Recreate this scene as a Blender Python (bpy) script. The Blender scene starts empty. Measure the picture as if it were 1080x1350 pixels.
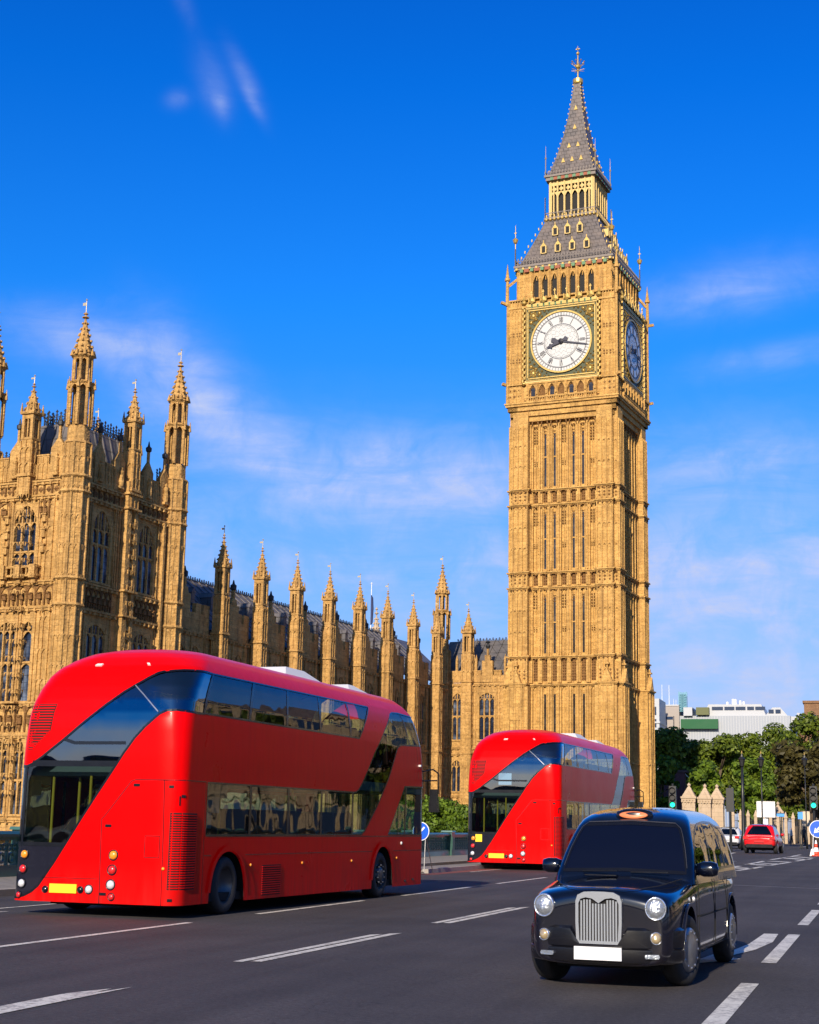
import bpy, bmesh, math, random
from math import sin, cos, pi, radians, hypot, atan2, sqrt
from mathutils import Vector, Matrix, geometry, noise as mnoise
random.seed(7)
sc = bpy.context.scene
COL = sc.collection

# ---------------------------------------------------------------- camera
PIT, ROL = radians(11.48), radians(1.10)
F = Vector((0, cos(PIT), sin(PIT))); U0 = Vector((0, -sin(PIT), cos(PIT))); X0 = Vector((1, 0, 0))
CX = X0 * cos(ROL) + U0 * sin(ROL); CU = U0 * cos(ROL) - X0 * sin(ROL)
cam = bpy.data.cameras.new('camera'); camo = bpy.data.objects.new('camera', cam); COL.objects.link(camo)
mw = Matrix((CX, CU, -F)).transposed().to_4x4(); mw.translation = Vector((0, 0, 1.45)); camo.matrix_world = mw
cam.sensor_fit = 'HORIZONTAL'; cam.sensor_width = 36; cam.lens = 36 * 2035 / 1080.0
cam.clip_start = .1; cam.clip_end = 6000
sc.camera = camo

# ---------------------------------------------------------------- node helper
class NT:
    def __init__(s, tree): s.t = tree; s.n = tree.nodes; s.l = tree.links
    def add(s, typ, inputs=None, **props):
        n = s.n.new(typ)
        for k, v in props.items(): setattr(n, k, v)
        for k, v in (inputs or {}).items():
            if isinstance(v, bpy.types.NodeSocket): s.l.new(v, n.inputs[k])
            else: n.inputs[k].default_value = v
        return n
    def math(s, op, a, b=0.0, c=None, clamp=False):
        n = s.n.new('ShaderNodeMath'); n.operation = op; n.use_clamp = clamp
        for i, v in enumerate((a, b, c)):
            if v is None: continue
            if isinstance(v, bpy.types.NodeSocket): s.l.new(v, n.inputs[i])
            else: n.inputs[i].default_value = v
        return n.outputs[0]
    def mix(s, fac, a, b, blend='MIX'):
        n = s.n.new('ShaderNodeMix'); n.data_type = 'RGBA'; n.blend_type = blend; n.clamp_factor = True
        for i, v in ((0, fac), (6, a), (7, b)):
            if isinstance(v, bpy.types.NodeSocket): s.l.new(v, n.inputs[i])
            else: n.inputs[i].default_value = (*v, 1) if isinstance(v, tuple) and len(v) == 3 else v
        return n.outputs[2]
    def ramp(s, fac, stops):
        n = s.n.new('ShaderNodeValToRGB'); s.l.new(fac, n.inputs[0]); r = n.color_ramp
        while len(r.elements) < len(stops): r.elements.new(.5)
        for e, (p, c) in zip(r.elements, stops):
            e.position = p; e.color = (*c, 1) if len(c) == 3 else c
        return n.outputs[0]

# ---------------------------------------------------------------- world, sun, exposure
LAZ, ELEV = radians(15.8), radians(25)          # light travels towards azimuth LAZ
world = bpy.data.worlds.new('World'); sc.world = world; world.use_nodes = True
w = NT(world.node_tree); w.n.clear()
out = w.add('ShaderNodeOutputWorld')
sky = w.add('ShaderNodeTexSky', sky_type='NISHITA', sun_disc=False)
sky.sun_elevation = ELEV; sky.sun_rotation = LAZ + pi; sky.air_density = 1.0; sky.dust_density = .6; sky.ozone_density = 4.0
tc = w.add('ShaderNodeTexCoord')
sep = w.add('ShaderNodeSeparateXYZ', {0: tc.outputs['Generated']})
x_, y_, z_ = sep.outputs
el = w.math('ARCSINE', z_)
az = w.math('ARCTAN2', x_, y_)
hsv = w.add('ShaderNodeHueSaturation', {'Hue': .5, 'Saturation': 1.15, 'Value': 1.0, 'Color': sky.outputs[0]})
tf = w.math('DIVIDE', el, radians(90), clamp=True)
tint = w.ramp(tf, [(0, (.46, .50, .80)), (.06, (.46, .57, .88)), (.125, (.30, .68, 1.08)), (.21, (.10, .72, 1.32)), (.30, (.02, .60, 1.30)), (.37, (.02, .50, 1.2)), (.55, (.5, .6, .75)), (1, (.65, .65, .68))])  # overhead stops lie outside the view, chosen for their ambient light
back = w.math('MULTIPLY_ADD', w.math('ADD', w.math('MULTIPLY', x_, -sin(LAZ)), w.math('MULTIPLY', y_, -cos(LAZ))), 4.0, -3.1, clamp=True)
tint = w.mix(back, tint, (.85, .72, .60, 1))     # warm tint added around the sun to warm the ambient light
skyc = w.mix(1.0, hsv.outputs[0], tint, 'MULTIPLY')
# clouds: soft streaks fixed in the sky (azimuth / elevation)
def cloud_vec(su, sv, rot):
    c = w.add('ShaderNodeCombineXYZ', {0: az, 1: el, 2: 0.0})
    return w.add('ShaderNodeMapping', {'Vector': c.outputs[0], 'Rotation': (0, 0, rot), 'Scale': (su, sv, 1)}).outputs[0]
n1 = w.add('ShaderNodeTexNoise', {'Vector': cloud_vec(8, 40, .15), 'Scale': 1.0, 'Detail': 9.0, 'Roughness': .62, 'Distortion': .5})
n2 = w.add('ShaderNodeTexNoise', {'Vector': cloud_vec(22, 22, -.5), 'Scale': 1.2, 'Detail': 9.0, 'Roughness': .62, 'Distortion': .5})
def blob(a0, e0, sa, se, rot, amp):
    da = w.math('SUBTRACT', az, radians(a0)); de = w.math('SUBTRACT', el, radians(e0))
    c, s = cos(rot), sin(rot)
    u = w.math('ADD', w.math('MULTIPLY', da, c), w.math('MULTIPLY', de, s))
    v = w.math('SUBTRACT', w.math('MULTIPLY', de, c), w.math('MULTIPLY', da, s))
    q = w.math('ADD', w.math('POWER', w.math('ABSOLUTE', w.math('DIVIDE', u, radians(sa))), 2), w.math('POWER', w.math('ABSOLUTE', w.math('DIVIDE', v, radians(se))), 2))
    return w.math('MULTIPLY', w.math('EXPONENT', w.math('MULTIPLY', q, -1)), amp)
BLOBS = [(-13, 17.3, 2.4, .9, -.1, .7), (-9.3, 16.2, 2.2, 1.5, -.7, .75), (-6.5, 14.3, 3.5, 1.2, -.4, .7), (-1.5, 12.9, 5, 1.5, -.05, .65), (3, 12.6, 4, 1.3, .05, .55), (-8.2, 26.7, .5, .95, .5, .30), (-7.8, 25.9, .25, .5, .3, .2), (-6.9, 26.9, .3, 1.0, .6, .28), (-6.55, 26.1, .2, .7, .6, .24), (-9.5, 26.0, .45, .3, .3, .2), (-9.6, 29.5, .3, 1.3, .5, .1), (12.5, 19.6, 3.5, .9, .12, .5), (14, 17.0, 3, .5, .1, .35), (12.5, 13.2, 5, 1.3, .05, .55), (13, 9.8, 6, 1.0, .05, .6), (12, 6, 9, 4, 0, .75), (-2, 9.8, 14, 1.8, -.05, .4)]
msk = None
for b in BLOBS:
    s_ = blob(*b); msk = s_ if msk is None else w.math('ADD', msk, s_)
shape = w.math('MULTIPLY_ADD', n1.outputs[0], 2.8, -.85, clamp=True)
shape = w.math('MULTIPLY', shape, w.math('MULTIPLY_ADD', n2.outputs[0], 3.2, -.95, clamp=True))
low = w.math('MULTIPLY_ADD', el, -1 / radians(17), 1.0, clamp=True)
msk = w.math('MULTIPLY', w.math('ADD', msk, w.math('MULTIPLY', low, .5)), w.math('MULTIPLY_ADD', shape, .80, .26), clamp=True)
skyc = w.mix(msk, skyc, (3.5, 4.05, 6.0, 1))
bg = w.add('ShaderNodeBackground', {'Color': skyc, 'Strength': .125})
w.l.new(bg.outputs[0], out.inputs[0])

sun = bpy.data.lights.new('sun', 'SUN'); sun.energy = 5.0; sun.angle = radians(.5); sun.color = (1, .86, .66)
suno = bpy.data.objects.new('sun', sun); COL.objects.link(suno)
ldir = Vector((sin(LAZ) * cos(ELEV), cos(LAZ) * cos(ELEV), -sin(ELEV)))
suno.rotation_euler = ldir.to_track_quat('-Z', 'Y').to_euler(); suno.location = (-20, -40, 60)
sc.view_settings.view_transform = 'Standard'; sc.view_settings.look = 'None'; sc.view_settings.gamma = 1
sc.view_settings.exposure = .30
sc.cycles.max_bounces = 6; sc.cycles.transparent_max_bounces = 10; sc.cycles.caustics_reflective = False; sc.cycles.caustics_refractive = False

# ---------------------------------------------------------------- materials
def new_mat(name):
    m = bpy.data.materials.new(name); m.use_nodes = True
    t = NT(m.node_tree); b = t.n['Principled BSDF']; return m, t, b
def pmat(name, col, rough=.5, metal=0.0, var=.0, scale=3.0, coat=0.0, bump=0.0, bscale=40, emit=None, spec=.5):
    m, t, b = new_mat(name)
    b.inputs['Roughness'].default_value = rough; b.inputs['Metallic'].default_value = metal
    b.inputs['Coat Weight'].default_value = coat; b.inputs['Coat Roughness'].default_value = .03
    b.inputs['Specular IOR Level'].default_value = spec
    tcn = t.add('ShaderNodeTexCoord')
    n = t.add('ShaderNodeTexNoise', {'Vector': tcn.outputs['Object'], 'Scale': scale, 'Detail': 6.0, 'Roughness': .6})
    f = t.math('MULTIPLY_ADD', n.outputs[0], 2.0 * var, 1.0 - var)
    c = t.add('ShaderNodeVectorMath', {0: (*col,), 1: f}, operation='MULTIPLY')
    t.l.new(c.outputs[0], b.inputs['Base Color'])
    if var: t.l.new(t.math('MULTIPLY_ADD', n.outputs[0], .25, rough - .12, clamp=True), b.inputs['Roughness'])
    if bump:
        n2 = t.add('ShaderNodeTexNoise', {'Vector': tcn.outputs['Object'], 'Scale': bscale, 'Detail': 3.0})
        bp = t.add('ShaderNodeBump', {'Strength': bump, 'Distance': .02, 'Height': n2.outputs[0]}); t.l.new(bp.outputs[0], b.inputs['Normal'])
    if emit: b.inputs['Emission Color'].default_value = (*emit[0], 1); b.inputs['Emission Strength'].default_value = emit[1]
    return m
def stone(name, a, b_, dark, bw=.9, bh=.36, stain=.72, bump=.5):
    m, t, b = new_mat(name)
    tcn = t.add('ShaderNodeTexCoord'); o = tcn.outputs['Object']
    sp = t.add('ShaderNodeSeparateXYZ', {0: o})
    u = t.math('ADD', sp.outputs[0], t.math('MULTIPLY', sp.outputs[1], 1.0))
    v = t.add('ShaderNodeCombineXYZ', {0: u, 1: sp.outputs[2], 2: 0.0})
    br = t.add('ShaderNodeTexBrick', {'Vector': v.outputs[0], 'Color1': (*a, 1), 'Color2': (*b_, 1), 'Mortar': (*[q * .5 for q in a], 1), 'Scale': 1.0, 'Mortar Size': .014, 'Mortar Smooth': .3, 'Bias': .1, 'Brick Width': bw, 'Row Height': bh})
    n = t.add('ShaderNodeTexNoise', {'Vector': o, 'Scale': .55, 'Detail': 8.0, 'Roughness': .65})
    st = t.add('ShaderNodeMapping', {'Vector': o, 'Scale': (2.2, 2.2, .16)})
    n2 = t.add('ShaderNodeTexNoise', {'Vector': st.outputs[0], 'Scale': 1.0, 'Detail': 6.0, 'Roughness': .6})
    f1 = t.math('MULTIPLY_ADD', n.outputs[0], 3.4, -1.55, clamp=True)
    f2 = t.math('MULTIPLY_ADD', n2.outputs[0], 4.0, -1.9, clamp=True)
    c = t.mix(t.math('MULTIPLY', f2, stain), br.outputs[0], (*dark, 1))
    nL = t.add('ShaderNodeTexNoise', {'Vector': t.add('ShaderNodeMapping', {'Vector': o, 'Scale': (.9, .9, .22)}).outputs[0], 'Scale': 1.0, 'Detail': 9.0, 'Roughness': .7}); c = t.mix(t.math('MULTIPLY', t.math('MULTIPLY_ADD', nL.outputs[0], 7.0, -3.9, clamp=True), .5 if stain > .3 else 0), c, (dark[0] * 1.25, dark[1] * 1.15, dark[2] * 1.1, 1))
    c = t.mix(t.math('MULTIPLY', f1, .35), c, (a[0] * 1.2, a[1] * 1.18, a[2] * 1.3, 1))
    n3 = t.add('ShaderNodeTexNoise', {'Vector': o, 'Scale': 3.2, 'Detail': 7.0, 'Roughness': .8})
    c = t.mix(t.math('MULTIPLY_ADD', n3.outputs[0], 4.5, -2.25, clamp=True), c, (dark[0] * 1.1, dark[1] * 1.05, dark[2], 1)) if stain > .3 else c
    t.l.new(c, b.inputs['Base Color']); b.inputs['Roughness'].default_value = .85; b.inputs['Specular IOR Level'].default_value = .2
    nb = t.add('ShaderNodeTexNoise', {'Vector': o, 'Scale': 6.0, 'Detail': 5.0})
    bp = t.add('ShaderNodeBump', {'Strength': bump * 1.4, 'Distance': .2, 'Height': nb.outputs[0]}); t.l.new(bp.outputs[0], b.inputs['Normal'])
    return m
M = {}
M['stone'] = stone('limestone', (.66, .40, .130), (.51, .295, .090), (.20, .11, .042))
M['stone_d'] = stone('shaded_carved_limestone', (.25, .13, .045), (.20, .10, .036), (.09, .045, .018), .4, .3)  # brown carved stone, darkened further to paint shade into the relief
M['stone_p'] = stone('palace_limestone', (.61, .365, .128), (.46, .265, .086), (.15, .085, .034))
M['stone_g'] = stone('pale_gate_stone', (.50, .39, .28), (.46, .355, .25), (.30, .23, .16), 1.1, .55, .3, .2)
M['gold'] = pmat('gilding', (.52, .35, .10), .42, .5, .35, 4)
M['giltstone'] = pmat('gilded_stone', (.60, .44, .17), .6, .1, .25, 3)
M['green'] = pmat('green_enamel', (.10, .22, .10), .5, 0, .2)
M['rust'] = pmat('red_shield_paint', (.30, .08, .03), .6, 0, .3, 6)
M['iron'] = pmat('dark_iron', (.035, .037, .042), .55, .3, .2)
M['ironrail'] = pmat('weathered_iron_cresting', (.20, .17, .15), .6, .2, .3)
M['dark'] = pmat('dark_opening', (.012, .012, .014), .8, 0, .2)
M['vane'] = pmat('pale_gilt_vane', (.50, .42, .28), .4, .3, .1)
M['dial'] = pmat('opal_glass_dial', (.57, .57, .55), .22, 0, .04, 8)
M['dialdark'] = pmat('dial_ironwork', (.03, .03, .05), .5)
def slate(name, a, b_, bw, bh, off=.5):
    m, t, b = new_mat(name)
    tcn = t.add('ShaderNodeTexCoord'); o = tcn.outputs['Object']
    sp = t.add('ShaderNodeSeparateXYZ', {0: o})
    v = t.add('ShaderNodeCombineXYZ', {0: t.math('ADD', sp.outputs[0], sp.outputs[1]), 1: sp.outputs[2], 2: 0.0})
    br = t.add('ShaderNodeTexBrick', {'Vector': v.outputs[0], 'Color1': (*a, 1), 'Color2': (*b_, 1), 'Mortar': (*[q * .35 for q in a], 1), 'Scale': 1.0, 'Mortar Size': .045, 'Mortar Smooth': .2, 'Brick Width': bw, 'Row Height': bh}, offset=off)
    n = t.add('ShaderNodeTexNoise', {'Vector': o, 'Scale': 1.3, 'Detail': 6.0})
    c = t.mix(t.math('MULTIPLY_ADD', n.outputs[0], 2.4, -.9, clamp=True), br.outputs[0], (a[0] * 1.5, a[1] * 1.4, a[2] * 1.3, 1))
    t.l.new(c, b.inputs['Base Color']); b.inputs['Roughness'].default_value = .5
    bp = t.add('ShaderNodeBump', {'Strength': .6, 'Distance': .06, 'Height': br.outputs[1]}); bp.invert = True; t.l.new(bp.outputs[0], b.inputs['Normal'])
    return m
M['slate'] = slate('iron_roof_plates', (.135, .118, .112), (.105, .092, .09), .62, .5)
M['slate2'] = slate('palace_iron_roof', (.11, .105, .11), (.095, .09, .096), 1.3, 1.0, 0)
def glass_dark(name, col, grid=0, bright=(.16, .2, .28)):
    m, t, b = new_mat(name)
    tcn = t.add('ShaderNodeTexCoord'); o = tcn.outputs['Object']
    n = t.add('ShaderNodeTexNoise', {'Vector': o, 'Scale': .9, 'Detail': 3.0})
    c = t.mix(t.math('MULTIPLY_ADD', n.outputs[0], 4, -1.9, clamp=True), (*col, 1), (*bright, 1))
    if grid:
        sp = t.add('ShaderNodeSeparateXYZ', {0: o})
        v = t.add('ShaderNodeCombineXYZ', {0: t.math('ADD', sp.outputs[0], sp.outputs[1]), 1: sp.outputs[2], 2: 0.0})
        br = t.add('ShaderNodeTexBrick', {'Vector': v.outputs[0], 'Color1': (1, 1, 1, 1), 'Color2': (.75, .75, .8, 1), 'Mortar': (.25, .25, .25, 1), 'Scale': 1.0, 'Mortar Size': .02, 'Brick Width': .3, 'Row Height': grid}, offset=0)
        c = t.mix(1.0, c, br.outputs[0], 'MULTIPLY')
    t.l.new(c, b.inputs['Base Color']); b.inputs['Roughness'].default_value = .12; b.inputs['Specular IOR Level'].default_value = .6
    nb = t.add('ShaderNodeTexNoise', {'Vector': o, 'Scale': 2.5}); bp = t.add('ShaderNodeBump', {'Strength': .25, 'Distance': .03, 'Height': nb.outputs[0]}); t.l.new(bp.outputs[0], b.inputs['Normal'])
    return m
M['leaded'] = glass_dark('leaded_window_glass', (.018, .026, .05), .5)
M['slit'] = glass_dark('slit_window_glass', (.035, .030, .028), .9, (.10, .085, .075))

# ---------------------------------------------------------------- mesh helpers
class MB:
    def __init__(s, T=None): s.v = []; s.f = []; s.T = T
    def add(s, vs, fs):
        b = len(s.v); T = s.T
        s.v += [tuple(T(*p)) for p in vs] if T else [tuple(p) for p in vs]
        s.f += [tuple(b + i for i in f) for f in fs]; return s
    def box(s, x0, x1, y0, y1, z0, z1, tx=0, ty=0):
        return s.add([(x0, y0, z0), (x1, y0, z0), (x1, y1, z0), (x0, y1, z0), (x0 + tx, y0 + ty, z1), (x1 - tx, y0 + ty, z1), (x1 - tx, y1 - ty, z1), (x0 + tx, y1 - ty, z1)],
                     [(0, 3, 2, 1), (4, 5, 6, 7), (0, 1, 5, 4), (1, 2, 6, 5), (2, 3, 7, 6), (3, 0, 4, 7)])
    def cone(s, cx, cy, z0, r0, z1, r1, n=8, rot=None, cap=True):
        rot = pi / n if rot is None else rot
        P = [(cx + r * cos(rot + 2 * pi * i / n), cy + r * sin(rot + 2 * pi * i / n), z) for z, r in ((z0, r0), (z1, r1)) for i in range(n)]
        fs = [(i, (i + 1) % n, n + (i + 1) % n, n + i) for i in range(n)]
        if cap: fs += [tuple(range(n))[::-1], tuple(range(n, 2 * n))]
        return s.add(P, fs)
    def lathe(s, prof, n=16, M4=None, cap=True):
        P = []
        for r, z in prof:
            for i in range(n): P.append(Vector((r * cos(2 * pi * i / n), r * sin(2 * pi * i / n), z)))
        if M4 is not None: P = [M4 @ p for p in P]
        fs = []
        for k in range(len(prof) - 1):
            for i in range(n): fs.append((k * n + i, k * n + (i + 1) % n, (k + 1) * n + (i + 1) % n, (k + 1) * n + i))
        if cap: fs += [tuple(range(n))[::-1], tuple(range((len(prof) - 1) * n, len(prof) * n))]
        return s.add([tuple(p) for p in P], fs)
    def prism(s, poly, M4, h):   # poly in local xy, extruded 0..h along local z
        n = len(poly)
        P = [M4 @ Vector((a, b, z)) for z in (0, h) for a, b in poly]
        return s.add([tuple(p) for p in P], [tuple(range(n))[::-1], tuple(range(n, 2 * n))] + [(i, (i + 1) % n, n + (i + 1) % n, n + i) for i in range(n)])
    def bar(s, a, b, wd, ht=None, n=4):
        a, b = Vector(a), Vector(b); d = b - a; L = d.length
        if L < 1e-6: return s
        q = d.to_track_quat('Z', 'Y').to_matrix().to_4x4(); q.translation = a
        if n == 4:
            ht = ht or wd; return s.prism([(-wd / 2, -ht / 2), (wd / 2, -ht / 2), (wd / 2, ht / 2), (-wd / 2, ht / 2)], q, L)
        return s.prism([(wd / 2 * cos(2 * pi * i / n), wd / 2 * sin(2 * pi * i / n)) for i in range(n)], q, L)
    def tube(s, pts, r, n=6, r1=None):
        r1 = r if r1 is None else r1
        for i in range(len(pts) - 1):
            a, b = Vector(pts[i]), Vector(pts[i + 1]); d = b - a
            q = d.to_track_quat('Z', 'Y').to_matrix().to_4x4(); q.translation = a
            ra = r + (r1 - r) * i / (len(pts) - 1); rb = r + (r1 - r) * (i + 1) / (len(pts) - 1)
            s.lathe([(ra, 0), (rb, d.length)], n, q)
        return s
    def build(s, name, mat, parent=None, smooth=False, loc=None):
        me = bpy.data.meshes.new(name); me.from_pydata(s.v, [], s.f); me.update()
        if smooth: me.shade_smooth()
        if mat is not None: me.materials.append(mat)
        o = bpy.data.objects.new(name, me); COL.objects.link(o)
        if parent is not None: o.parent = parent
        if loc is not None: o.location = loc
        return o
def tag(o, label=None, cat=None, group=None, kind=None):
    if label: o['label'] = label
    if cat: o['category'] = cat
    if group: o['group'] = group
    if kind: o['kind'] = kind
    return o
def empty(name, loc, rz=0, label=None, cat=None, group=None):
    o = bpy.data.objects.new(name, None); o.location = loc; o.rotation_euler = (0, 0, rz); COL.objects.link(o)
    return tag(o, label, cat, group)
def copy_tree(o, parent=None):
    c = o.copy(); COL.objects.link(c)
    if parent is not None: c.parent = parent
    for ch in list(o.children): copy_tree(ch, c)
    return c
TR = Matrix.Translation
def RX(a): return Matrix.Rotation(a, 4, 'X')
def RY(a): return Matrix.Rotation(a, 4, 'Y')
def RZ(a): return Matrix.Rotation(a, 4, 'Z')

# street frame (offset right, along) -> world, street azimuth 17 deg
SA = radians(17.0)
def st(o, s, z=0.0): return (o * cos(SA) + s * sin(SA), -o * sin(SA) + s * cos(SA), z)
def fr(az, D, z=0.0): return (D * sin(radians(az)), D * cos(radians(az)), z)
# palace frame
PA = radians(24.07); PC = Vector((19.09, 169.96, 0))
def pw(x, y, z=0.0): return (PC.x + x * cos(PA) + y * sin(PA), PC.y - x * sin(PA) + y * cos(PA), z)

# ================================================================ CLOCK TOWER
tower = empty('clock_tower', pw(0, 0, -.3), -PA, 'tall gothic limestone clock tower with a white dial and grey iron spire', 'clock tower')
def side(k):
    def T(u, v, z):
        return [(u, -v, z), (v, u, z), (-u, v, z), (-v, -u, z)][k]
    return T
def on_sides(fn, ks=(0, 1, 2, 3)):
    mb = MB()
    for k in ks: mb.T = side(k); fn(mb, k)
    mb.T = None
    return mb
def plus_ring(mb, z0, z1, g, bay=5.78, A=0.0):   # ledge following the stepped plan
    for sx in (-1, 1):
        for sy in (-1, 1):
            def b(x0, x1, y0, y1):
                X = sorted((sx * x0, sx * x1)); Y = sorted((sy * y0, sy * y1)); mb.box(X[0], X[1], Y[0], Y[1], z0, z1)
            b(4.08 - g + A * .2, 5.93 + g + A, 4.6, 6.5 + g + A); b(4.6, 6.5 + g + A, 4.08 - g + .013 + A * .2, 5.93 + g + A + .007)
    mb.box(-bay - g, bay + g, -bay - g, bay + g, z0 + .003, z1 - .003)
def arch_head(mb, u0, u1, z, h, v, d=.07):      # pointed arch spandrels filling the top of a panel
    m = (u0 + u1) / 2; n = 4
    for sgn, ua in ((1, u0), (-1, u1)):
        pts = [(ua, z + h)]
        for i in range(n + 1):
            t = i / n; uu = ua + (m - ua) * t; pts.append((uu, z + h * (1 - (1 - t) ** 1.8) * .92))
        pts.append((m, z + h))
        nn = len(pts)
        vs = [(a, vv, b) for vv in (v, v - d) for a, b in pts]
        f = list(range(nn))
        mb.add(vs, [tuple(f if sgn < 0 else f[::-1]), *[((i), (i + 1) % nn, nn + (i + 1) % nn, nn + i) for i in range(nn)]])
def diamond(mb, u, z, r, v, d=.08):
    mb.add([(u - r, v, z), (u, v, z - r), (u + r, v, z), (u, v, z + r), (u, v + d, z)], [(0, 1, 4), (1, 2, 4), (2, 3, 4), (3, 0, 4)])
cols = [-3.4 + 1.133 * i for i in range(7)]
STG = [(1.2, 16.7), (20.0, 27.2), (29.2, 36.4), (38.4, 45.6)]
def shaft(mb, k):
    if k == 0:
        mb.box(-5.55, 5.55, -5.55, 5.55, .1, 47)
        for sx in (-1, 1):
            for sy in (-1, 1):
                for a in ((4.08, 5.93, 4.6, 6.5), (4.6, 6.5, 4.093, 5.937)):
                    X = sorted((sx * a[0], sx * a[1])); Y = sorted((sy * a[2], sy * a[3])); mb.box(X[0], X[1], Y[0], Y[1], 0, 47)
                    if 1:
                        e = .42
                        X = sorted((sx * (a[0] - .2), sx * (a[1] + e))); Y = sorted((sy * (a[2] - .2), sy * (a[3] + e)))
                        mb.box(X[0], X[1], Y[0], Y[1], -.02, 16.6)
    for si, (z0, z1) in enumerate(STG):
        ex = .42 if si == 0 else 0
        for s in (-1, 1):     # turret panels
            for i in range(4):
                u = s * (4.14 + i * (1.73 / 3) + ex * .5); mb.box(u - .05, u + .05, 6.45, 6.65 + ex, z0, z1)
            for i in range(3):
                a = 4.2 + i * (1.73 / 3) + ex * .5; ua, ub = sorted((s * a, s * (a + .455)))
                for zz in [z1 - .75] + [z0 + (z1 - z0) * q for q in ((.3, .62) if si else (.2, .4, .6, .8))]:
                    arch_head(mb, ua, ub, zz, .42, 6.56 + ex, .09)
            u = s * 6.2; mb.box(u - .29 + ex * s * .9, u - .21 + ex * s * .9, 5.9, 6.0 + ex, z0, z1); mb.box(u + .2 + ex * s * .9, u + .28 + ex * s * .9, 5.9, 6.0 + ex, z0, z1)
            ua, ub = sorted((s * (5.99 + ex), s * (6.42 + ex)))
            for zz in [z1 - .75] + [z0 + (z1 - z0) * q for q in (.3, .62)]: arch_head(mb, ua, ub, zz, .42, 5.99 + ex, .07)
        for i in range(8):      # piers between bay columns
            u = -3.966 + 1.133 * i
            mb.box(u - .29, u + .29, 5.5, 5.78, z0 - .1, z1 + .1); mb.box(u - .06, u + .06, 5.75, 5.98, z0, z1); mb.box(u - .29, u - .23, 5.7, 5.86, z0, z1); mb.box(u + .23, u + .29, 5.7, 5.86, z0, z1)
            if 0 < i < 7:
                for dz in (.25, .5, .75):
                    diamond(mb, u - .18, z0 + (z1 - z0) * dz, .06, 5.79); diamond(mb, u + .18, z0 + (z1 - z0) * dz, .06, 5.79)
        for i, u in enumerate(cols):
            if i in (0, 3, 6):
                mb.box(u - .045, u + .045, 5.5, 5.66, z0, z1)
                zc = z0 + (z1 - z0) * .42; mb.box(u - .27, u + .27, 5.5, 5.65, zc, zc + .12)
            else:
                zc = z0 + (z1 - z0) * .48; mb.box(u - .27, u + .27, 5.5, 5.68, zc, zc + .14); mb.box(u - .27, u + .27, 5.5, 5.7, z0 - .1, z0 + .18)
                for q in (-1, 1): mb.box(u + q * .215 - .085, u + q * .215 + .085, 5.5, 5.66, z0, z1); mb.box(u + q * .2 - .03, u + q * .2 + .03, 5.6, 5.74, z0, z1)
            arch_head(mb, u - .28, u + .28, z1 - .55, .5, 5.72, .1)
E_ = None
sh = on_sides(shaft).build('shaft', M['stone'], tower)
def carved(mb, k):
    for z0, z1 in ((17.2, 19.6), (27.6, 28.9), (36.8, 38.1)):
        for u in cols:
            mb.box(u - .27, u + .27, 5.5, 5.58, z0, z1)
            nz = max(2, int((z1 - z0) / .3))
            for j in range(nz):
                for q in (-1, 1): diamond(mb, u + q * .135, z0 + (j + .5) * (z1 - z0) / nz, .12, 5.58, .14)
        for s in (-1, 1):
            for i in range(3):
                u = s * (4.43 + i * .577)
                for j in range(3): diamond(mb, u, z0 + .25 + j * .38, .15, 6.52, .08)
            for j in range(3): diamond(mb, s * 6.2, z0 + .25 + j * .38, .15, 5.95, .08)
    for z0, z1 in STG[1:]:
        for i, u in enumerate(cols):
            n = 5 if i in (0, 3, 6) else 3
            for j in range(n):
                for q in (-1, 1): diamond(mb, u + q * .14, z1 - .75 - j * .32, .15, 5.6, .13)
            if i in (0, 3, 6):
                for q in (-1, 1):
                    for r in (0, .24): diamond(mb, u + q * .13, z0 + (z1 - z0) * .42 - .2 - r, .11, 5.6, .1)
    for z0, z1 in STG[1:]:          # small dark trefoil heads on turret panels; ledge knobs dark to paint underside shade
        for sg in (-1, 1):
            for i in range(3):
                u = sg * (4.43 + i * .577)
                for q in (.34, .66):
                    for e in (-1, 1): diamond(mb, u + e * .08, z0 + (z1 - z0) * q, .085, 6.51, .05)
            for q in (.34, .66):
                for e in (-1, 1): diamond(mb, sg * 6.2 + e * .08, z0 + (z1 - z0) * q, .085, 5.95, .05)
    for z in (19.6, 27.1, 28.8, 36.3, 38.0):
        for i in range(14): u = -3.9 + i * .6; mb.box(u - .09, u + .09, 5.7, 5.98, z - .14, z)
        for sg in (-1, 1):
            for i in range(4): u = sg * (4.3 + i * .5); mb.box(u - .08, u + .08, 6.45, 6.7, z - .14, z)
            mb.box(*sorted((sg * 6.05, sg * 6.3)), 5.9, 6.1, z - .14, z)
    for i, u in enumerate(cols):     # heads under the clock stage
        arch_head(mb, u - .42, u + .42, 45.4, .9, 6.02, .35)
        for q in (-1, 1): diamond(mb, u + q * .15, 45.35, .16, 5.8, .14)
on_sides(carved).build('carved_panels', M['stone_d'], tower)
def bandrib(mb, k):
    for z0, z1 in ((17.0, 19.8), (27.5, 29.0), (36.7, 38.2)):
        for i in range(8):
            u = -3.966 + 1.133 * i; mb.box(u - .24, u + .24, 5.5, 5.84, z0, z1); mb.box(u - .06, u + .06, 5.8, 5.93, z0, z1)
        for s in (-1, 1):
            for i in range(4): u = s * (4.14 + i * .577); mb.box(u - .06, u + .06, 6.45, 6.6, z0, z1)
ml = on_sides(bandrib)
for z in (16.75, 19.75, 27.25, 28.95, 36.45, 38.15):
    g = .42 if z < 17 else 0
    plus_ring(ml, z, z + .15, .27, A=g); plus_ring(ml, z - .12, z, .14, A=g)
plus_ring(ml, -.05, 1.1, .55); plus_ring(ml, 1.1, 1.3, .45)
plus_ring(ml, 8.7, 8.85, .14, A=.42)
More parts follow.
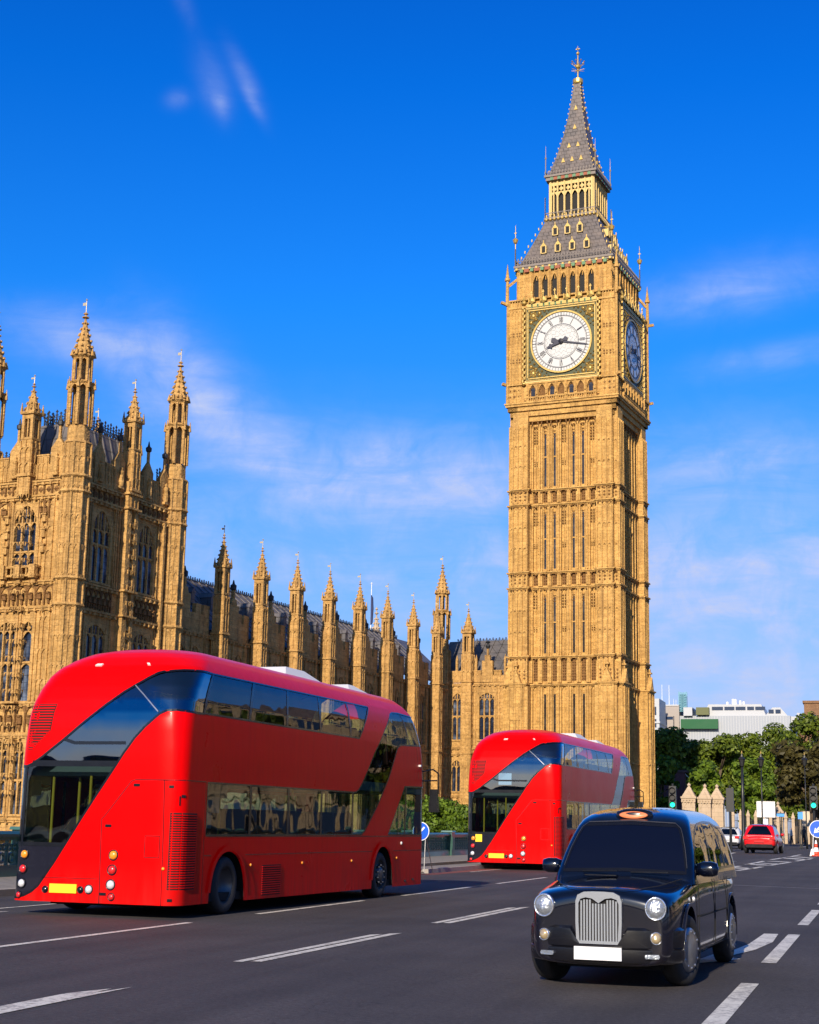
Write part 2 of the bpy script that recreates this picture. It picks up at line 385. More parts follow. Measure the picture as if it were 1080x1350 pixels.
ml.build('string_courses', M['stone'], tower)
# base gables and small pinnacles on the lower buttresses
for k in (0, 1, 2, 3):
    for s in (-1, 1):
        mb = MB(side(k)); u = s * 5.3
        mb.add([(u - .85, 7.1, 16.5), (u + .85, 7.1, 16.5), (u, 7.1, 18.4), (u - .85, 6.5, 16.5), (u + .85, 6.5, 16.5), (u, 6.5, 18.4)], [(0, 1, 2), (3, 5, 4), (0, 2, 5, 3), (1, 4, 5, 2), (0, 3, 4, 1)])
        mb.box(u - .8, u + .8, 6.9, 7.02, 13.0, 16.55); mb.box(u - .8, u - .66, 6.9, 7.12, 2, 16.5); mb.box(u + .66, u + .8, 6.9, 7.12, 2, 16.5); mb.box(u - .05, u + .05, 6.9, 7.12, 2, 16.5)
        mb.box(u - .09, u + .09, 6.72, 6.9, 18.2, 19.3); mb.box(u - .25, u + .25, 6.58, 7.04, 18.75, 18.92); diamond(mb, u, 17.1, .4, 7.1, .1)
        mb.T = None; mb.build('buttress_gable', M['stone'], tower)
for k in (0, 1, 2, 3):
    for (z0, z1) in STG:
        for i in (1, 2, 4, 5):
            if k > 1 and i != 1: continue
            mb = MB(side(k)); u = cols[i]; mb.box(u - .13, u + .13, 5.4, 5.585, z0 + .2, z1 - .9 if z0 < 38 else z1 - 1.0)
            mb.T = None; mb.build('slit_window', M['slit'], tower)
for q_ in tower.children: q_.scale = (.957, .957, 1)
# ---- clock stage
def stage(mb, k):
    for j, (z0, z1, e) in enumerate(((46.0, 46.6, 5.95), (46.6, 47.2, 6.2), (47.2, 47.75, 6.42))):
        mb.box(-e, e, 5.2, e, z0, z1)
    if k == 0:
        mb.box(-6.62, 6.62, -6.62, 6.62, 47.7, 47.95); mb.box(-6.72, 6.72, -6.72, 6.72, 47.95, 48.12); mb.box(-6.25, 6.25, -6.25, 6.25, 48.1, 59.9)
        mb.box(-6.6, 6.6, -6.6, 6.6, 50.15, 50.33); mb.box(-6.5, 6.5, -6.5, 6.5, 59.15, 59.4); mb.box(-6.55, 6.55, -6.55, 6.55, 60.05, 60.22)
        for sx in (-1, 1):
            for sy in (-1, 1):
                X = sorted((sx * 4.75, sx * 6.4)); Y = sorted((sy * 4.75, sy * 6.4)); mb.box(X[0], X[1], Y[0], Y[1], 48.1, 59.9)
                mb.cone(sx * 6.45, sy * 6.45, 48.1, .16, 59.6, .16, 8); mb.cone(sx * 6.5, sy * 6.5, 59.6, .22, 62.6, .16, 8); mb.cone(sx * 6.5, sy * 6.5, 62.6, .32, 62.9, .3, 8); mb.cone(sx * 6.5, sy * 6.5, 62.9, .22, 64.6, .02, 8)
                mb.bar((sx * 6.4, sy * 6.4, 62.0), (sx * 5.6, sy * 5.6, 63.0), .14, .3); mb.bar((sx * 6.5, sy * 6.5, 59.75), (sx * 7.05, sy * 7.05, 59.95), .28, .3); mb.bar((sx * 6.6, sy * 6.6, 50.3), (sx * 6.9, sy * 6.9, 50.4), .35, .3)
    for s in (-1, 1):
        for i in range(5): u = s * (4.8 + i * .39); mb.box(u - .04, u + .04, 6.38, 6.47, 50.4, 59.1)
        for i in range(4): arch_head(mb, *sorted((s * (4.84 + i * .39), s * (5.15 + i * .39))), 58.4, .5, 6.46, .06)
        for i in range(4):
            u = s * (4.95 + i * .42); mb.box(u - .04, u + .04, 6.38, 6.47, 48.3, 50.1)
        for i in range(6): u = s * (4.6 + i * .32); mb.box(u - .05, u + .05, 6.42, 6.5, 59.4, 60.05)
    for i in range(8):      # small niches over the corbel
        u = -3.966 + 1.133 * i; mb.box(u - .16, u + .16, 6.2, 6.62, 48.1, 50.1); mb.box(u - .1, u + .1, 6.6, 6.75, 48.9, 50.1, .05)
    for u in cols: arch_head(mb, u - .4, u + .4, 49.4, .7, 6.5, .15); mb.box(u - .4, u + .4, 6.2, 6.45, 48.1, 48.75)
    for i in range(31): u = -4.1 + i * .273; mb.box(u - .04, u + .04, 6.6, 6.7, 47.98, 48.5)
    mb.box(-4.4, 4.4, 6.6, 6.72, 48.5, 48.6)
    # belfry
    for i in range(8): u = -3.85 + 1.1 * i; mb.box(u - .2, u + .2, 5.1, 5.78, 60.2, 63.9); mb.box(u - .07, u + .07, 5.7, 5.9, 60.2, 63.9)
    for i in range(7):
        u = -3.3 + 1.1 * i; arch_head(mb, u - .36, u + .36, 62.3, .9, 5.65, .3); mb.box(u - .04, u + .04, 5.2, 5.5, 62.6, 63.4); mb.box(u - .36, u + .36, 5.2, 5.66, 63.15, 63.9)
    for s in (-1, 1):
        mb.box(*sorted((s * 4.0, s * 5.6)), 4.0, 5.62, 60.1, 63.95)
        for i in range(4): u = s * (4.1 + i * .48); mb.box(u - .05, u + .05, 5.6, 5.7, 60.2, 63.9)
        for z in (60.9, 62.0, 63.0): diamond(mb, s * 4.6, z, .2, 5.64, .06); diamond(mb, s * 5.15, z, .2, 5.64, .06)
    mb.box(-5.75, 5.75, 5.3, 5.75, 63.85, 64.05)
on_sides(stage).build('clock_stage', M['stone'], tower)
mb = MB(); mb.box(-5.3, 5.3, -5.3, 5.3, 60.1, 63.9); mb.build('belfry_chamber', M['dark'], tower)
def cst(mb, k):
    for s in (-1, 1):
        for z in (53.0, 56.1):
            for du in (5.15, 5.85):
                for a in (-.15, .15):
                    for b in (-.15, .15): diamond(mb, s * du + a, z + b, .14, 6.41, .07)
        for z in (48.9, 49.6):
            for du in (5.0, 5.6, 6.15): diamond(mb, s * du, z, .17, 6.42, .07)
    for i, u in enumerate(cols): arch_head(mb, u - .38, u + .38, 49.2, .7, 6.36, .05); mb.box(u - .38, u + .38, 6.2, 6.29, 48.8, 50.1) if i % 2 else None
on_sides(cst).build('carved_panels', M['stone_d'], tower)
for k in (0, 1, 2, 3):
    mb = MB(side(k))
    for i in (0, 2, 4, 6): mb.box(cols[i] - .24, cols[i] + .24, 6.2, 6.3, 48.8, 49.75)
    mb.T = None; mb.build('stage_window', M['slit'], tower)
# ---- dial and frame per side
def circ(r, n=72): return [(r * cos(2 * pi * i / n), r * sin(2 * pi * i / n)) for i in range(n)]
def ringm(mb, r0, r1, z0, z1, n=72):
    a, b = circ(r0, n), circ(r1, n)
    vs = [(x, y, z) for z, P in ((z1, a), (z1, b), (z0, a), (z0, b)) for x, y in P]
    fs = []
    for i in range(n):
        j = (i + 1) % n; fs += [(i, n + i, n + j, j), (n + i, 3 * n + i, 3 * n + j, n + j), (2 * n + i, i, j, 2 * n + j)]
    mb.add(vs, fs)
for k in (0, 1, 2, 3):
    base = MB(side(k))
    def D(mb): mb.T = (lambda x, y, z, kk=k: side(kk)(x, 6.52 + z, 54.75 + y)); return mb
    m1 = MB(side(k)); m1.box(-4.2, 4.2, 6.2, 6.44, 50.55, 58.95)
    m1.T = None; fp = m1.build('dial_surround', pmat('green_black_enamel', (.05, .06, .022), .5, 0, .3, 6), tower)
    m2 = D(MB())
    for s in (-1, 1):
        for t in (-1, 1):       # spandrel ornament
            for (a, b, r) in ((3.35, 3.35, .5), (2.6, 3.6, .28), (3.6, 2.6, .28), (3.0, 2.9, .22), (2.0, 3.75, .16), (3.75, 2.0, .16), (3.78, 3.78, .15), (2.3, 3.2, .15), (3.2, 2.3, .15), (1.5, 3.78, .1), (3.78, 1.5, .1), (2.75, 3.25, .13), (3.25, 2.75, .13), (3.1, 3.75, .13), (3.75, 3.1, .13), (2.65, 2.65, .14), (1.75, 3.45, .1), (3.45, 1.75, .1)):
                for j in range(8):
                    q = 2 * pi * j / 8; x, y = s * a + r * .7 * cos(q), t * b + r * .7 * sin(q); e = r * .32
                    m2.add([(x - e, y, -.04), (x, y - e, -.04), (x + e, y, -.04), (x, y + e, -.04), (x, y, .06)], [(0, 1, 4), (1, 2, 4), (2, 3, 4), (3, 0, 4)])
                m2.lathe([(r * .45, -.05), (r * .3, .04), (.01, .06)], 8, TR((s * a, t * b, 0)))
    for e, wd in ((3.97, .13), (4.18, .06)):
        for s in (-1, 1): m2.box(-e, e, s * e - wd / 2, s * e + wd / 2, -.07, .03); m2.box(s * e - wd / 2, s * e + wd / 2, -e + wd, e - wd, -.07, .025)
    ringm(m2, 3.44, 3.62, -.05, .12)
    for s in (-1, 1):           # chequered columns of gilded bosses
        for j in range(27):
            for c in (0, 1):
                if (j + c) % 2 == 0: m2.box(s * 4.45 - .17 + c * .17, s * 4.45 + c * .17, -4.35 + j * .33, -4.05 + j * .33, -.1, .14)
        m2.lathe([(.12, 0), (.32, .15), (.36, .35), (.16, .5), (.22, .62), (.08, .9), (.0, 1.15)], 8, TR((s * 4.45, 4.7, 0)) @ RX(-pi / 2))
        m2.lathe([(.0, 0), (.25, .2), (.25, .3)], 8, TR((s * 4.45, -4.75, 0)) @ RX(-pi / 2))
    for i in range(12):         # shields and gilded cresting above
        u = -3.85 + i * .7; m2.box(u - .24, u + .24, 4.4, 4.75, -.1, .02); m2.box(u - .08, u + .08, 4.9, 5.5, .1, .2, .05)
    for i in range(6):
        u = -3.5 + i * 1.4; diamond(MB(), 0, 0, 1, 0); m2.add([(u - .38, 5.0, .12), (u, 4.7, .12), (u + .38, 5.0, .12), (u, 5.65, .12), (u, 5.05, .26)], [(0, 1, 4), (1, 2, 4), (2, 3, 4), (3, 0, 4)])
        m2.box(u - .05, u + .05, 5.5, 6.25, .1, .2); m2.box(u - .13, u + .13, 5.95, 6.1, .08, .22)
    m2.T = None; m2.build('gilded_frame', M['gold'], tower)
    m3 = MB(side(k)); m3.box(-4.3, 4.3, 6.2, 6.43, 59.02, 59.6); m3.box(-4.35, 4.35, 6.2, 6.47, 50.32, 50.6); m3.T = None; m3.build('enamel_band', M['green'] if 0 else M['giltstone'], tower)
    m3 = MB(side(k))
    for i in range(11): m3.box(-3.6 + i * .7, -3.38 + i * .7, 6.4, 6.5, 59.1, 59.5)
    m3.T = None; m3.build('enamel_shields', M['green'], tower)
    d = D(MB()); d.lathe([(3.46, -.06), (3.46, 0)], 72); d.T = None; dial = d.build('clock_face', M['dial'], tower)
    m4 = D(MB())
    for r0, r1 in ((3.4, 3.45), (3.0, 3.05), (2.93, 2.95), (2.0, 2.06), (1.88, 1.9)): ringm(m4, r0, r1, -.01, .03)
    for i in range(60):
        q = 2 * pi * i / 60; a = Vector((sin(q), cos(q), .02)); wd = .035 if i % 5 else .08
        m4.bar((3.02 * a.x, 3.02 * a.y, .02), (3.42 * a.x, 3.42 * a.y, .02), wd, .02)
        if i % 5 == 0: m4.bar((2.03 * a.x, 2.03 * a.y, .02), (3.42 * a.x, 3.42 * a.y, .02), .045, .02)
    for rr, nn in ((1.55, 18), (1.1, 14), (.65, 9)):   # fine tracery of the centre
        for i in range(nn):
            q0, q1 = 2 * pi * i / nn, 2 * pi * (i + .5) / nn
            m4.bar((rr * cos(q0), rr * sin(q0), .01), ((rr + .33) * cos(q1), (rr + .33) * sin(q1), .01), .014, .01)
            m4.bar(((rr + .33) * cos(q1), (rr + .33) * sin(q1), .01), (rr * cos(q1 + q1 - q0), rr * sin(q1 + q1 - q0), .01), .014, .01)
    ROM = ['XII', 'I', 'II', 'III', 'IIII', 'V', 'VI', 'VII', 'VIII', 'IX', 'X', 'XI']
    for i, s_ in enumerate(ROM):
        q = 2 * pi * i / 12; R2 = Matrix.Rotation(-q, 4, 'Z') @ TR((0, 2.18, .02))
        wds = [{'I': .12, 'V': .26, 'X': .26}[c] for c in s_]; x = -sum(wds) / 2
        for c, wd in zip(s_, wds):
            def L(a, b, t): m4.bar(R2 @ Vector((*a, 0)), R2 @ Vector((*b, 0)), t, .02)
            if c == 'I': L((x + .06, 0), (x + .06, .62), .06)
            if c == 'V': L((x + .02, .62), (x + .13, 0), .06); L((x + .24, .62), (x + .13, 0), .035)
            if c == 'X': L((x + .02, .62), (x + .24, 0), .06); L((x + .24, .62), (x + .02, 0), .035)
            x += wd
    m4.T = None; m4.build('dial_tracery', M['dialdark'], dial)
    for nm, q, Lh, wd in (('minute_hand', radians(6 * 17), 3.2, .16), ('hour_hand', radians(30 * 8.29), 1.95, .26)):
        m5 = D(MB()); R2 = Matrix.Rotation(-q, 4, 'Z'); zz = .10 if nm[0] == 'm' else .16
        if nm[0] == 'm': poly = [(-.10, 0), (-.06, 2.9), (0, 3.3), (.06, 2.9), (.10, 0), (.12, -.5), (.28, -.75), (.22, -1.15), (-.22, -1.15), (-.28, -.75), (-.12, -.5)]
        else: poly = [(-.2, 0), (-.13, 1.1), (-.3, 1.3), (-.12, 1.45), (0, 1.95), (.12, 1.45), (.3, 1.3), (.13, 1.1), (.2, 0), (.14, -.4), (.3, -.65), (0, -.9), (-.3, -.65), (-.14, -.4)]
        m5.prism(poly, R2 @ TR((0, 0, zz)), .05); m5.lathe([(.28, .05), (.28, .26), (.1, .3)], 16)
        m5.T = None; m5.build(nm, M['dialdark'], dial)
# ---- cornice, roof, lantern, spire
def led(mb, k):
    if k == 0: mb.box(-5.95, 5.95, -5.95, 5.95, 64.25, 64.5); mb.box(-5.85, 5.85, -5.85, 5.85, 64.0, 64.25); mb.box(-3.2, 3.2, -3.2, 3.2, 70.75, 71.0); mb.box(-3.2, 3.2, -3.2, 3.2, 76.0, 76.25); mb.box(-3.05, 3.05, -3.05, 3.05, 75.6, 76.0)
    for i in range(34): u = -5.8 + i * .3515; mb.box(u - .03, u + .03, 5.78, 5.84, 64.5, 65.15); mb.box(u - .08, u + .08, 5.77, 5.85, 65.15, 65.35, .04)
    mb.box(-5.85, 5.85, 5.78, 5.84, 65.0, 65.07); mb.box(-5.85, 5.85, 5.78, 5.84, 64.7, 64.75)
    for i in range(18): u = -3.1 + i * .3647; mb.box(u - .03, u + .03, 3.05, 3.1, 76.25, 76.6); mb.box(u - .07, u + .07, 3.03, 3.11, 76.5, 76.75, .03)
    for i in range(18): u = -3.1 + i * .3647; mb.box(u - .025, u + .025, 3.08, 3.13, 71.0, 71.6)
    mb.box(-3.15, 3.15, 3.08, 3.13, 71.5, 71.58)
    for s in (-1, 1):
        mb.box(s * 5.8 - .06, s * 5.8 + .06, 5.74, 5.86, 64.4, 66.6); mb.box(s * 3.1 - .05, s * 3.1 + .05, 3.05, 3.15, 71, 73.5)
        mb.box(s * 3.05 - .04, s * 3.05 + .04, 3.0, 3.1, 76.2, 78.2)
on_sides(led).build('iron_cresting', M['ironrail'], tower)
def roofm(mb, k):
    if k: return
    for (z0, h0), (z1, h1) in zip([(64.5, 5.5), (67.5, 4.25), (70.8, 3.0)], [(67.5, 4.25), (70.8, 3.0)]): mb.cone(0, 0, z0, h0 * sqrt(2), z1, h1 * sqrt(2), 4, pi / 4, False)
    sp = [(76.2, 2.85), (78.5, 2.15), (81.2, 1.48), (84.5, .88), (87.0, .55), (88.8, .36)]
    for a, b in zip(sp, sp[1:]): mb.cone(0, 0, a[0], a[1] * sqrt(2), b[0], b[1] * sqrt(2), 4, pi / 4, False)
on_sides(roofm).build('roof', M['slate'], tower)
def lan(mb, k):
    for i in range(7):
        u = -2.55 + i * .85; wd = .16 if i in (0, 6) else .1
        mb.box(u - wd, u + wd, 2.5, 2.72, 71.0, 75.65); mb.box(u - .05, u + .05, 2.7, 2.8, 71.0, 75.65)
    for i in (0, 6):
        u = -2.55 + i * .85; s = -1 if i == 0 else 1; mb.box(u - s * .38 - .07, u - s * .38 + .07, 2.5, 2.7, 71.0, 75.65)
    for i in range(6):
        u = -2.125 + i * .85; arch_head(mb, u - .34, u + .34, 73.6, .55, 2.68, .12); mb.box(u - .34, u + .34, 2.5, 2.6, 74.1, 74.25); mb.box(u - .04, u + .04, 2.5, 2.66, 74.2, 75.1)
        mb.box(u - .34, u + .34, 2.5, 2.66, 75.0, 75.65); diamond(mb, u, 74.6, .3, 2.6, .05)
on_sides(lan).build('lantern', M['giltstone'], tower)
mb = MB(); mb.box(-2.35, 2.35, -2.35, 2.35, 71, 75.9); mb.box(-2.95, 2.95, -2.95, 2.95, 70.3, 70.75); mb.build('lantern_chamber', M['dark'], tower)
def gl(mb, k):
    for i in range(15): u = -5.6 + i * .8; mb.box(u - .12, u + .12, 5.82, 5.97, 63.95, 64.2)
    for i in range(13): u = -2.9 + i * .485; mb.lathe([(.0, -.25), (.16, -.1), (.16, .1), (.0, .2)], 6, TR((u, 3.16, 70.75))); mb.box(u - .08, u + .08, 3.08, 3.2, 71.0, 71.3, .04)
    for (z, h, n, r) in ((66.0, 4.85, 4, 2.6), (68.4, 3.9, 3, 1.5)):
        for i in range(n):
            u = -r + 2 * r * i / (n - 1); mb.add([(u - .35, h + .32, z + .75), (u + .35, h + .32, z + .75), (u, h + .32, z + 1.25), (u, h - .5, z + 1.25)], [(0, 1, 2), (0, 2, 3), (1, 3, 2)]); mb.box(u - .04, u + .04, h + .24, h + .32, z + 1.2, z + 1.5)
    for (z, h, n, r) in ((77.9, 2.3, 3, 1.1), (79.9, 1.75, 2, .55), (82.4, 1.22, 1, 0), (85, .8, 1, 0)):
        for i in range(n):
            u = 0 if n == 1 else -r + 2 * r * i / (n - 1); mb.add([(u - .22, h + .12, z), (u + .22, h + .12, z), (u, h + .12, z + .6), (u, h - .3, z + .6)], [(0, 1, 2), (0, 2, 3), (1, 3, 2)])
    if k == 0:
        for sx in (-1, 1):
            for sy in (-1, 1):
                for j in range(8): t = j / 8; a = 5.55 - 2.5 * t; mb.box(sx * a - .06, sx * a + .06, sy * a - .06, sy * a + .06, 64.7 + 6.2 * t, 65.0 + 6.2 * t)
                sp = [(76.2, 2.85), (78.5, 2.15), (81.2, 1.48), (84.5, .88), (87.0, .55), (88.8, .36)]
                for a, b in zip(sp, sp[1:]):
                    for j in range(4): t = j / 4; h = a[1] + (b[1] - a[1]) * t + .05; z = a[0] + (b[0] - a[0]) * t; mb.box(sx * h - .04, sx * h + .04, sy * h - .04, sy * h + .04, z, z + .18)
on_sides(gl).build('gilded_ornament', M['gold'], tower)
for sx in (-1, 1):
    for sy in (-1, 1):
        mb = MB(); mb.lathe([(.05, 64.5), (.05, 67.2), (.22, 67.35), (.34, 67.7), (.12, 67.9), (.04, 68.0), (.03, 69.3), (.0, 69.6)], 8, TR((sx * 5.8, sy * 5.8, 0))); mb.box(sx * 5.8 - .15, sx * 5.8 + .15, sy * 5.8 - .03, sy * 5.8 + .03, 68.5, 68.6); mb.build('corner_finial', M['gold'], tower)
        mb = MB(); mb.lathe([(.03, 76.2), (.03, 78.2), (.12, 78.4), (.03, 78.6), (.02, 79.8), (0, 80)], 6, TR((sx * 3.05, sy * 3.05, 0))); mb.build('lantern_finial', M['gold'], tower)
mb = MB(); mb.lathe([(.5, 88.6), (.62, 88.75), (.62, 89.2), (.3, 89.4)], 12)
mb.lathe([(.1, 89.2), (.09, 90.6), (.3, 90.8), (.34, 91.05), (.1, 91.3), (.06, 92.4), (.2, 92.55), (.2, 92.7), (.03, 92.9), (.03, 93.6)], 10)
for q in range(8):
    a = 2 * pi * q / 8; mb.bar((.1 * cos(a), .1 * sin(a), 90.8), (.75 * cos(a), .75 * sin(a), 91.4), .06); mb.lathe([(0, -.12), (.12, 0), (0, .12)], 6, TR((.78 * cos(a), .78 * sin(a), 91.45)))
    mb.bar((.1 * cos(a), .1 * sin(a), 90.4), (.8 * cos(a), .8 * sin(a), 90.5), .05)
mb.box(-.25, .25, -.04, .04, 93.15, 93.25); mb.box(-.04, .04, -.25, .25, 93.16, 93.24); mb.build('spire_finial', M['gold'], tower)
for k in (0, 1, 2, 3):
    for (z, h, n, r) in ((66.0, 4.85, 4, 2.6), (68.4, 3.9, 3, 1.5)):
        for i in range(n):
            u = -r + 2 * r * i / (n - 1); mb = MB(side(k)); mb.box(u - .27, u + .27, h - .7, h + .25, z - .1, z + .8); mb.box(u - .36, u - .24, h + .2, h + .34, z - .1, z + .8); mb.box(u + .24, u + .36, h + .2, h + .34, z - .1, z + .8)
            mb.T = None; o = mb.build('dormer', M['giltstone'], tower)
            mb = MB(side(k)); mb.box(u - .2, u + .2, h + .1, h + .27, z, z + .75); mb.T = None; mb.build('louvre', M['dark'], o)
def shd(mb, k):
    for i in range(9): u = -5.0 + i * 1.25; mb.box(u - .2, u + .2, 5.8, 6.0, 63.62, 64.0)
    for i in range(6): u = -2.3 + i * .92; mb.box(u - .17, u + .17, 2.95, 3.12, 75.6, 75.95)
on_sides(shd).build('enamel_shields', M['green'], tower)
def shr(mb, k):
    for i in range(8): u = -4.4 + i * 1.25; mb.box(u - .3, u + .3, 5.8, 5.94, 63.62, 64.0)
    for i in range(5): u = -1.84 + i * .92; mb.box(u - .2, u + .2, 2.95, 3.1, 75.6, 75.95)
on_sides(shr).build('red_shields', M['rust'], tower)

for q_ in tower.children:
    if abs(q_.scale.x - 1) < 1e-6: q_.scale = (.984, .984, 1)

# ================================================================ PALACE
PX, PY = -17.0, -40.0
palace = empty('gothic_palace', pw(PX, PY, -.3), -PA, 'long gothic limestone palace with rows of pinnacles and a grey iron roof behind the buses', 'palace')
def pl(x, y, z): return (x - PX, y - PY, z + .3)
# faces: 'F' faces the camera (-y) at a given y ; 'R' faces right (+x) at a given x
def face_F(y): return lambda u, v, z: pl(u, y - v, z)
def face_R(x): return lambda u, v, z: pl(x + v, u, z)
def crocket_spire(mb, cx, cy, z0, r0, z1, r1, n=8, step=.42, sz=.13):
    mb.cone(cx, cy, z0, r0, z1, r1, n)
    k = max(2, int((z1 - z0) / step))
    for i in range(n):
        a = pi / n + 2 * pi * i / n
        for j in range(k):
            t = (j + .5) / k; r = r0 + (r1 - r0) * t + sz * .35; z = z0 + (z1 - z0) * t; s = sz * (1 - .55 * t)
            mb.box(cx + r * cos(a) - s / 2, cx + r * cos(a) + s / 2, cy + r * sin(a) - s / 2, cy + r * sin(a) + s / 2, z - s / 2, z + s / 2, s * .2, s * .2)
def finial(mb, cx, cy, z, h, s=1.0):
    mb.lathe([(.07 * s, 0), (.06 * s, h * .2), (.2 * s, h * .28), (.2 * s, h * .36), (.06 * s, h * .42), (.05 * s, h * .6), (.14 * s, h * .66), (.13 * s, h * .74), (.03 * s, h * .85), (.0, h)], 8, TR((cx, cy, z)))
def vane(parent, cx, cy, z, h, flag=True):
    mb = MB(); x, y, zz = pl(cx, cy, z); mb.cone(x, y, zz, .035, zz + h, .02, 6)
    mb.lathe([(0, -.09), (.08, 0), (0, .09)], 6, TR((x, y, zz + h)))
    if flag: mb.box(x - .3, x - .02, y - .015, y + .015, zz + h * .58, zz + h * .8)
    return mb.build('vane', M['vane'], parent)
def turret(cx, cy, z0, r, top, scale=1.0, nm='turret', ledges=(), zl=None, sq=False, dark=None):
    """octagonal panelled turret: shaft to zl, two open lantern stages, crocketed spire, finial"""
    H = top - zl; mb = MB(); x, y, _ = pl(cx, cy, 0); D = .3
    mb.cone(x, y, z0 + D, r, zl + D, r, 8)
    for i in range(8):
        a = pi / 8 + 2 * pi * i / 8; mb.cone(x + r * cos(a), y + r * sin(a), z0 + D, r * .1, zl + D, r * .1, 6)
        a2 = a + pi / 8; rr = r * cos(pi / 8); mb.box(x + rr * cos(a2) - r * .035, x + rr * cos(a2) + r * .035, y + rr * sin(a2) - r * .035, y + rr * sin(a2) + r * .035, z0 + D, zl + D)
    # little pointed heads on panels
    zz = z0 + 1.2
    while zz < zl - .3:
        for i in range(8):
            a = pi / 4 * i; rr = r * cos(pi / 8); hw = r * sin(pi / 8)
            for s in (-.5, .5):
                T = lambda u, v, z, a=a, rr=rr: (x + (rr + v) * cos(a) - u * sin(a), y + (rr + v) * sin(a) + u * cos(a), z)
                m = MB(T); arch_head(m, s * hw - hw * .42, s * hw + hw * .42, zz, .35, .06, .06); m.T = None; mb.v, off = mb.v + m.v, len(mb.v); mb.f += [tuple(q + off for q in f) for f in m.f]
        zz += 2.1
    for z in ledges: mb.cone(x, y, z + D - .12, r * 1.06, z + D, r * 1.2, 8); mb.cone(x, y, z + D, r * 1.2, z + D + .16, r * 1.12, 8)
    z1 = zl + H * .12; z2 = zl + H * .40; z3 = zl + H * .58; z4 = zl + H * .85
    mb.cone(x, y, zl + D, r * 1.08, zl + D + .15, r, 8); mb.cone(x, y, zl + D, r * .85, z1 + D, r * .8, 8)
    def stage(za, zb, rr, pr):
        mb.cone(x, y, za + D, rr * .42, zb + D, rr * .42, 6)
        for i in range(8):
            a = pi / 8 + pi / 4 * i; mb.cone(x + rr * cos(a), y + rr * sin(a), za + D, pr, zb + D, pr, 6)
            a0 = pi / 4 * i; hw = rr * sin(pi / 8); rc = rr * cos(pi / 8)
            T = lambda u, v, z, a=a0, rc=rc: (x + (rc + v) * cos(a) - u * sin(a), y + (rc + v) * sin(a) + u * cos(a), z)
            m = MB(T); arch_head(m, -hw, hw, zb + D - hw * 1.6, hw * 1.6, .02, .12); m.T = None; off = len(mb.v); mb.v = mb.v + m.v; mb.f += [tuple(q + off for q in f) for f in m.f]
    stage(z1, z2, r * .86, r * .13)
    mb.cone(x, y, z2 + D, r * .9, z2 + D + r * .15, r * 1.05, 8); mb.cone(x, y, z2 + D + r * .15, r * .8, z2 + D + r * .3, r * .72, 8)
    for i in range(8):
        a = pi / 8 + pi / 4 * i; mb.cone(x + r * cos(a), y + r * sin(a), z2 + D - r * .3, r * .12, z2 + D + r * .5, .02, 6)
    stage(z2 + r * .28, z3, r * .66, r * .11)
    mb.cone(x, y, z3 + D, r * .68, z3 + D + r * .2, r * .88, 8); mb.cone(x, y, z3 + D + r * .2, r * .88, z3 + D + r * .3, r * .8, 8)
    for i in range(8):
        a = pi / 4 * i; mb.cone(x + r * .8 * cos(a), y + r * .8 * sin(a), z3 + D + r * .2, r * .17, z3 + D + r * .75, .02, 4)
    crocket_spire(mb, x, y, z3 + D + r * .3, r * .7, z4 + D, r * .09, 8, .34 * r / .95 + .08, r * .2)
    finial(mb, x, y, z4 + D, (top - z4) * .45, r * 1.3)
    mb.T = None
    o = mb.build(nm, M['stone_p'], palace); vane(o, cx, cy, z4 + (top - z4) * .35, (top - z4) * .62)
    return o
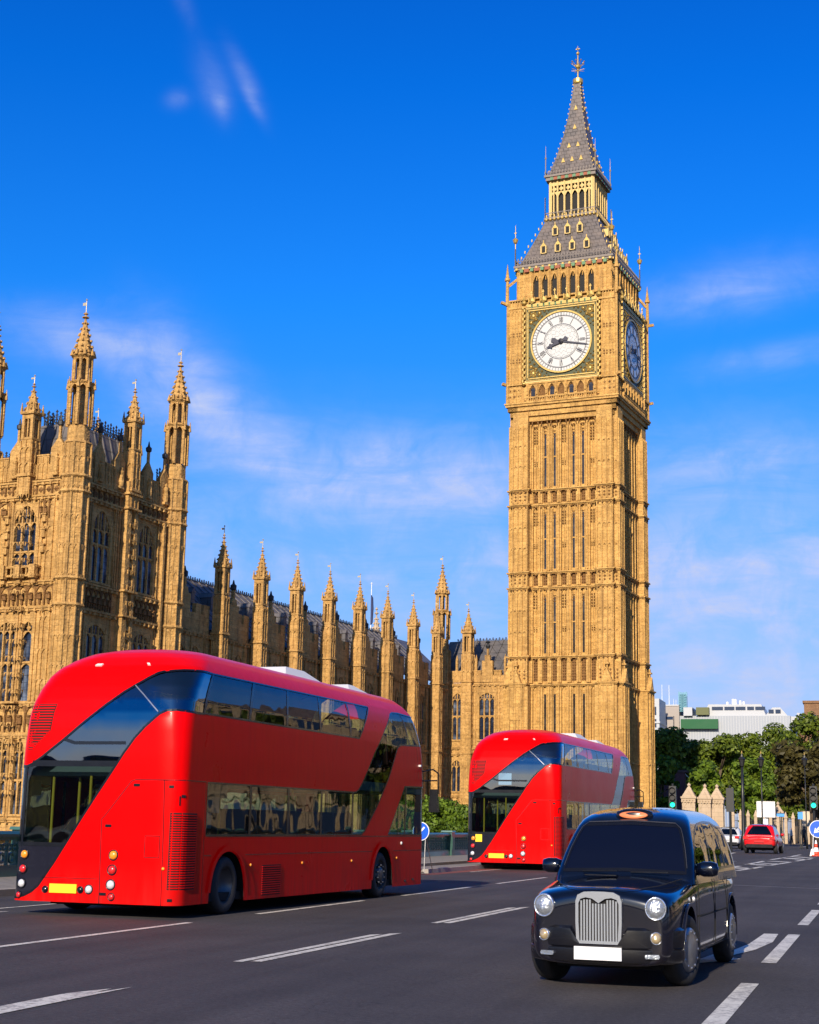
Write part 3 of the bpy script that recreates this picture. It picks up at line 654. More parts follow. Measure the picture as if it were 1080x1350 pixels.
def pinnacle(cx, cy, zl, top, r=.46, zb=0, ledge=16.4):
    """slim buttress pinnacle: square panelled shaft, slit stage, spire and vane"""
    D = .3; x, y, _ = pl(cx, cy, 0); mb = MB(); H = top - ledge
    mb.box(x - r, x + r, y - r, y + r, zb + D, ledge + D)
    for sx, sy in ((0, -1), (1, 0), (-1, 0)):
        for s in (-1, 0, 1):
            px, py = x + sx * r + (s * r * .88 if sy else 0), y + sy * r + (s * r * .88 if sx else 0)
            mb.box(px - .05, px + .05, py - .05, py + .05, zb + D, ledge + H * .35 + D)
    z = 3.0
    while z < ledge + H * .33:
        if abs(z - ledge) > .6:
            for T in (lambda u, v, w_: (x + u, y - r - v, w_), lambda u, v, w_: (x + r + v, y + u, w_)):
                m = MB(T)
                for s in (-1, 1): arch_head(m, s * r * .5 - r * .4, s * r * .5 + r * .4, z + D, .3, .06, .07)
                m.T = None; off = len(mb.v); mb.v = mb.v + m.v; mb.f += [tuple(q + off for q in f) for f in m.f]
        z += 1.15
    for zz, g in ((ledge, .1), (ledge + .12, .04), (9.2, .08)): mb.box(x - r - g - .03, x + r + g + .03, y - r - g - .03, y + r + g + .03, zz + D, zz + D + .12)
    ra = r * .92
    mb.box(x - ra, x + ra, y - ra, y + ra, ledge + D, ledge + H * .36 + D)
    z1, z2, z3 = ledge + H * .38, ledge + H * .62, ledge + H * .87
    mb.box(x - r, x + r, y - r, y + r, z1 - .15 + D, z1 + D)
    mb.box(x - .18, x + .18, y - .18, y + .18, z1 + D, z2 + D)
    for sx in (-1, 0, 1):
        for sy in (-1, 0, 1):
            if sx or sy: e = .115 if sx and sy else .05; mb.box(x + sx * ra * .8 - e, x + sx * ra * .8 + e, y + sy * ra * .8 - e, y + sy * ra * .8 + e, z1 + D, z2 + D)
    mb.box(x - ra, x + ra, y - ra, y + ra, z2 - .45 + D, z2 - .1 + D); mb.box(x - r * 1.2, x + r * 1.2, y - r * 1.2, y + r * 1.2, z2 - .1 + D, z2 + .1 + D)
    for sx in (-1, 1):
        for sy in (-1, 1): mb.cone(x + sx * r * 1.05, y + sy * r * 1.05, z2 + D, .13, z2 + .75 + D, .02, 4)
    for sx, sy in ((0, -1), (0, 1), (1, 0), (-1, 0)): mb.cone(x + sx * r, y + sy * r, z2 + D, .2, z2 + .7 + D, .02, 4)
    crocket_spire(mb, x, y, z2 + .1 + D, r * 1.15, z3 + D, .06, 4 if 0 else 8, .36, .15)
    finial(mb, x, y, z3 + D, (top - z3) * .5, .8)
    o = mb.build('pinnacle', M['stone_p'], palace); vane(o, cx, cy, z3 + (top - z3) * .4, (top - z3) * .6)
    return o
def window(T, u0, u1, z0, z1, lights, transoms=(), arch=1.0, v=0.0, depth=.3, nm='window', tracery=True):
    """stone mullions + tracery (frame) with a leaded pane as sub-part"""
    mb = MB(T); W = u1 - u0; a = arch
    arch_head(mb, u0, u1, z1 - a, a, v - .02, depth * .8)
    for s in (u0, u1): mb.box(s - .09, s + .09, v - depth, v + .05, z0, z1 - a * .4)
    mb.box(u0 - .12, u1 + .12, v - depth, v + .12, z0 - .16, z0)
    lw = W / lights
    for i in range(1, lights): mb.box(u0 + i * lw - .06, u0 + i * lw + .06, v - depth, v - .03, z0, z1 - .1)
    zs = z1 - a - .1
    for i in range(lights):
        arch_head(mb, u0 + i * lw + .04, u0 + (i + 1) * lw - .04, zs - lw * .5, lw * .6, v - .08, .12)
        if tracery:
            mb.box(u0 + (i + .5) * lw - .035, u0 + (i + .5) * lw + .035, v - depth, v - .08, zs + .1, z1 - .1)
            diamond(mb, u0 + (i + .5) * lw, zs + a * .45, lw * .2, v - .14, .05)
    for t in transoms:
        mb.box(u0, u1, v - depth, v - .04, t - .07, t + .07)
        for i in range(lights): arch_head(mb, u0 + i * lw + .04, u0 + (i + 1) * lw - .04, t - .07 - lw * .45, lw * .45, v - .1, .1)
    mb.T = None; o = mb.build(nm, M['stone_p'], palace)
    g = MB(T); g.add([(u0, v - depth + .02, z0), (u1, v - depth + .02, z0), (u1, v - depth + .02, z1), (u0, v - depth + .02, z1)], [(0, 1, 2, 3)]); g.T = None
    g.build('pane', M['leaded'], o); return o
def wall_grid(mb, u0, u1, z0, z1, holes, v=0.0, back=.32):
    us = sorted({u0, u1, *[q for h in holes for q in h[:2]]}); zs = sorted({z0, z1, *[q for h in holes for q in h[2:]]})
    for a, b in zip(us, us[1:]):
        for c, d in zip(zs, zs[1:]):
            m, n = (a + b) / 2, (c + d) / 2
            if any(h[0] < m < h[1] and h[2] < n < h[3] for h in holes): continue
            mb.add([(a, v, c), (b, v, c), (b, v, d), (a, v, d)], [(0, 1, 2, 3)])
    for h in holes:
        a, b, c, d = h; mb.add([(a, v, c), (b, v, c), (b, v, d), (a, v, d), (a, v - back, c), (b, v - back, c), (b, v - back, d), (a, v - back, d)], [(0, 1, 5, 4), (1, 2, 6, 5), (2, 3, 7, 6), (3, 0, 4, 7)])
def ledge(mb, u0, u1, z, g=.18, h=.3, bosses=True):
    mb.box(u0, u1, -.1, g, z, z + h * .45); mb.box(u0, u1, -.1, g * .6, z - h * .5, z)
    if bosses:
        n = int((u1 - u0) / .62)
        for i in range(n): u = u0 + (i + .5) * (u1 - u0) / n; mb.box(u - .1, u + .1, 0, g + .05, z - h * .75, z - .03, .03)
def carve_band(mb, u0, u1, z0, z1, v=0.0, step=.62):
    n = max(1, int((u1 - u0) / step)); w_ = (u1 - u0) / n
    for i in range(n):
        u = u0 + (i + .5) * w_; hh = (z1 - z0)
        for e in (-1, 1): mb.box(u + e * w_ * .47 - .04, u + e * w_ * .47 + .04, v, v + .12, z0, z1)
        if hh > 1.0: mb.box(u - w_ * .24, u + w_ * .24, v, v + .22, z0 + hh * .28, z0 + hh * .55, .03); mb.box(u - w_ * .16, u + w_ * .16, v, v + .3, z0 + hh * .55, z0 + hh * .62); arch_head(mb, u - w_ * .42, u + w_ * .42, z0 + hh * .66, hh * .3, v + .1, .1); mb.box(u - w_ * .1, u + w_ * .1, v, v + .14, z0 + .05, z0 + hh * .25)
        else: diamond(mb, u, (z0 + z1) / 2, min(hh, w_) * .36, v + .01, .12); mb.box(u - w_ * .47, u + w_ * .47, v, v + .08, z0, z0 + .05)
def ribs(mb, us, z0, z1, v=0.0, w_=.09, d=.1):
    for u in us: mb.box(u - w_ / 2, u + w_ / 2, v - .02, v + d, z0, z1)
def heads(mb, us, zs, v=0.0, h=.4):
    for a, b in zip(us, us[1:]):
        for z in zs: arch_head(mb, a + .03, b - .03, z, h, v + .08, .08)
def statue(mb, u, v, z, h):
    mb.lathe([(.16 * h / 1.4, 0), (.2 * h / 1.4, h * .25), (.14 * h / 1.4, h * .55), (.19 * h / 1.4, h * .72), (.07 * h / 1.4, h * .82), (.1 * h / 1.4, h * .9), (.0, h)], 8, TR((u, v, z)))

# ---------- near tower of the palace
TL, TRr, TF, TB = -20.7, -13.0, -75.58, -62.96
FF, FR = face_F(TF), face_R(TRr)
core = MB(); a = pl(TL, TF + .6, 0); b = pl(TRr - .6, TB, 0); core.box(a[0] - 14, b[0], a[1], b[1], .0, 25); core.build('inner_wall', M['stone_p'], palace)
wf = MB(FF)
fw = [(-18.05, -16.0, 18.95, 23.4), (-18.9, -17.2, 9.4, 15.0), (-16.75, -15.75, 9.4, 15.0), (-18.9, -17.2, 1.7, 6.7), (-16.75, -15.75, 1.7, 6.7)]
wall_grid(wf, -34, -13.4, 0, 25, fw + [(-26, -24, 18.95, 23.4), (-24.5, -22.8, 9.4, 15), (-26.5, -25, 9.4, 15)])
for z in (24.9, 23.85, 17.7, 15.85, 9.2, 7.0, 1.3): ledge(wf, -34, -13.4, z, .22 if z > 10 else .18)
ribs(wf, (-18.4, -18.15, -15.8, -15.5, -15.15, -14.6, -18.75, -19.3), 17.9, 23.7); heads(wf, (-15.5, -15.15, -14.6), (22.9, 21.3, 19.6)); heads(wf, (-19.3, -18.75), (22.9, 21.0, 19.3))
ribs(wf, (-17.1, -16.85, -15.6, -15.25, -14.9, -14.4, -19.1, -19.5), 9.4, 15.7); heads(wf, (-15.25, -14.9, -14.4), (14.9, 12.6, 10.5))
ribs(wf, (-17.1, -16.85, -15.6, -15.2, -14.7), 1.5, 6.9); heads(wf, (-15.6, -15.2, -14.7), (6.0, 4.0))
for z in (19.8, 20.9, 22.0):
    for u in (-18.55, -15.32): wf.box(u - .17, u + .17, .0, .24, z, z + .5, .03); wf.box(u - .22, u + .22, 0, .3, z + .5, z + .6)
# balcony
wf.box(-18.6, -15.4, 0, .55, 18.7, 18.85); wf.box(-18.6, -15.4, 0, .45, 18.1, 18.25)
for i in range(8): u = -18.5 + i * .43; wf.box(u - .05, u + .05, .38, .5, 18.2, 18.7)
for u in (-18.35, -17.0, -15.7): wf.box(u - .25, u + .25, .3, .75, 17.95, 18.9); wf.box(u - .08, u + .08, .6, .78, 18.1, 18.7); wf.box(u - .2, u + .2, 0, .5, 17.6, 17.95, .06)
wf.T = None; wf.build('wall', M['stone_p'], palace)
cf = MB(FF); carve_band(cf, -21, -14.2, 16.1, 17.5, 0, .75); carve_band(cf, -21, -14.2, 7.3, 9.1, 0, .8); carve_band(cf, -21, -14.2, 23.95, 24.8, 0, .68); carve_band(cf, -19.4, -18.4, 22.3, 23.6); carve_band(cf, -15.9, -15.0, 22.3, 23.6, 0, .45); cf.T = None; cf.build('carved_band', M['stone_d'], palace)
window(FF, -18.05, -16.0, 18.95, 23.4, 3, (19.95,), 1.3)
for z0, z1, tr in ((9.4, 15.0, (12.1,)), (1.7, 6.7, (4.0,))):
    window(FF, -18.9, -17.2, z0, z1, 3, tr, .6); window(FF, -16.75, -15.75, z0, z1, 1 if z0 > 5 else 2, tr, .7)
# right face of the tower
wr = MB(FR); rw = []
for c in (-72.05, -66.3): rw += [(c - 1.15, c + 1.15, 18.1, 23.45), (c - 1.2, c + 1.2, 9.6, 15.1), (c - 1.2, c + 1.2, 1.7, 6.7)]
wall_grid(wr, TF, TB, 0, 25, rw, 0, .2)
for z in (24.9, 23.85, 17.7, 15.85, 9.2, 7.0, 1.3): ledge(wr, TF, TB, z, .3)
for c in (-72.05, -66.3):
    ribs(wr, (c - 1.7, c - 1.45, c + 1.45, c + 1.7, c + 2.0), 17.9, 23.7, 0, .1, .16); ribs(wr, (c - 1.6, c + 1.6), 9.4, 15.6)
for c in (-69.2, -69.2 + .0001):
    pass
wr.box(-69.75, -69.2, 0, .55, 0, 26.0); wr.box(-68.7, -68.35, 0, .55, 0, 26.0); wr.box(-69.3, -68.6, 0, .3, 0, 25.9)
wr.box(-64.55, -64.3, 0, .4, 9.2, 23.8)
for z in (25, 23.9, 17.75, 15.9, 9.2): wr.box(-69.9, -68.2, 0, .75, z, z + .15)
for z in [18.4 + .62 * i for i in range(8)] + [10 + .62 * i for i in range(9)]: wr.box(-69.12, -68.78, .2, .5, z, z + .3, .04)
wr.T = None; wr.build('wall', M['stone_p'], palace)
cr = MB(FR)
for c in (-72.05, -66.3): carve_band(cr, c - 1.5, c + 1.5, 16.1, 17.5, 0, .6); carve_band(cr, c - 1.9, c + 1.9, 23.95, 24.8, 0, .6); carve_band(cr, c - 1.5, c + 1.5, 7.3, 9.1)
cr.T = None; cr.build('carved_band', M['stone_d'], palace)
for c in (-72.05, -66.3):
    window(FR, c - 1.15, c + 1.15, 18.1, 23.45, 3, (20.8,), 1.5, 0, .2); window(FR, c - 1.2, c + 1.2, 9.6, 15.1, 3, (12.2,), .7, 0, .2); window(FR, c - 1.2, c + 1.2, 1.7, 6.7, 3, (4,), .7, 0, .4)
# parapet
def parapet(T, u0, u1, z, merl=1.3, back=.35, stat=True, gap=.32, nm='parapet', h=1.7):
    mb = MB(T); mb.box(u0, u1, -back, 0, z, z + h * .62); n = max(1, int((u1 - u0) / merl)); w_ = (u1 - u0) / n
    for i in range(n):
        u = u0 + (i + .5) * w_; mb.box(u - w_ / 2 + gap / 2, u + w_ / 2 - gap / 2, -back + .003, -.003, z + h * .62, z + h); mb.box(u - w_ / 2 + gap / 2 - .04, u + w_ / 2 - gap / 2 + .04, -back, .05, z + h, z + h + .1)
        for s in (-1, 0, 1): mb.box(u + s * w_ * .3 - .04, u + s * w_ * .3 + .04, 0, .07, z, z + h * .95)
        arch_head(mb, u - w_ * .3, u, z + h * .5, .3, .06, .06); arch_head(mb, u, u + w_ * .3, z + h * .5, .3, .06, .06)
        if stat and i % 2 == 1:
            mb.box(u - .6, u + .6, -back + .006, .1, z, z + h + .5); mb.add([(u - .62, .1, z + h + .5), (u + .62, .1, z + h + .5), (u, .1, z + h + 1.3), (u - .62, -.2, z + h + .5), (u + .62, -.2, z + h + .5), (u, -.2, z + h + 1.3)], [(0, 1, 2), (0, 2, 5, 3), (1, 4, 5, 2), (3, 5, 4)])
            mb.box(u - .09, u + .09, -.12, .06, z + h + 1.1, z + h + 2.1); statue(mb, u, .22, z + .35, 1.5); mb.box(u - .25, u + .25, 0, .35, z + .15, z + .35)
    mb.T = None; o = mb.build(nm, M['stone_p'], palace)
    if stat:
        m = MB(T)
        for i in range(n):
            if i % 2 == 1: u = u0 + (i + .5) * w_; m.lathe([(.06, 0), (.22, .12), (.24, .38), (.1, .5), (.05, .8), (0, .95)], 8, TR((u, -.03, z + h + 2.05)))
        m.T = None; m.build('chimney_cowl', M['iron'], o)
    return o
parapet(FF, -34, -21.4, 25.15, 1.35); parapet(FF, -20.0, -17.55, 25.15, 1.2); parapet(FF, -16.55, -13.9, 25.15, 1.3)
parapet(FR, TF + .8, -69.7, 25.15, 1.25); parapet(FR, -68.3, TB - .8, 25.15, 1.1)
parapet(face_R(TL + .3), TF, TB, 25.15, 1.3, stat=False)
for (cx, cy) in ((TRr + .1, TF - .1), (TRr + .1, TB), (TL, TF - .1)):
    turret(cx, cy, 0, .98, 38.2, zl=27.4, ledges=(25.0, 23.9, 17.75, 15.9, 9.2, 7.0))
# mid pinnacles with statues
for cx, cy, top in ((-17.05, TF - .1, 32.9), (TRr + .1, -69.0, 34.0), (-17.05, TB, 32.9), (-26, TF - .1, 32.9), (TL + .2, TB, 34)):
    pinnacle(cx, cy, 0, top, .5, 24, 25.3)
# mansard roof with iron cresting
mr = MB(); x0, y0, _ = pl(TL + 1.3, TF + 1.2, 0); x1, y1, _ = pl(TRr - 1.3, TB - 1.2, 0)
mr.box(x0, x1, y0, y1, 25.3, 30.2, 1.15, 1.4)
mr.box(x0 - 14, x0 + .2, y0 + .8, y1 - 1.5, 25.3, 28.0, 0, 1.2)
rf = mr.build('mansard_roof', M['slate2'], palace)
def cresting(T, u0, u1, z, h=1.0, step=.42, parent=None):
    mb = MB(T); n = int((u1 - u0) / step)
    for i in range(n + 1):
        u = u0 + (u1 - u0) * i / n; hh = h * (1.0 if i % 2 else .85)
        mb.box(u - .035, u + .035, -.03, .03, z, z + hh); mb.box(u - .12, u + .12, -.025, .025, z + hh * .62, z + hh * .7); mb.box(u - .1, u + .1, -.03, .03, z + hh * .85, z + hh * .93)
        if i < n:
            a, b = u, u + (u1 - u0) / n; mb.bar((a, 0, z), (b, 0, z + h * .5), .04); mb.bar((a, 0, z + h * .5), (b, 0, z), .04)
    mb.box(u0, u1, -.02, .02, z + h * .5, z + h * .55); mb.box(u0, u1, -.035, .035, z - .03, z + .05)
    mb.T = None; return mb.build('iron_cresting', M['iron'], parent or palace)
zt = 29.9
cresting(face_F(TF + 2.7), TL + 2.6, TRr - 2.55, zt, 1.15, .36, rf); cresting(face_R(TRr - 2.5), TF + 2.7, TB - 2.7, zt, 1.15, .36, rf); cresting(face_R(TL + 2.6), TF + 2.7, TB - 2.7, zt, 1.15, .36, rf); cresting(face_F(TB - 2.7), TL + 2.6, TRr - 2.55, zt, 1.15, .36, rf)
cresting(face_F(TF + 4), TL - 8, TL + 1.2, 27.7, .9, .36, rf); cresting(face_R(TRr - 1.0), TB - .9, TB + .6, 27.4, 1.1, .36, rf)
rb = MB()
for i in range(9): y = TF + 2.2 + i * 1.0; p, q = pl(TRr - 1.25, y, 25.6), pl(TRr - 2.45, y, 29.9); rb.bar(p, q, .12)
for i in range(6): x = TL + 2.2 + i * .8; p, q = pl(x, TF + 1.25, 25.6), pl(x, TF + 2.6, 29.9); rb.bar(p, q, .07)
rb.build('roof_ribs', M['slate2'], rf)

# ---------- long side range with buttress pinnacles
GX = -14.0; FG = face_R(GX)
YS = [-9.1 - 6.5 * k for k in range(8)]
wg = MB(FG); holes = []; wins = []
for k in range(8):
    c = YS[k] - 3.25
    if k == 7: c = YS[k] - 3.6
    for d in (-1.15, 1.15):
        holes.append((c + d - .75, c + d + .75, 9.9, 15.3)); holes.append((c + d - .75, c + d + .75, 2, 7)); wins.append((c + d - .75, c + d + .75, 9.9, 15.3)); wins.append((c + d - .75, c + d + .75, 2, 7))
wall_grid(wg, TB, -4.25, 0, 16.4, holes, 0, .4)
for z in (16.2, 9.2, 7.6, 1.3): ledge(wg, TB, -4.25, z, .22)
for k in range(8):
    c = YS[k] - 3.25; ribs(wg, (c - 2.2, c - 2.0, c, c + 2.0, c + 2.2), 9.5, 16, 0, .12, .14)
wg.T = None; wg.build('wall', M['stone_p'], palace)
for (a, b, c, d) in wins: window(FG, a, b, c, d, 2, (c + 2.6,), .7, 0, .22)
for k in range(8):
    pinnacle(GX + .75, YS[k], 0, 25.45, .47, 0, 16.4)
    lo = YS[k] - 6.0 if k < 7 else TB; hi = YS[k] - .55
    mb = MB(FG); m = (lo + hi) / 2
    mb.box(lo, hi, -.35, 0, 16.4, 17.9)
    for a, b in ((lo, lo + .9), (lo + 1.3, lo + 2.1), (hi - .9, hi), (hi - 2.1, hi - 1.3)): mb.box(a, b, -.353, .003, 17.9, 18.7)
    mb.box(m - .75, m + .75, -.356, .12, 16.4, 19.3); mb.box(m - .45, m + .45, -.3, .1, 19.3, 19.8, .15); mb.box(m - .14, m + .14, -.2, .06, 19.7, 20.6)
    heads(mb, [lo + .2, lo + 1.1, lo + 2.0, m - .75], (17.2,), 0, .4); mb.T = None; o = mb.build('parapet', M['stone_p'], palace)
    m2 = MB(FG); m2.lathe([(.1, 0), (.26, .15), (.28, .5), (.12, .62), (.06, .9), (0, 1.0)], 8, TR((m, -.07, 20.5))); m2.T = None; m2.build('chimney_cowl', M['iron'], o)
rg = MB(); x0, y0, _ = pl(GX - .4, TB, 0); x1, y1, _ = pl(GX - 6.4, -4.0, 0)
rg.add([(x0, y0, 17.2), (x0, y1 + 4, 17.2), (x1, y1 + 4, 22.5), (x1, y0, 22.5), (x1 - 6, y0, 17.2), (x1 - 6, y1 + 4, 17.2)], [(0, 1, 2, 3), (3, 2, 5, 4)])
r2 = rg.build('roof', M['slate2'], palace)
cresting(face_R(GX - 6.4), TB, -4, 22.2, .42, .38, r2)
rb = MB()
for k in range(46): y = TB + 1 + k * 1.26; rb.bar(pl(GX - .5, y, 17.3), pl(GX - 6.35, y, 22.22), .09)
rb.build('roof_ribs', M['slate2'], r2)
for k in range(8):
    for d in (-1.6, 1.6):
        mb = MB(FG); y = YS[k] - 3.25 + d; mb.box(y - .28, y + .28, -4.0, -3.0, 19.3, 20.3); mb.add([(y - .36, -2.95, 20.3), (y + .36, -2.95, 20.3), (y, -2.95, 20.75), (y - .36, -4.3, 20.3), (y + .36, -4.3, 20.3), (y, -4.3, 20.75)], [(0, 1, 2), (0, 2, 5, 3), (1, 4, 5, 2)]); mb.T = None; mb.build('roof_vent', M['slate2'], r2)
# ---------- end range beside the clock tower
FW = face_F(-4.25); ww = MB(FW)
wh = [(-13.4, -12.2, 10.8, 15.9), (-13.4, -12.2, 5.2, 8.6), (-13.4, -12.2, 1.2, 4.2), (-10.25, -8.35, 10.8, 15.9), (-10.25, -8.35, 5.2, 8.6), (-10.25, -8.35, 1.2, 4.2)]
wall_grid(ww, -14.2, -5.5, 0, 17, wh, 0, .3)
for z in (16.8, 9.9, 9.2, 4.7, 1.0): ledge(ww, -14.2, -5.5, z, .16, .25)
ribs(ww, (-13.9, -13.6, -12.0, -10.9, -10.6, -8.1, -7.8, -7.4, -7.0), 1.2, 16.6); heads(ww, (-8.1, -7.8, -7.4, -7.0), (15.8, 13.4, 11.6, 8.2)); heads(ww, (-10.9, -10.6, -10.3), (15.8, 13.4, 11.6, 8.2))
ww.T = None; ww.build('wall', M['stone_p'], palace)
for (a, b, c, d) in wh: window(FW, a, b, c, d, 2 if b - a < 1.5 else 3, (c + (d - c) * .5,) if c > 9 else (), .6, 0, .26)
parapet(FW, -14.2, -12.0, 17.05, 1.1, stat=False, h=1.2); parapet(FW, -11.0, -6.3, 17.05, 1.15, stat=False, h=1.2)
mb = MB(FW); mb.box(-9.9, -8.6, -.34, .1, 17.05, 19.4, .03); mb.box(-9.55, -8.95, -.3, .08, 19.4, 20.0); mb.box(-9.35, -9.15, -.2, 0, 20, 21.0)
for u in (-12.9, -7.2, -10.6): mb.box(u - .12, u + .12, -.2, .02, 18.2, 19.6); mb.cone(u, -.1, 19.6, .16, 20.1, .02, 4)
mb.T = None; o = mb.build('parapet_gable', M['stone_p'], palace)
m2 = MB(FW); m2.lathe([(.1, 0), (.2, .1), (.3, .3), (.12, .6), (.3, .75), (0, 1.0)], 8, TR((-9.25, -.1, 20.7))); m2.T = None; m2.build('chimney_cowl', M['iron'], o)
rg = MB(); a = pl(-16, -3.9, 0); b = pl(-5.6, 1.2, 0); rg.add([(a[0], a[1], 18.0), (b[0], a[1], 18.0), (b[0], b[1], 22.6), (a[0], b[1], 22.6), (a[0], b[1] + 5, 18), (b[0], b[1] + 5, 18)], [(0, 1, 2, 3), (3, 2, 5, 4)])
r3 = rg.build('roof', M['slate2'], palace); cresting(face_F(1.2), -15, -5.6, 22.2, .45, .38, r3)
rb = MB()
for k in range(9): x = -14.6 + k * 1.05; rb.bar(pl(x, -3.85, 17.8), pl(x, 1.15, 22.35), .08)
rb.build('roof_ribs', M['slate2'], r3)
turret(-14.75, -4.3, 0, .98, 31.4, zl=20.6, ledges=(16.9, 9.9, 9.2, 4.7))
pinnacle(-11.45, -4.5, 0, 25.9, .55, 0, 17.0)
# ---------- far spires and flagpole seen over the roof (other parts of the palace)
for (px_, py_, h_, r_) in ((-47.5, 33.3, 31.7, .8), (-43.5, 35.3, 31.8, .9), (-41.9, 36.1, 32.6, 1.1), (-40.5, 36.7, 32.2, .9)):
    mb = MB(); x, y, _ = pl(px_, py_, 0); mb.cone(x, y, 0, r_, 26.5, r_, 8)
    for i in range(8): a = pi / 4 * i; mb.cone(x + r_ * cos(a), y + r_ * sin(a), 25.5, .2, 28, .02, 4)
    crocket_spire(mb, x, y, 26.5, r_ * .9, h_ - 1.6, .12, 8, .6, .3); finial(mb, x, y, h_ - 1.6, 1.6, 1.5); mb.build('far_turret', M['stone_g'], palace)

# ================================================================ VEHICLE SHELL TOOL
def interp(v, xs, ys):
    if v <= xs[0]: return ys[0]
    if v >= xs[-1]: return ys[-1]
    for i in range(len(xs) - 1):
        if v <= xs[i + 1]: t = (v - xs[i]) / (xs[i + 1] - xs[i]); return ys[i] + (ys[i + 1] - ys[i]) * t
class Shell:
    """body skin built from rounded-rectangle rings (z, side, near-end and far-end inset, corner radius);
    (p, v) unrolls it: p runs along the right side (0..L), the near end (0..-W), the left side and the far end"""
    def __init__(s, RG, W, L, a=.3): s.R = RG; s.W = W; s.L = L; s.a = a; s.VV = [RG[0][0]]; [s.VV.append(s.VV[-1] + hypot(RG[i][0] - RG[i - 1][0], RG[i][1] - RG[i - 1][1])) for i in range(1, len(RG))]
    def ring(s, v): return [interp(v, s.VV, [r[i] for r in s.R]) for i in range(5)]
    def vz(s, z):      # v coordinate for a height
        return interp(z, [r[0] for r in s.R], s.VV)
    def pos(s, p, v):
        z, si, ri, fi, r = s.ring(v); a, W, L = s.a, s.W, s.L; x0, x1, l0, l1 = si, W - si, ri, L - fi
        if a <= p <= L - a: t = (p - a) / (L - 2 * a); l, q = l0 + r + t * (l1 - l0 - 2 * r), x0
        elif -a < p < a: t = (a - p) / (2 * a) * pi / 2; l, q = l0 + r - r * sin(t), x0 + r - r * cos(t)
        elif -(W - a) <= p <= -a: t = (-p - a) / (W - 2 * a); l, q = l0, x0 + r + t * (x1 - x0 - 2 * r)
        elif -(W + a) < p < -(W - a): t = (-p - (W - a)) / (2 * a) * pi / 2; l, q = l0 + r - r * cos(t), x1 - r + r * sin(t)
        elif -(W + L - a) <= p <= -(W + a): t = (-p - W - a) / (L - 2 * a); l, q = l0 + r + t * (l1 - l0 - 2 * r), x1
        elif p < 0: t = min(1, (-p - (W + L - a)) / (2 * a)) * pi / 2; l, q = l1 - r + r * sin(t), x1 - r + r * cos(t)
        elif p < L + a: t = (p - (L - a)) / (2 * a) * pi / 2; l, q = l1 - r + r * sin(t), x0 + r - r * cos(t)
        else: t = (p - L - a) / (W - 2 * a); l, q = l1, x0 + r + t * (x1 - x0 - 2 * r)
        return Vector((W / 2 - q, l, z))
    def nrm(s, p, v):
        e = .012; lo, hi = s.pos(p, max(v - e, s.VV[0])), s.pos(p, min(v + e, s.VV[-1]))
        n = (s.pos(p + e, v) - s.pos(p - e, v)).cross(hi - lo)
        if n.length < 1e-9: return Vector((0, 0, 1))
        n.normalize(); m = s.pos(p, v) - Vector((0, s.L / 2, s.R[0][0] + .8))
        return n if n.dot(m) > 0 else -n
    def frame(s, p, v):
        n = s.nrm(p, v); t = (s.pos(p + .01, v) - s.pos(p - .01, v)).normalized(); b = n.cross(t)
        m = Matrix((t, b, n)).transposed().to_4x4(); m.translation = s.pos(p, v); return m
def inside(x, y, P):
    c = False; n = len(P)
    for i in range(n):
        (x0, y0), (x1, y1) = P[i], P[(i + 1) % n]
        if (y0 > y) != (y1 > y) and x < (x1 - x0) * (y - y0) / (y1 - y0) + x0: c = not c
    return c
def densify(P, d=.12):
    out = []
    for i in range(len(P)):
        a, b = P[i], P[(i + 1) % len(P)]; n = max(1, int(hypot(a[0] - b[0], a[1] - b[1]) / d))
        out += [(a[0] + (b[0] - a[0]) * j / n, a[1] + (b[1] - a[1]) * j / n) for j in range(n)]
    return out
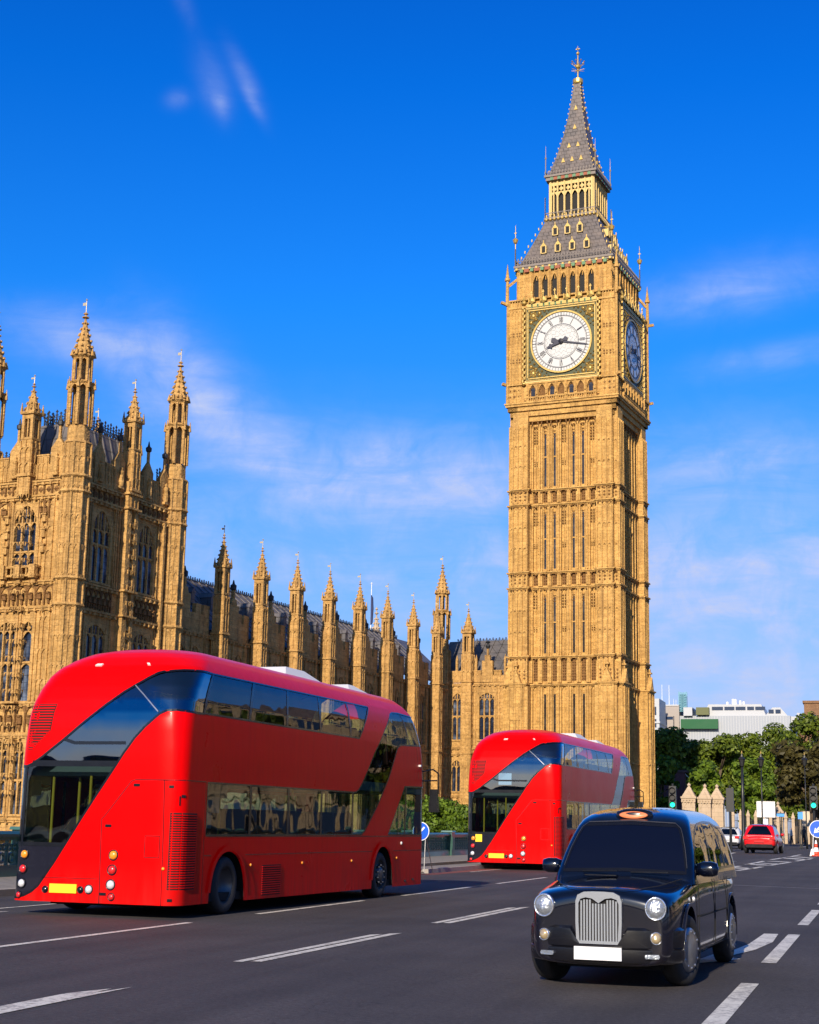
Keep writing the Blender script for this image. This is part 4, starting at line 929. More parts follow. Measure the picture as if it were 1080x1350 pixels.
def skin(S, regions, default, parent, mats, offs=None, ps=None, vs=None, split_sides=True):
    """triangulate the unrolled skin with exact region outlines, one mesh per region; returns dict name->object"""
    offs = offs or {}; W, L, a = S.W, S.L, S.a; pm, pM = -(W + L) - 0.0, L + W
    if ps is None:
        ps = []; x = pm
        while x < pM + 1e-6:
            ps.append(x); near = any(abs(x - c) < a + .02 for c in (0, L, -W, -(W + L), W + L)); x += .075 if near else .3
        ps.append(pM)
    if vs is None:
        vs = []; x = S.VV[0]
        while x < S.VV[-1] - .02: vs.append(x); x += .2 if x < S.VV[0] + (S.VV[-1] - S.VV[0]) * .55 else .07
        vs.append(S.VV[-1])
    pts = [(p, v) for p in ps for v in vs]; co = [Vector(q) for q in pts]; edges = []
    for nm, P in regions:
        if nm.endswith('*'): P = P
        Q = densify(P); b = len(co); co += [Vector((min(max(x, pm), pM), min(max(y, S.VV[0]), S.VV[-1]))) for x, y in Q]; edges += [(b + i, b + (i + 1) % len(Q)) for i in range(len(Q))]
    V, _, Fc, *_r = geometry.delaunay_2d_cdt(co, edges, [], 0, 1e-5)
    buck = {}
    for f in Fc:
        cx = sum(V[i].x for i in f) / 3; cy = sum(V[i].y for i in f) / 3; nm = default
        for n_, P in regions:
            if inside(cx, cy, P): nm = n_
        buck.setdefault(nm, []).append(f)
    res = {}
    for nm, fs in buck.items():
        if mats.get(nm, 0) is None: continue
        off = offs.get(nm, 0); idx = {}; vl = []; nl = []; fl = []
        for f in fs:
            g = []
            for i in f:
                if i not in idx: idx[i] = len(vl); n = S.nrm(V[i].x, V[i].y); vl.append(tuple(S.pos(V[i].x, V[i].y) + n * off)); nl.append(tuple(n))
                g.append(idx[i])
            A, B, Cc = (Vector(vl[q]) for q in g); nn = (B - A).cross(Cc - A)
            if nn.length < 1e-10: continue
            if nn.dot(Vector(nl[g[0]]) + Vector(nl[g[1]]) + Vector(nl[g[2]])) < 0: g = g[::-1]
            fl.append(tuple(g))
        me = bpy.data.meshes.new(nm); me.from_pydata(vl, [], fl); me.update(); me.shade_smooth(); me.normals_split_custom_set_from_vertices(nl)
        me.materials.append(mats[nm]); o = bpy.data.objects.new(nm, me); COL.objects.link(o); o.parent = parent; res[nm] = o
    return res
def strip(mb, S, line, wd, off=.004, closed=False, d=.1):
    P = densify(line, d) if closed else None
    if not closed:
        P = []
        for a, b in zip(line, line[1:]):
            n = max(1, int(hypot(a[0] - b[0], a[1] - b[1]) / d)); P += [(a[0] + (b[0] - a[0]) * j / n, a[1] + (b[1] - a[1]) * j / n) for j in range(n)]
        P.append(line[-1])
    n = len(P); vs = []; fs = []
    for i in range(n):
        a = P[(i - 1) % n] if closed or i > 0 else P[i]; b = P[(i + 1) % n] if closed or i < n - 1 else P[i]
        dx, dy = b[0] - a[0], b[1] - a[1]; l = hypot(dx, dy) or 1; nx, ny = -dy / l, dx / l
        for s in (-.5, .5): x, y = P[i][0] + nx * wd * s, min(max(P[i][1] + ny * wd * s, S.VV[0]), S.VV[-1]); vs.append(tuple(S.pos(x, y) + S.nrm(x, y) * off))
    for i in range(n if closed else n - 1): j = (i + 1) % n; fs.append((2 * i, 2 * j, 2 * j + 1, 2 * i + 1))
    mb.add(vs, fs); return mb
def plate(mb, S, p0, p1, v0, v1, off=.012, nx=None):   # raised rectangular patch following the skin
    nx = nx or max(1, int(abs(p1 - p0) / .1)); vs = []; fs = []
    for i in range(nx + 1):
        p = p0 + (p1 - p0) * i / nx
        for v in (v0, v1):
            n = S.nrm(p, v); q = S.pos(p, v); vs += [tuple(q - n * .01), tuple(q + n * off)]
    for i in range(nx):
        a, b = 4 * i, 4 * i + 4; fs += [(a + 1, b + 1, b + 3, a + 3), (a, b, b + 1, a + 1), (a + 2, a + 3, b + 3, b + 2)]
    fs += [(0, 1, 3, 2), (4 * nx, 4 * nx + 2, 4 * nx + 3, 4 * nx + 1)]
    mb.add(vs, fs); return mb
M['rubber'] = pmat('tyre_rubber', (.018, .018, .02), .7, 0, .25, 12, bump=.2)
M['rim'] = pmat('dark_steel_rim', (.10, .10, .11), .4, .6, .3, 10)
M['silver'] = pmat('silver_hubcap', (.33, .34, .37), .32, .75, .08)
M['chrome'] = pmat('chrome', (.86, .87, .9), .13, .85, .0)
M['black'] = pmat('black_trim', (.006, .006, .009), .24, 0, .2, coat=.3)
M['blackp'] = pmat('black_gloss_panel', (.012, .012, .022), .12, 0, .1, coat=.5)
M['well'] = pmat('wheel_housing', (.008, .008, .009), .9)
def paint(name, col, rough=.28, coat=1.0, fl=.02):
    m, t, b = new_mat(name); tcn = t.add('ShaderNodeTexCoord')
    n = t.add('ShaderNodeTexNoise', {'Vector': tcn.outputs['Object'], 'Scale': 1.1, 'Detail': 5.0, 'Roughness': .6})
    n2 = t.add('ShaderNodeTexNoise', {'Vector': t.add('ShaderNodeMapping', {'Vector': tcn.outputs['Object'], 'Scale': (9, 9, 1.2)}).outputs[0], 'Scale': 1.0, 'Detail': 6.0})
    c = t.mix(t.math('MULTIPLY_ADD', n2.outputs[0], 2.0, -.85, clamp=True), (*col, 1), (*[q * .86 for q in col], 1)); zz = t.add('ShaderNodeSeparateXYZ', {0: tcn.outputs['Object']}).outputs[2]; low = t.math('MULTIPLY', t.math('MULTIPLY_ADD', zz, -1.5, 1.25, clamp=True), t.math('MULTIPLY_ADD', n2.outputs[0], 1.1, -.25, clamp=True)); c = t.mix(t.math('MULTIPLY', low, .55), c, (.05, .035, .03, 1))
    t.l.new(c, b.inputs['Base Color'])
    t.l.new(t.math('MULTIPLY_ADD', n.outputs[0], .16, rough - .08), b.inputs['Roughness']); b.inputs['Coat Weight'].default_value = coat; b.inputs['Coat Roughness'].default_value = .04; b.inputs['Specular IOR Level'].default_value = .35 if coat > .5 else .09
    bp = t.add('ShaderNodeBump', {'Strength': fl, 'Distance': .05, 'Height': n.outputs[0]}); t.l.new(bp.outputs[0], b.inputs['Normal']); t.l.new(bp.outputs[0], b.inputs['Coat Normal']); return m
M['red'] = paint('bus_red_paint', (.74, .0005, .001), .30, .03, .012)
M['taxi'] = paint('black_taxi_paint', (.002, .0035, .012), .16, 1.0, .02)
def glass(name, tint, refl=.06, boost=1.0, wav=.03):
    m = bpy.data.materials.new(name); m.use_nodes = True; t = NT(m.node_tree); t.n.clear()
    o = t.add('ShaderNodeOutputMaterial'); tr = t.add('ShaderNodeBsdfTransparent', {'Color': (*tint, 1)}); 
    tcn = t.add('ShaderNodeTexCoord'); n = t.add('ShaderNodeTexNoise', {'Vector': tcn.outputs['Object'], 'Scale': 1.4, 'Detail': 1.0})
    bp = t.add('ShaderNodeBump', {'Strength': wav, 'Distance': .3, 'Height': n.outputs[0]})
    g = t.add('ShaderNodeBsdfGlossy', {'Color': (.95, .97, 1, 1), 'Roughness': .015, 'Normal': bp.outputs[0]})
    fr_ = t.add('ShaderNodeFresnel', {'IOR': 1.5, 'Normal': bp.outputs[0]})
    f = t.math('MULTIPLY_ADD', fr_.outputs[0], boost, refl, clamp=True)
    mx = t.add('ShaderNodeMixShader', {0: f, 1: tr.outputs[0], 2: g.outputs[0]}); t.l.new(mx.outputs[0], o.inputs[0]); return m
M['glass'] = glass('bus_window_glass', (.46, .60, .58), .03, .85, .02)
M['glassb'] = glass('bus_rear_glass', (.20, .30, .36), .16, 1.6); M['glassc'] = glass('bus_platform_glass', (.36, .46, .44), .05, 1.2)
M['glasst'] = glass('dark_car_glass', (.05, .06, .08), .04, 1.2)
M['amber'] = pmat('amber_lens', (.85, .30, .02), .2, 0, .1, coat=.6)
M['redl'] = pmat('red_lens', (.62, .02, .02), .2, 0, .1, coat=.6)
M['white'] = pmat('white_lens', (.75, .76, .8), .18, .25, .1, 30, coat=.6)
M['yellow'] = pmat('yellow_plate', (.85, .62, .02), .45)
M['pole'] = pmat('yellow_handrail', (.72, .48, .03), .35)
M['seat'] = pmat('seat_fabric', (.10, .028, .03), .85, 0, .3, 8)
M['inner'] = pmat('pale_interior_trim', (.42, .42, .38), .6, 0, .1)
M['whitep'] = pmat('white_roof_unit', (.75, .74, .72), .45, 0, .08)
def wheel(parent, x, y, r, wd, sgn, hub='rim', label=None, bolts=10, steer=0):
    """tyre with rim as its sub-part; outer face towards sgn*x"""
    M4 = TR((x, y, r)) @ RZ(steer) @ RY(sgn * pi / 2)
    mb = MB(); mb.lathe([(r * .62, -wd), (r * .88, -wd * .99), (r * .95, -wd * .94), (r * .985, -wd * .84), (r, -wd * .68), (r, -wd * .34), (r * .985, -wd * .17), (r * .95, -wd * .06), (r * .88, .004), (r * .66, .01), (r * .6, -.02)], 40, M4, False)
    for k in range(5): z = -wd * (.36 + .075 * k); mb.lathe([(r * 1.004, z - .006), (r * 1.004, z + .006)], 40, M4, False)
    w_ = mb.build('wheel', M['rubber'], parent, True)
    mb = MB()
    if hub == 'rim':
        mb.lathe([(r * .62, -.01), (r * .6, -.05), (r * .5, -.07), (r * .44, -.06), (r * .36, -.03), (r * .3, .015), (r * .14, .03), (0, .03)], 32, M4, False)
        for i in range(bolts): a = 2 * pi * i / bolts; mb.lathe([(.022, -.04), (.02, .03), (0, .04)], 6, M4 @ TR((r * .4 * cos(a), r * .4 * sin(a), 0)))
        for i in range(8): a = 2 * pi * i / 8 + .2; mb.lathe([(.04, -.06), (.04, -.055)], 8, M4 @ TR((r * .52 * cos(a), r * .52 * sin(a), 0)))
        mb.build('rim', M['rim'], w_, True)
    elif hub == 'deep':
        mb.lathe([(r * .62, -.01), (r * .58, -.05), (r * .5, -.16), (r * .2, -.2), (0, -.2)], 32, M4, False); mb.build('rim', M['rim'], w_, True)
    else:
        mb.lathe([(r * .64, -.01), (r * .6, .015), (r * .5, .03), (r * .44, .028), (r * .3, .05), (r * .1, .058), (0, .058)], 36, M4, False)
        for i in range(12): a = 2 * pi * i / 12; mb.lathe([(.014, .0), (.014, .036)], 6, M4 @ TR((r * .5 * cos(a), r * .5 * sin(a), 0)))
        mb.build('hubcap', M['silver'], w_, True)
    return w_
def lamp(parent, S, p, v, r, mat, nm, off=.012, ring='black'):
    M4 = S.frame(p, v); mb = MB(); mb.lathe([(r, -.005), (r * .98, off), (r * .7, off + r * .3), (r * .3, off + r * .42), (0, off + r * .44)], 20, M4)
    o = mb.build(nm, mat, parent, True)
    if ring: m2 = MB(); m2.lathe([(r * 1.25, -.004), (r * 1.22, off * .8), (r * 1.02, off * 1.2), (r, 0)], 20, M4, False); m2.build('bezel', M[ring], o, True)
    return o

def half_well(mb, s, xo, xi, cy, cz, r, a0=-8, n=18):     # open-bottomed wheel housing
    A = [radians(a0 + (180 - 2 * a0) * i / n) for i in range(n + 1)]; vs = []
    for a in A: vs += [(s * xo, cy + r * cos(a), cz + r * sin(a)), (s * xi, cy + r * cos(a), cz + r * sin(a))]
    mb.add(vs, [(2 * i, 2 * i + 1, 2 * i + 3, 2 * i + 2) for i in range(n)] + [tuple(2 * i + 1 for i in range(n + 1))]); return mb

# ================================================================ BUS
BR = [(.2, 0, 0, .0, .26), (2.0, 0, 0, .0, .26), (2.5, 0, 0, .0, .28), (2.9, .01, .01, .0, .32), (3.1, .015, .04, .04, .34), (3.3, .03, .09, .09, .38), (3.5, .06, .17, .14, .44), (3.7, .1, .28, .19, .52), (3.85, .16, .4, .24, .6), (4.0, .27, .6, .34, .7), (4.12, .42, .83, .46, .75), (4.2, .65, 1.15, .62, .7), (4.25, 1.0, 1.65, .95, .4), (4.265, 1.42, 2.3, 1.5, .02)]
BS = Shell(BR, 2.91, 11.75)
G_top = [(-3.25, 2.27), (-2.99, 2.26), (-2.75, 2.255), (-2.61, 2.29), (-2.43, 2.41), (-2.09, 2.68), (-1.75, 2.96), (-1.41, 3.22), (-1.1, 3.42), (-.85, 3.54), (-.55, 3.66), (-.23, 3.76), (.0, 3.80), (.25, 3.815), (.6, 3.80)]
G_bot = [(.6, 3.11), (.21, 3.11), (-.1, 3.13), (-.27, 3.12), (-.4, 3.07), (-.52, 2.98), (-.66, 2.87), (-.84, 2.70), (-1.03, 2.46), (-1.23, 2.16), (-1.47, 1.80), (-1.69, 1.46), (-1.89, 1.14), (-2.11, .79), (-2.27, .56), (-2.36, .43), (-2.47, .34), (-2.6, .275), (-2.8, .245), (-3.25, .235)]
GL = G_top + G_bot
def cut_poly(P, f):      # keep the part of P where f(x,y)>=0 (Sutherland-Hodgman)
    out = []
    for i in range(len(P)):
        a, b = P[i], P[(i + 1) % len(P)]; fa, fb = f(*a), f(*b)
        if fa >= 0: out.append(a)
        if fa * fb < 0: t = fa / (fa - fb); out.append((a[0] + (b[0] - a[0]) * t, a[1] + (b[1] - a[1]) * t))
    return out
WU = [(.6, 3.80), (8.55, 3.82), (7.6, 3.13), (.6, 3.11)]
LW = [(.93, 2.05), (7.3, 2.065), (7.42, 2.08), (7.55, 2.12), (7.75, 2.26), (8.05, 2.52), (8.45, 2.88), (9.19, 3.36), (9.93, 3.76), (10.15, 3.81), (10.6, 3.83), (11.75, 3.80), (11.75, 3.19), (10.67, 3.15), (10.25, 3.14), (10.02, 3.11), (9.87, 3.04), (9.69, 2.86), (9.25, 2.38), (8.61, 1.82), (7.93, 1.33), (7.75, 1.26), (.93, 1.24)]
CAB = [(10.3, 2.26), (11.45, 2.28), (11.75, 2.28), (11.75, 1.26), (9.3, 1.26)]
def arch(c, r, top, n=14): return [(c + r * cos(pi - pi * i / n), .2 + (top - .2) * sin(pi * i / n) ** .8) for i in range(n + 1)]
def mir(P): return [(-(2.91) - x if True else 0, y) for x, y in P]     # same outline on the left side
def make_bus():
    root = empty('double_decker_bus', (0, 0, 0))
    bl = lambda x, y: -(x + 2.2)
    rg = [('rear_window', cut_poly(cut_poly(GL, lambda x, y: (-.85 - x) * 1 + (3.54 - y) * -.0 + (y - 3.54) * -.42 * -1 * 0 - (x + .85) * 0 + 0 if 0 else ((-.43 - x) - (y - 3.10) * .955)), lambda x, y: y - 2.30)),
          ('corner_window', cut_poly(GL, lambda x, y: -((-.43 - x) - (y - 3.10) * .955))),
          ('platform_window', cut_poly(cut_poly(GL, lambda x, y: 2.30 - y), lambda x, y: y - 1.06)),
          ('black_panel', cut_poly(GL, lambda x, y: 1.06 - y)),
          ('upper_window', WU), ('lower_window', LW), ('cab_window', CAB),
          ('upper_window_left', [(-3.4, 3.8), (-14.3, 3.8), (-14.3, 3.12), (-3.4, 3.12)]), ('platform_door', [(-3.22, 2.12), (-3.98, 2.12), (-3.98, .5), (-3.22, .5)]), ('lower_window_left', [(-5.4, 2.05), (-14.2, 2.05), (-14.2, 1.24), (-4.4, 1.24)]),
          ('windscreen', [(12.05, 2.28), (14.4, 2.28), (14.4, .95), (12.05, .95)]), ('upper_windscreen', [(11.75, 3.80), (14.6, 3.8), (14.6, 3.19), (11.75, 3.19)]),
          ('hole', arch(1.76, .645, .99)), ('hole', arch(9.0, .62, 1.02)), ('hole', [(-2.91 - x, y) for x, y in arch(1.76, .645, .99)]), ('hole', [(-2.91 - x, y) for x, y in arch(9.0, .62, 1.02)])]
    gm = M['glass']; gb = M['glassb']
    mats = dict(body=M['red'], rear_window=gb, corner_window=gb, platform_window=M['glassc'], black_panel=M['blackp'], upper_window=gm, lower_window=gm, cab_window=gm, upper_window_left=gm, lower_window_left=gm, platform_door=gm, windscreen=gm, upper_windscreen=gm, hole=None)
    R = skin(BS, rg, 'body', root, mats, {k: -.008 for k in mats if 'win' in k or k == 'black_panel'})
    for k, o in R.items():
        if k.endswith('_left'): o.name = k[:-5]
    body = R['body']
    sd = MB()   # window seals and pillars
    strip(sd, BS, GL, .035, .002, True, .08); strip(sd, BS, LW, .03, .002, True); strip(sd, BS, WU[0:3] + [(.6, 3.12)], .03, .002); strip(sd, BS, CAB, .03, .002, True)
    strip(sd, BS, [(-2.6, 2.30), (-1.14, 2.30)], .09, .0); strip(sd, BS, [(-3.2, 1.06), (-1.95, 1.06)], .06, 0)
    strip(sd, BS, [(-2.1, 2.68), (-1.9, 2.62), (-1.0, 2.62)], .05, -.003)
    for p in (.62, 2.35, 3.95, 5.55, 7.15): strip(sd, BS, [(p, 3.12), (p, 3.80)], .09, -.002)
    for p in (2.55, 4.12, 5.65, 7.25): strip(sd, BS, [(p, 1.26), (p, 2.05)], .09, -.002)
    strip(sd, BS, [(10.72, 3.16), (10.75, 3.8)], .07, -.002); strip(sd, BS, [(10.35, 1.27), (10.4, 2.25)], .07, -.002); strip(sd, BS, [(9.92, 1.27), (9.92, 1.9)], .05, -.002)
    strip(sd, BS, [(11.6, 1.27), (11.6, 2.27)], .08, -.001)
    for p in (-4.4, -6.2, -8, -9.8, -11.6): strip(sd, BS, [(p, 3.12), (p, 3.80)], .09, -.002); strip(sd, BS, [(p, 1.26), (p, 2.05)], .09, -.002)
    strip(sd, BS, [(-2.745, 1.08), (-2.76, 2.26)], .08, -.002)
    sd.build('window_seal', M['black'], body)
    pl_ = MB(); strip(pl_, BS, [(-.87, 3.53), (-.7, 3.38), (-.43, 3.10)], .022, .003); pl_.build('glazing_bar', M['silver'], R['corner_window'])
    lv = MB()   # panel joints
    strip(lv, BS, [(-1.31, .2), (-1.34, 1.46), (-1.28, 1.52), (-.87, 2.04), (-.8, 2.06), (.87, 2.06)], .012, .002); strip(lv, BS, [(-.29, .2), (-.31, 1.4), (-.33, 2.06)], .010, .002)
    strip(lv, BS, [(-2.3, .56), (-1.35, .56)], .008, .002); strip(lv, BS, [(.87, .2), (.87, 2.06)], .012, .002); strip(lv, BS, [(-.6, 1.22), (-.36, 1.22), (-.36, .9), (-.6, .9)], .01, .002, True)
    for a, b in ((.9, 1.15), (2.42, 8.4), (9.65, 11.75)): strip(lv, BS, [(a, .93), (b, .93)], .01, .002)
    strip(lv, BS, [(.92, 1.225), (11.75, 1.225)], .012, .002); strip(lv, BS, [(11.2, 2.45), (11.2, 3.12)], .01, .002); strip(lv, BS, [(-3.3, 2.24), (-2.6, 2.26)], .03, .001)
    lv.build('panel_joints', M['black'], body)
    for c, t in ((1.76, .99), (9.0, 1.02)):    # bright arch lips and housings
        m = MB(); P = arch(c, .68 if c < 5 else .655, t + .05, 24); strip(m, BS, P[1:-1], .07, .03); strip(m, BS, [(x, y) for x, y in P[1:-1]], .11, .012); m.build('wheel_arch', M['red'], body)
    for c in (1.76, 9.0):
        for s in (1, -1):
            m = MB(); half_well(m, s, 1.44, .82, c, .40, .72, -12); m.build('wheel_housing', M['well'], body)
    for s in (1, -1):
        wheel(root, s * 1.42, 1.76, .46, .34, s, 'deep'); wheel(root, s * 1.42, 9.0, .46, .30, s, 'rim')
    ch = MB(); ch.box(-1.38, 1.38, .15, 11.5, .22, .34); ch.box(-1.0, 1.0, .5, 2.8, .14, .24); ch.box(-.9, .9, 3.2, 8, .16, .22); ch.build('floor', M['well'], root)
    up = MB(); up.box(-1.42, 1.42, .35, 11.6, 2.12, 2.3); up.build('upper_floor', M['inner'], root)
    ws = MB(); ws.box(.1, 1.4, .12, .9, .34, 1.15); ws.build('engine_cover', M['well'], root)
    # seats, visible through the windows
    sproto = None
    for dk, z0, ys in ((0, .62, (3.2, 4.1, 5.0, 5.9, 6.8, 7.7)), (1, 2.3, (1.6, 2.5, 3.4, 4.3, 5.2, 6.1, 7.0, 7.9, 8.8, 9.7))):
        for y in ys:
            for x in (-.85, .85):
                m = MB(); m.box(x - .45, x + .45, y, y + .45, z0 + .35, z0 + .47, .03); m.box(x - .45, x + .45, y - .08, y + .02, z0 + .4, z0 + 1.05, .06); m.box(x - .2, x + .2, y + .1, y + .3, z0 - .28 if dk == 0 else z0, z0 + .35); m.build('seat', M['seat'], root)
    pm = MB(); rr = MB()
    for (x, y, z0, z1) in ((-.98, .35, .35, 2.12), (-.28, .3, .35, 2.12), (-.6, .5, .35, 2.1), (-1.05, .3, .35, 1.05), (.6, 3.1, .35, 2.1), (-.6, 5, .35, 2.1), (.5, 6.5, .35, 2.1), (-.5, 3.8, .35, 2.1), (.5, 8.2, .35, 2.1)): pm.tube([(x, y, z0), (x, y, z1)], .022, 8)
    pm.tube([(-.30, .33, 1.45), (.62, .55, 2.12)], .022, 8)
    pm.build('handrail', M['pole'], root)
    rr.tube([(-.3, .32, 1.05), (-.05, .36, 1.15), (.25, .4, 1.5), (.35, .4, 1.62)], .02, 6); 
    for i in range(7): rr.box(-.3, 1.0, .6 + i * .28, .88 + i * .28, .34 + i * .25, .6 + i * .25)
    rr.build('staircase', M['inner'], root)
    # grilles
    g = MB()
    for i in range(30): v = .45 + i * .0372; pa = -.15 + .0 * i; plate(g, BS, -.16 + .012, .60, v, v + .016, .012)
    o = g.build('side_grille', M['red'], root); g = MB(); plate(g, BS, -.17, .61, .43, 1.57, .002); g.build('grille_backing', M['well'], o)
    g = MB()
    for i in range(13): v = .27 + i * .037; plate(g, BS, 3.1, 3.87, v, v + .016, .012)
    o = g.build('side_vent', M['red'], root); g = MB(); plate(g, BS, 3.09, 3.88, .25, .75, .002); g.build('grille_backing', M['well'], o)
    g = MB()
    def rx(v): t = (v - 2.5) / .72; return (-2.86 + (-.02 - .0) * t, -2.66 + .29 * min(1, t * 1.0 + .0) if v > 2.8 or 1 else 0)
    def rl(v):
        t = (3.22 - v) / .72; return (-2.87 + .12 * t, -2.37 if v > 2.8 else -2.37 - (2.8 - v) / .3 * .28)
    for i in range(17): v = 2.52 + i * .0425; a, b = rl(v); plate(g, BS, a, b, v, v + .016, .010)
    o = g.build('rear_grille', M['red'], root); g = MB()
    for i in range(17): v = 2.51 + i * .0425; a, b = rl(v); plate(g, BS, a - .01, b + .01, v, v + .043, .002)
    g.build('grille_backing', M['well'], o)
    # lamps
    for p, v, r, mt, nm in ((-2.63, .9, .062, 'amber', 'indicator'), (-2.65, .68, .062, 'redl', 'tail_lamp'), (-2.66, .46, .062, 'white', 'reversing_lamp'), (-2.73, .285, .045, 'redl', 'reflector'),
                            (-1.11, .92, .068, 'amber', 'indicator'), (-1.12, .7, .068, 'redl', 'tail_lamp'), (-1.13, .48, .068, 'white', 'reversing_lamp'), (-1.11, .30, .05, 'redl', 'reflector'), (-1.49, .4, .06, 'white', 'fog_lamp'), (-1.63, .39, .045, 'black', 'sensor'), (-2.23, .38, .045, 'black', 'sensor')):
        lamp(root, BS, p, v, r, M[mt], nm)
    for p, v in ((2.63, .76), (4.81, .76), (7.25, .76), (9.85, .78), (-.27, .74)): lamp(root, BS, p, v, .025, M['amber'], 'side_marker', .01, None)
    lamp(root, BS, 10.13, 1.08, .035, M['whitep'], 'side_repeater', .01, None)
    m = MB(); plate(m, BS, -2.15, -1.69, .335, .47, .02); m.build('number_plate', M['yellow'], root)
    for p0, p1, v in ((-2.12, -1.93, 3.88), (-.52, -.44, 3.88)): m = MB(); plate(m, BS, p0, p1, v, v + .035, .02); m.build('marker_light', M['whitep'], root)
    m = MB()
    for p, v in ((-.78, 1.98), (-.17, 1.96), (.12, 1.82), (-1.22, 1.36), (-1.25, .34), (-.1, .28), (10.9, .32), (9.0 + 1.4, .3)): plate(m, BS, p - .05, p + .05, v - .02, v + .02, .012)
    plate(m, BS, .02, .045, 1.68, 1.82, .01); m.build('panel_latches', M['black'], root)
    # roof units
    for (y0, y1, h) in ((5.4, 7.2, .06), (8.7, 9.9, .02)): m = MB(); m.box(-.75, .75, y0, y1, 4.2, 4.33 + h, .2, .45); m.build('roof_unit', M['whitep'], root)
    # mirror
    m = MB(); m.tube([(1.38, 11.6, 2.62), (1.62, 11.75, 2.68), (1.72, 11.82, 2.6), (1.72, 11.85, 2.15)], .018, 6); m.tube([(1.38, 11.6, 2.42), (1.7, 11.8, 2.44)], .018, 6); m.box(1.34, 1.42, 11.5, 11.68, 2.36, 2.66, .01); o = m.build('mirror_arm', M['black'], root)
    m = MB(); m.box(1.5, 1.72, 11.82, 11.95, 1.75, 2.25, .03, .02); m.build('mirror_housing', M['black'], root); 
    m = MB(); plate(m, BS, 11.25, 11.32, 2.72, 2.76, .05); m.build('side_marker', M['whitep'], root)
    return root
bus = make_bus(); BZ = radians(-19.17)
def busloc(x, y, az, k=1.0): e = Vector((cos(az), -sin(az), 0)); v = Vector((x, y, 0)) - e * 1.455 * k; return v
bus.location = busloc(-3.38, 23.78, radians(19.17)); bus.rotation_euler = (0, 0, BZ)
tag(bus, 'large red double-decker bus seen from behind, nearest the camera on the left', 'bus', 'red double-decker buses')
bus2 = copy_tree(bus); bus2.scale = (1.17,) * 3; bus2.location = busloc(5.41, 54.56, radians(19.4), 1.17); bus2.rotation_euler = (0, 0, -radians(19.4))
tag(bus2, 'smaller, farther red double-decker bus driving ahead, partly hidden by the black taxi', 'bus', 'red double-decker buses')
m = MB(); m.box(-.52, -.12, .3, .34, 2.5, 2.85); sg = m.build('rear_screen', pmat('lit_screen', (.8, .85, .9), .4, emit=((.75, .88, 1), 1.1)), bus2)
m = MB(); plate(m, BS, -2.56, -2.36, .8, 1.02, .004); m.build('yellow_notice', M['yellow'], bus2)

# ================================================================ LOFTED CAR BODIES
def loft_body(name, secs, mat, parent, wells=(), sub=2, wr=.4, ww=.3):
    """secs: list of (y, half profile [(x,z)..] bottom centre -> top centre); mirrored, smoothed, wheel arches cut out"""
    bm = bmesh.new(); rings = []
    for y, pr in secs:
        full = [(x, z) for x, z in pr] + [(-x, z) for x, z in pr[::-1] if abs(x) > 1e-6]
        rings.append([bm.verts.new((x, y, z)) for x, z in full])
    n = len(rings[0])
    for a, b in zip(rings, rings[1:]):
        for i in range(n): bm.faces.new((a[i], a[(i + 1) % n], b[(i + 1) % n], b[i]))
    h = len(secs[0][1])
    for r, fl in ((rings[0], 1), (rings[-1], 0)):      # quad caps
        left = [r[i] for i in range(h)]; right = [r[0]] + [r[n - i] for i in range(1, h - 1)] + [r[h - 1]]
        if len(right) == len(left):
            for i in range(h - 1):
                f = [left[i], left[i + 1], right[i + 1], right[i]]; f = list(dict.fromkeys(f))
                if len(f) > 2: bm.faces.new(f if fl else f[::-1])
    bmesh.ops.recalc_face_normals(bm, faces=bm.faces)
    me = bpy.data.meshes.new(name); bm.to_mesh(me); bm.free(); o = bpy.data.objects.new(name, me); COL.objects.link(o)
    s = o.modifiers.new('s', 'SUBSURF'); s.levels = s.render_levels = sub
    cut = None
    if wells:
        mb = MB()
        for (x, y, z) in wells:
            sg = 1 if x > 0 else -1; mb.lathe([(wr, -ww), (wr, .5)], 40, TR((x, y, z)) @ RY(sg * pi / 2))
        cut = mb.build('cut', None); bo = o.modifiers.new('b', 'BOOLEAN'); bo.operation = 'DIFFERENCE'; bo.object = cut; bo.solver = 'EXACT'
    dg = bpy.context.evaluated_depsgraph_get(); ev = o.evaluated_get(dg); m2 = bpy.data.meshes.new_from_object(ev)
    o.modifiers.clear(); o.data = m2; m2.materials.clear(); m2.materials.append(mat); m2.name = name
    m2.shade_smooth()
    if cut: bpy.data.objects.remove(cut)
    try: m2.set_sharp_from_angle(angle=radians(38))
    except Exception: pass
    if parent: o.parent = parent
    return o

# ================================================================ TAXI
taxi = empty('black_taxi', (0, 0, 0))
tax_az = radians(19.08)
def tsec(y, hw, zb, belt, crown, z6=None):
    # half profile, 10 points
    b = belt
    return (y, [(0, zb), (hw * .80, zb), (hw * .985, zb + .06), (hw, zb + .22), (hw, zb + (b - zb) * .66), (hw * .985, b - .05), (hw * .91, b + .005), (hw * .66, b + (crown - b) * .55), (hw * .33, b + (crown - b) * .92), (0, crown)])
secs = [tsec(-.33, .60, .24, .62, .72), tsec(-.335, .63, .22, .74, .84), tsec(-.29, .685, .21, .81, .895), tsec(-.16, .735, .21, .845, .925), tsec(.05, .765, .21, .87, .95), tsec(.4, .775, .21, .905, .975), tsec(.75, .78, .21, .95, 1.005), tsec(.95, .785, .2, .975, 1.02), tsec(1.6, .79, .2, .99, 1.02), tsec(2.8, .79, .2, .985, 1.02), tsec(3.5, .79, .21, .975, 1.01), tsec(3.95, .77, .23, .95, .99), tsec(4.2, .72, .26, .9, .95), tsec(4.27, .62, .32, .8, .86)]
FWY, RWY, TR_ = .42, 3.45, .335
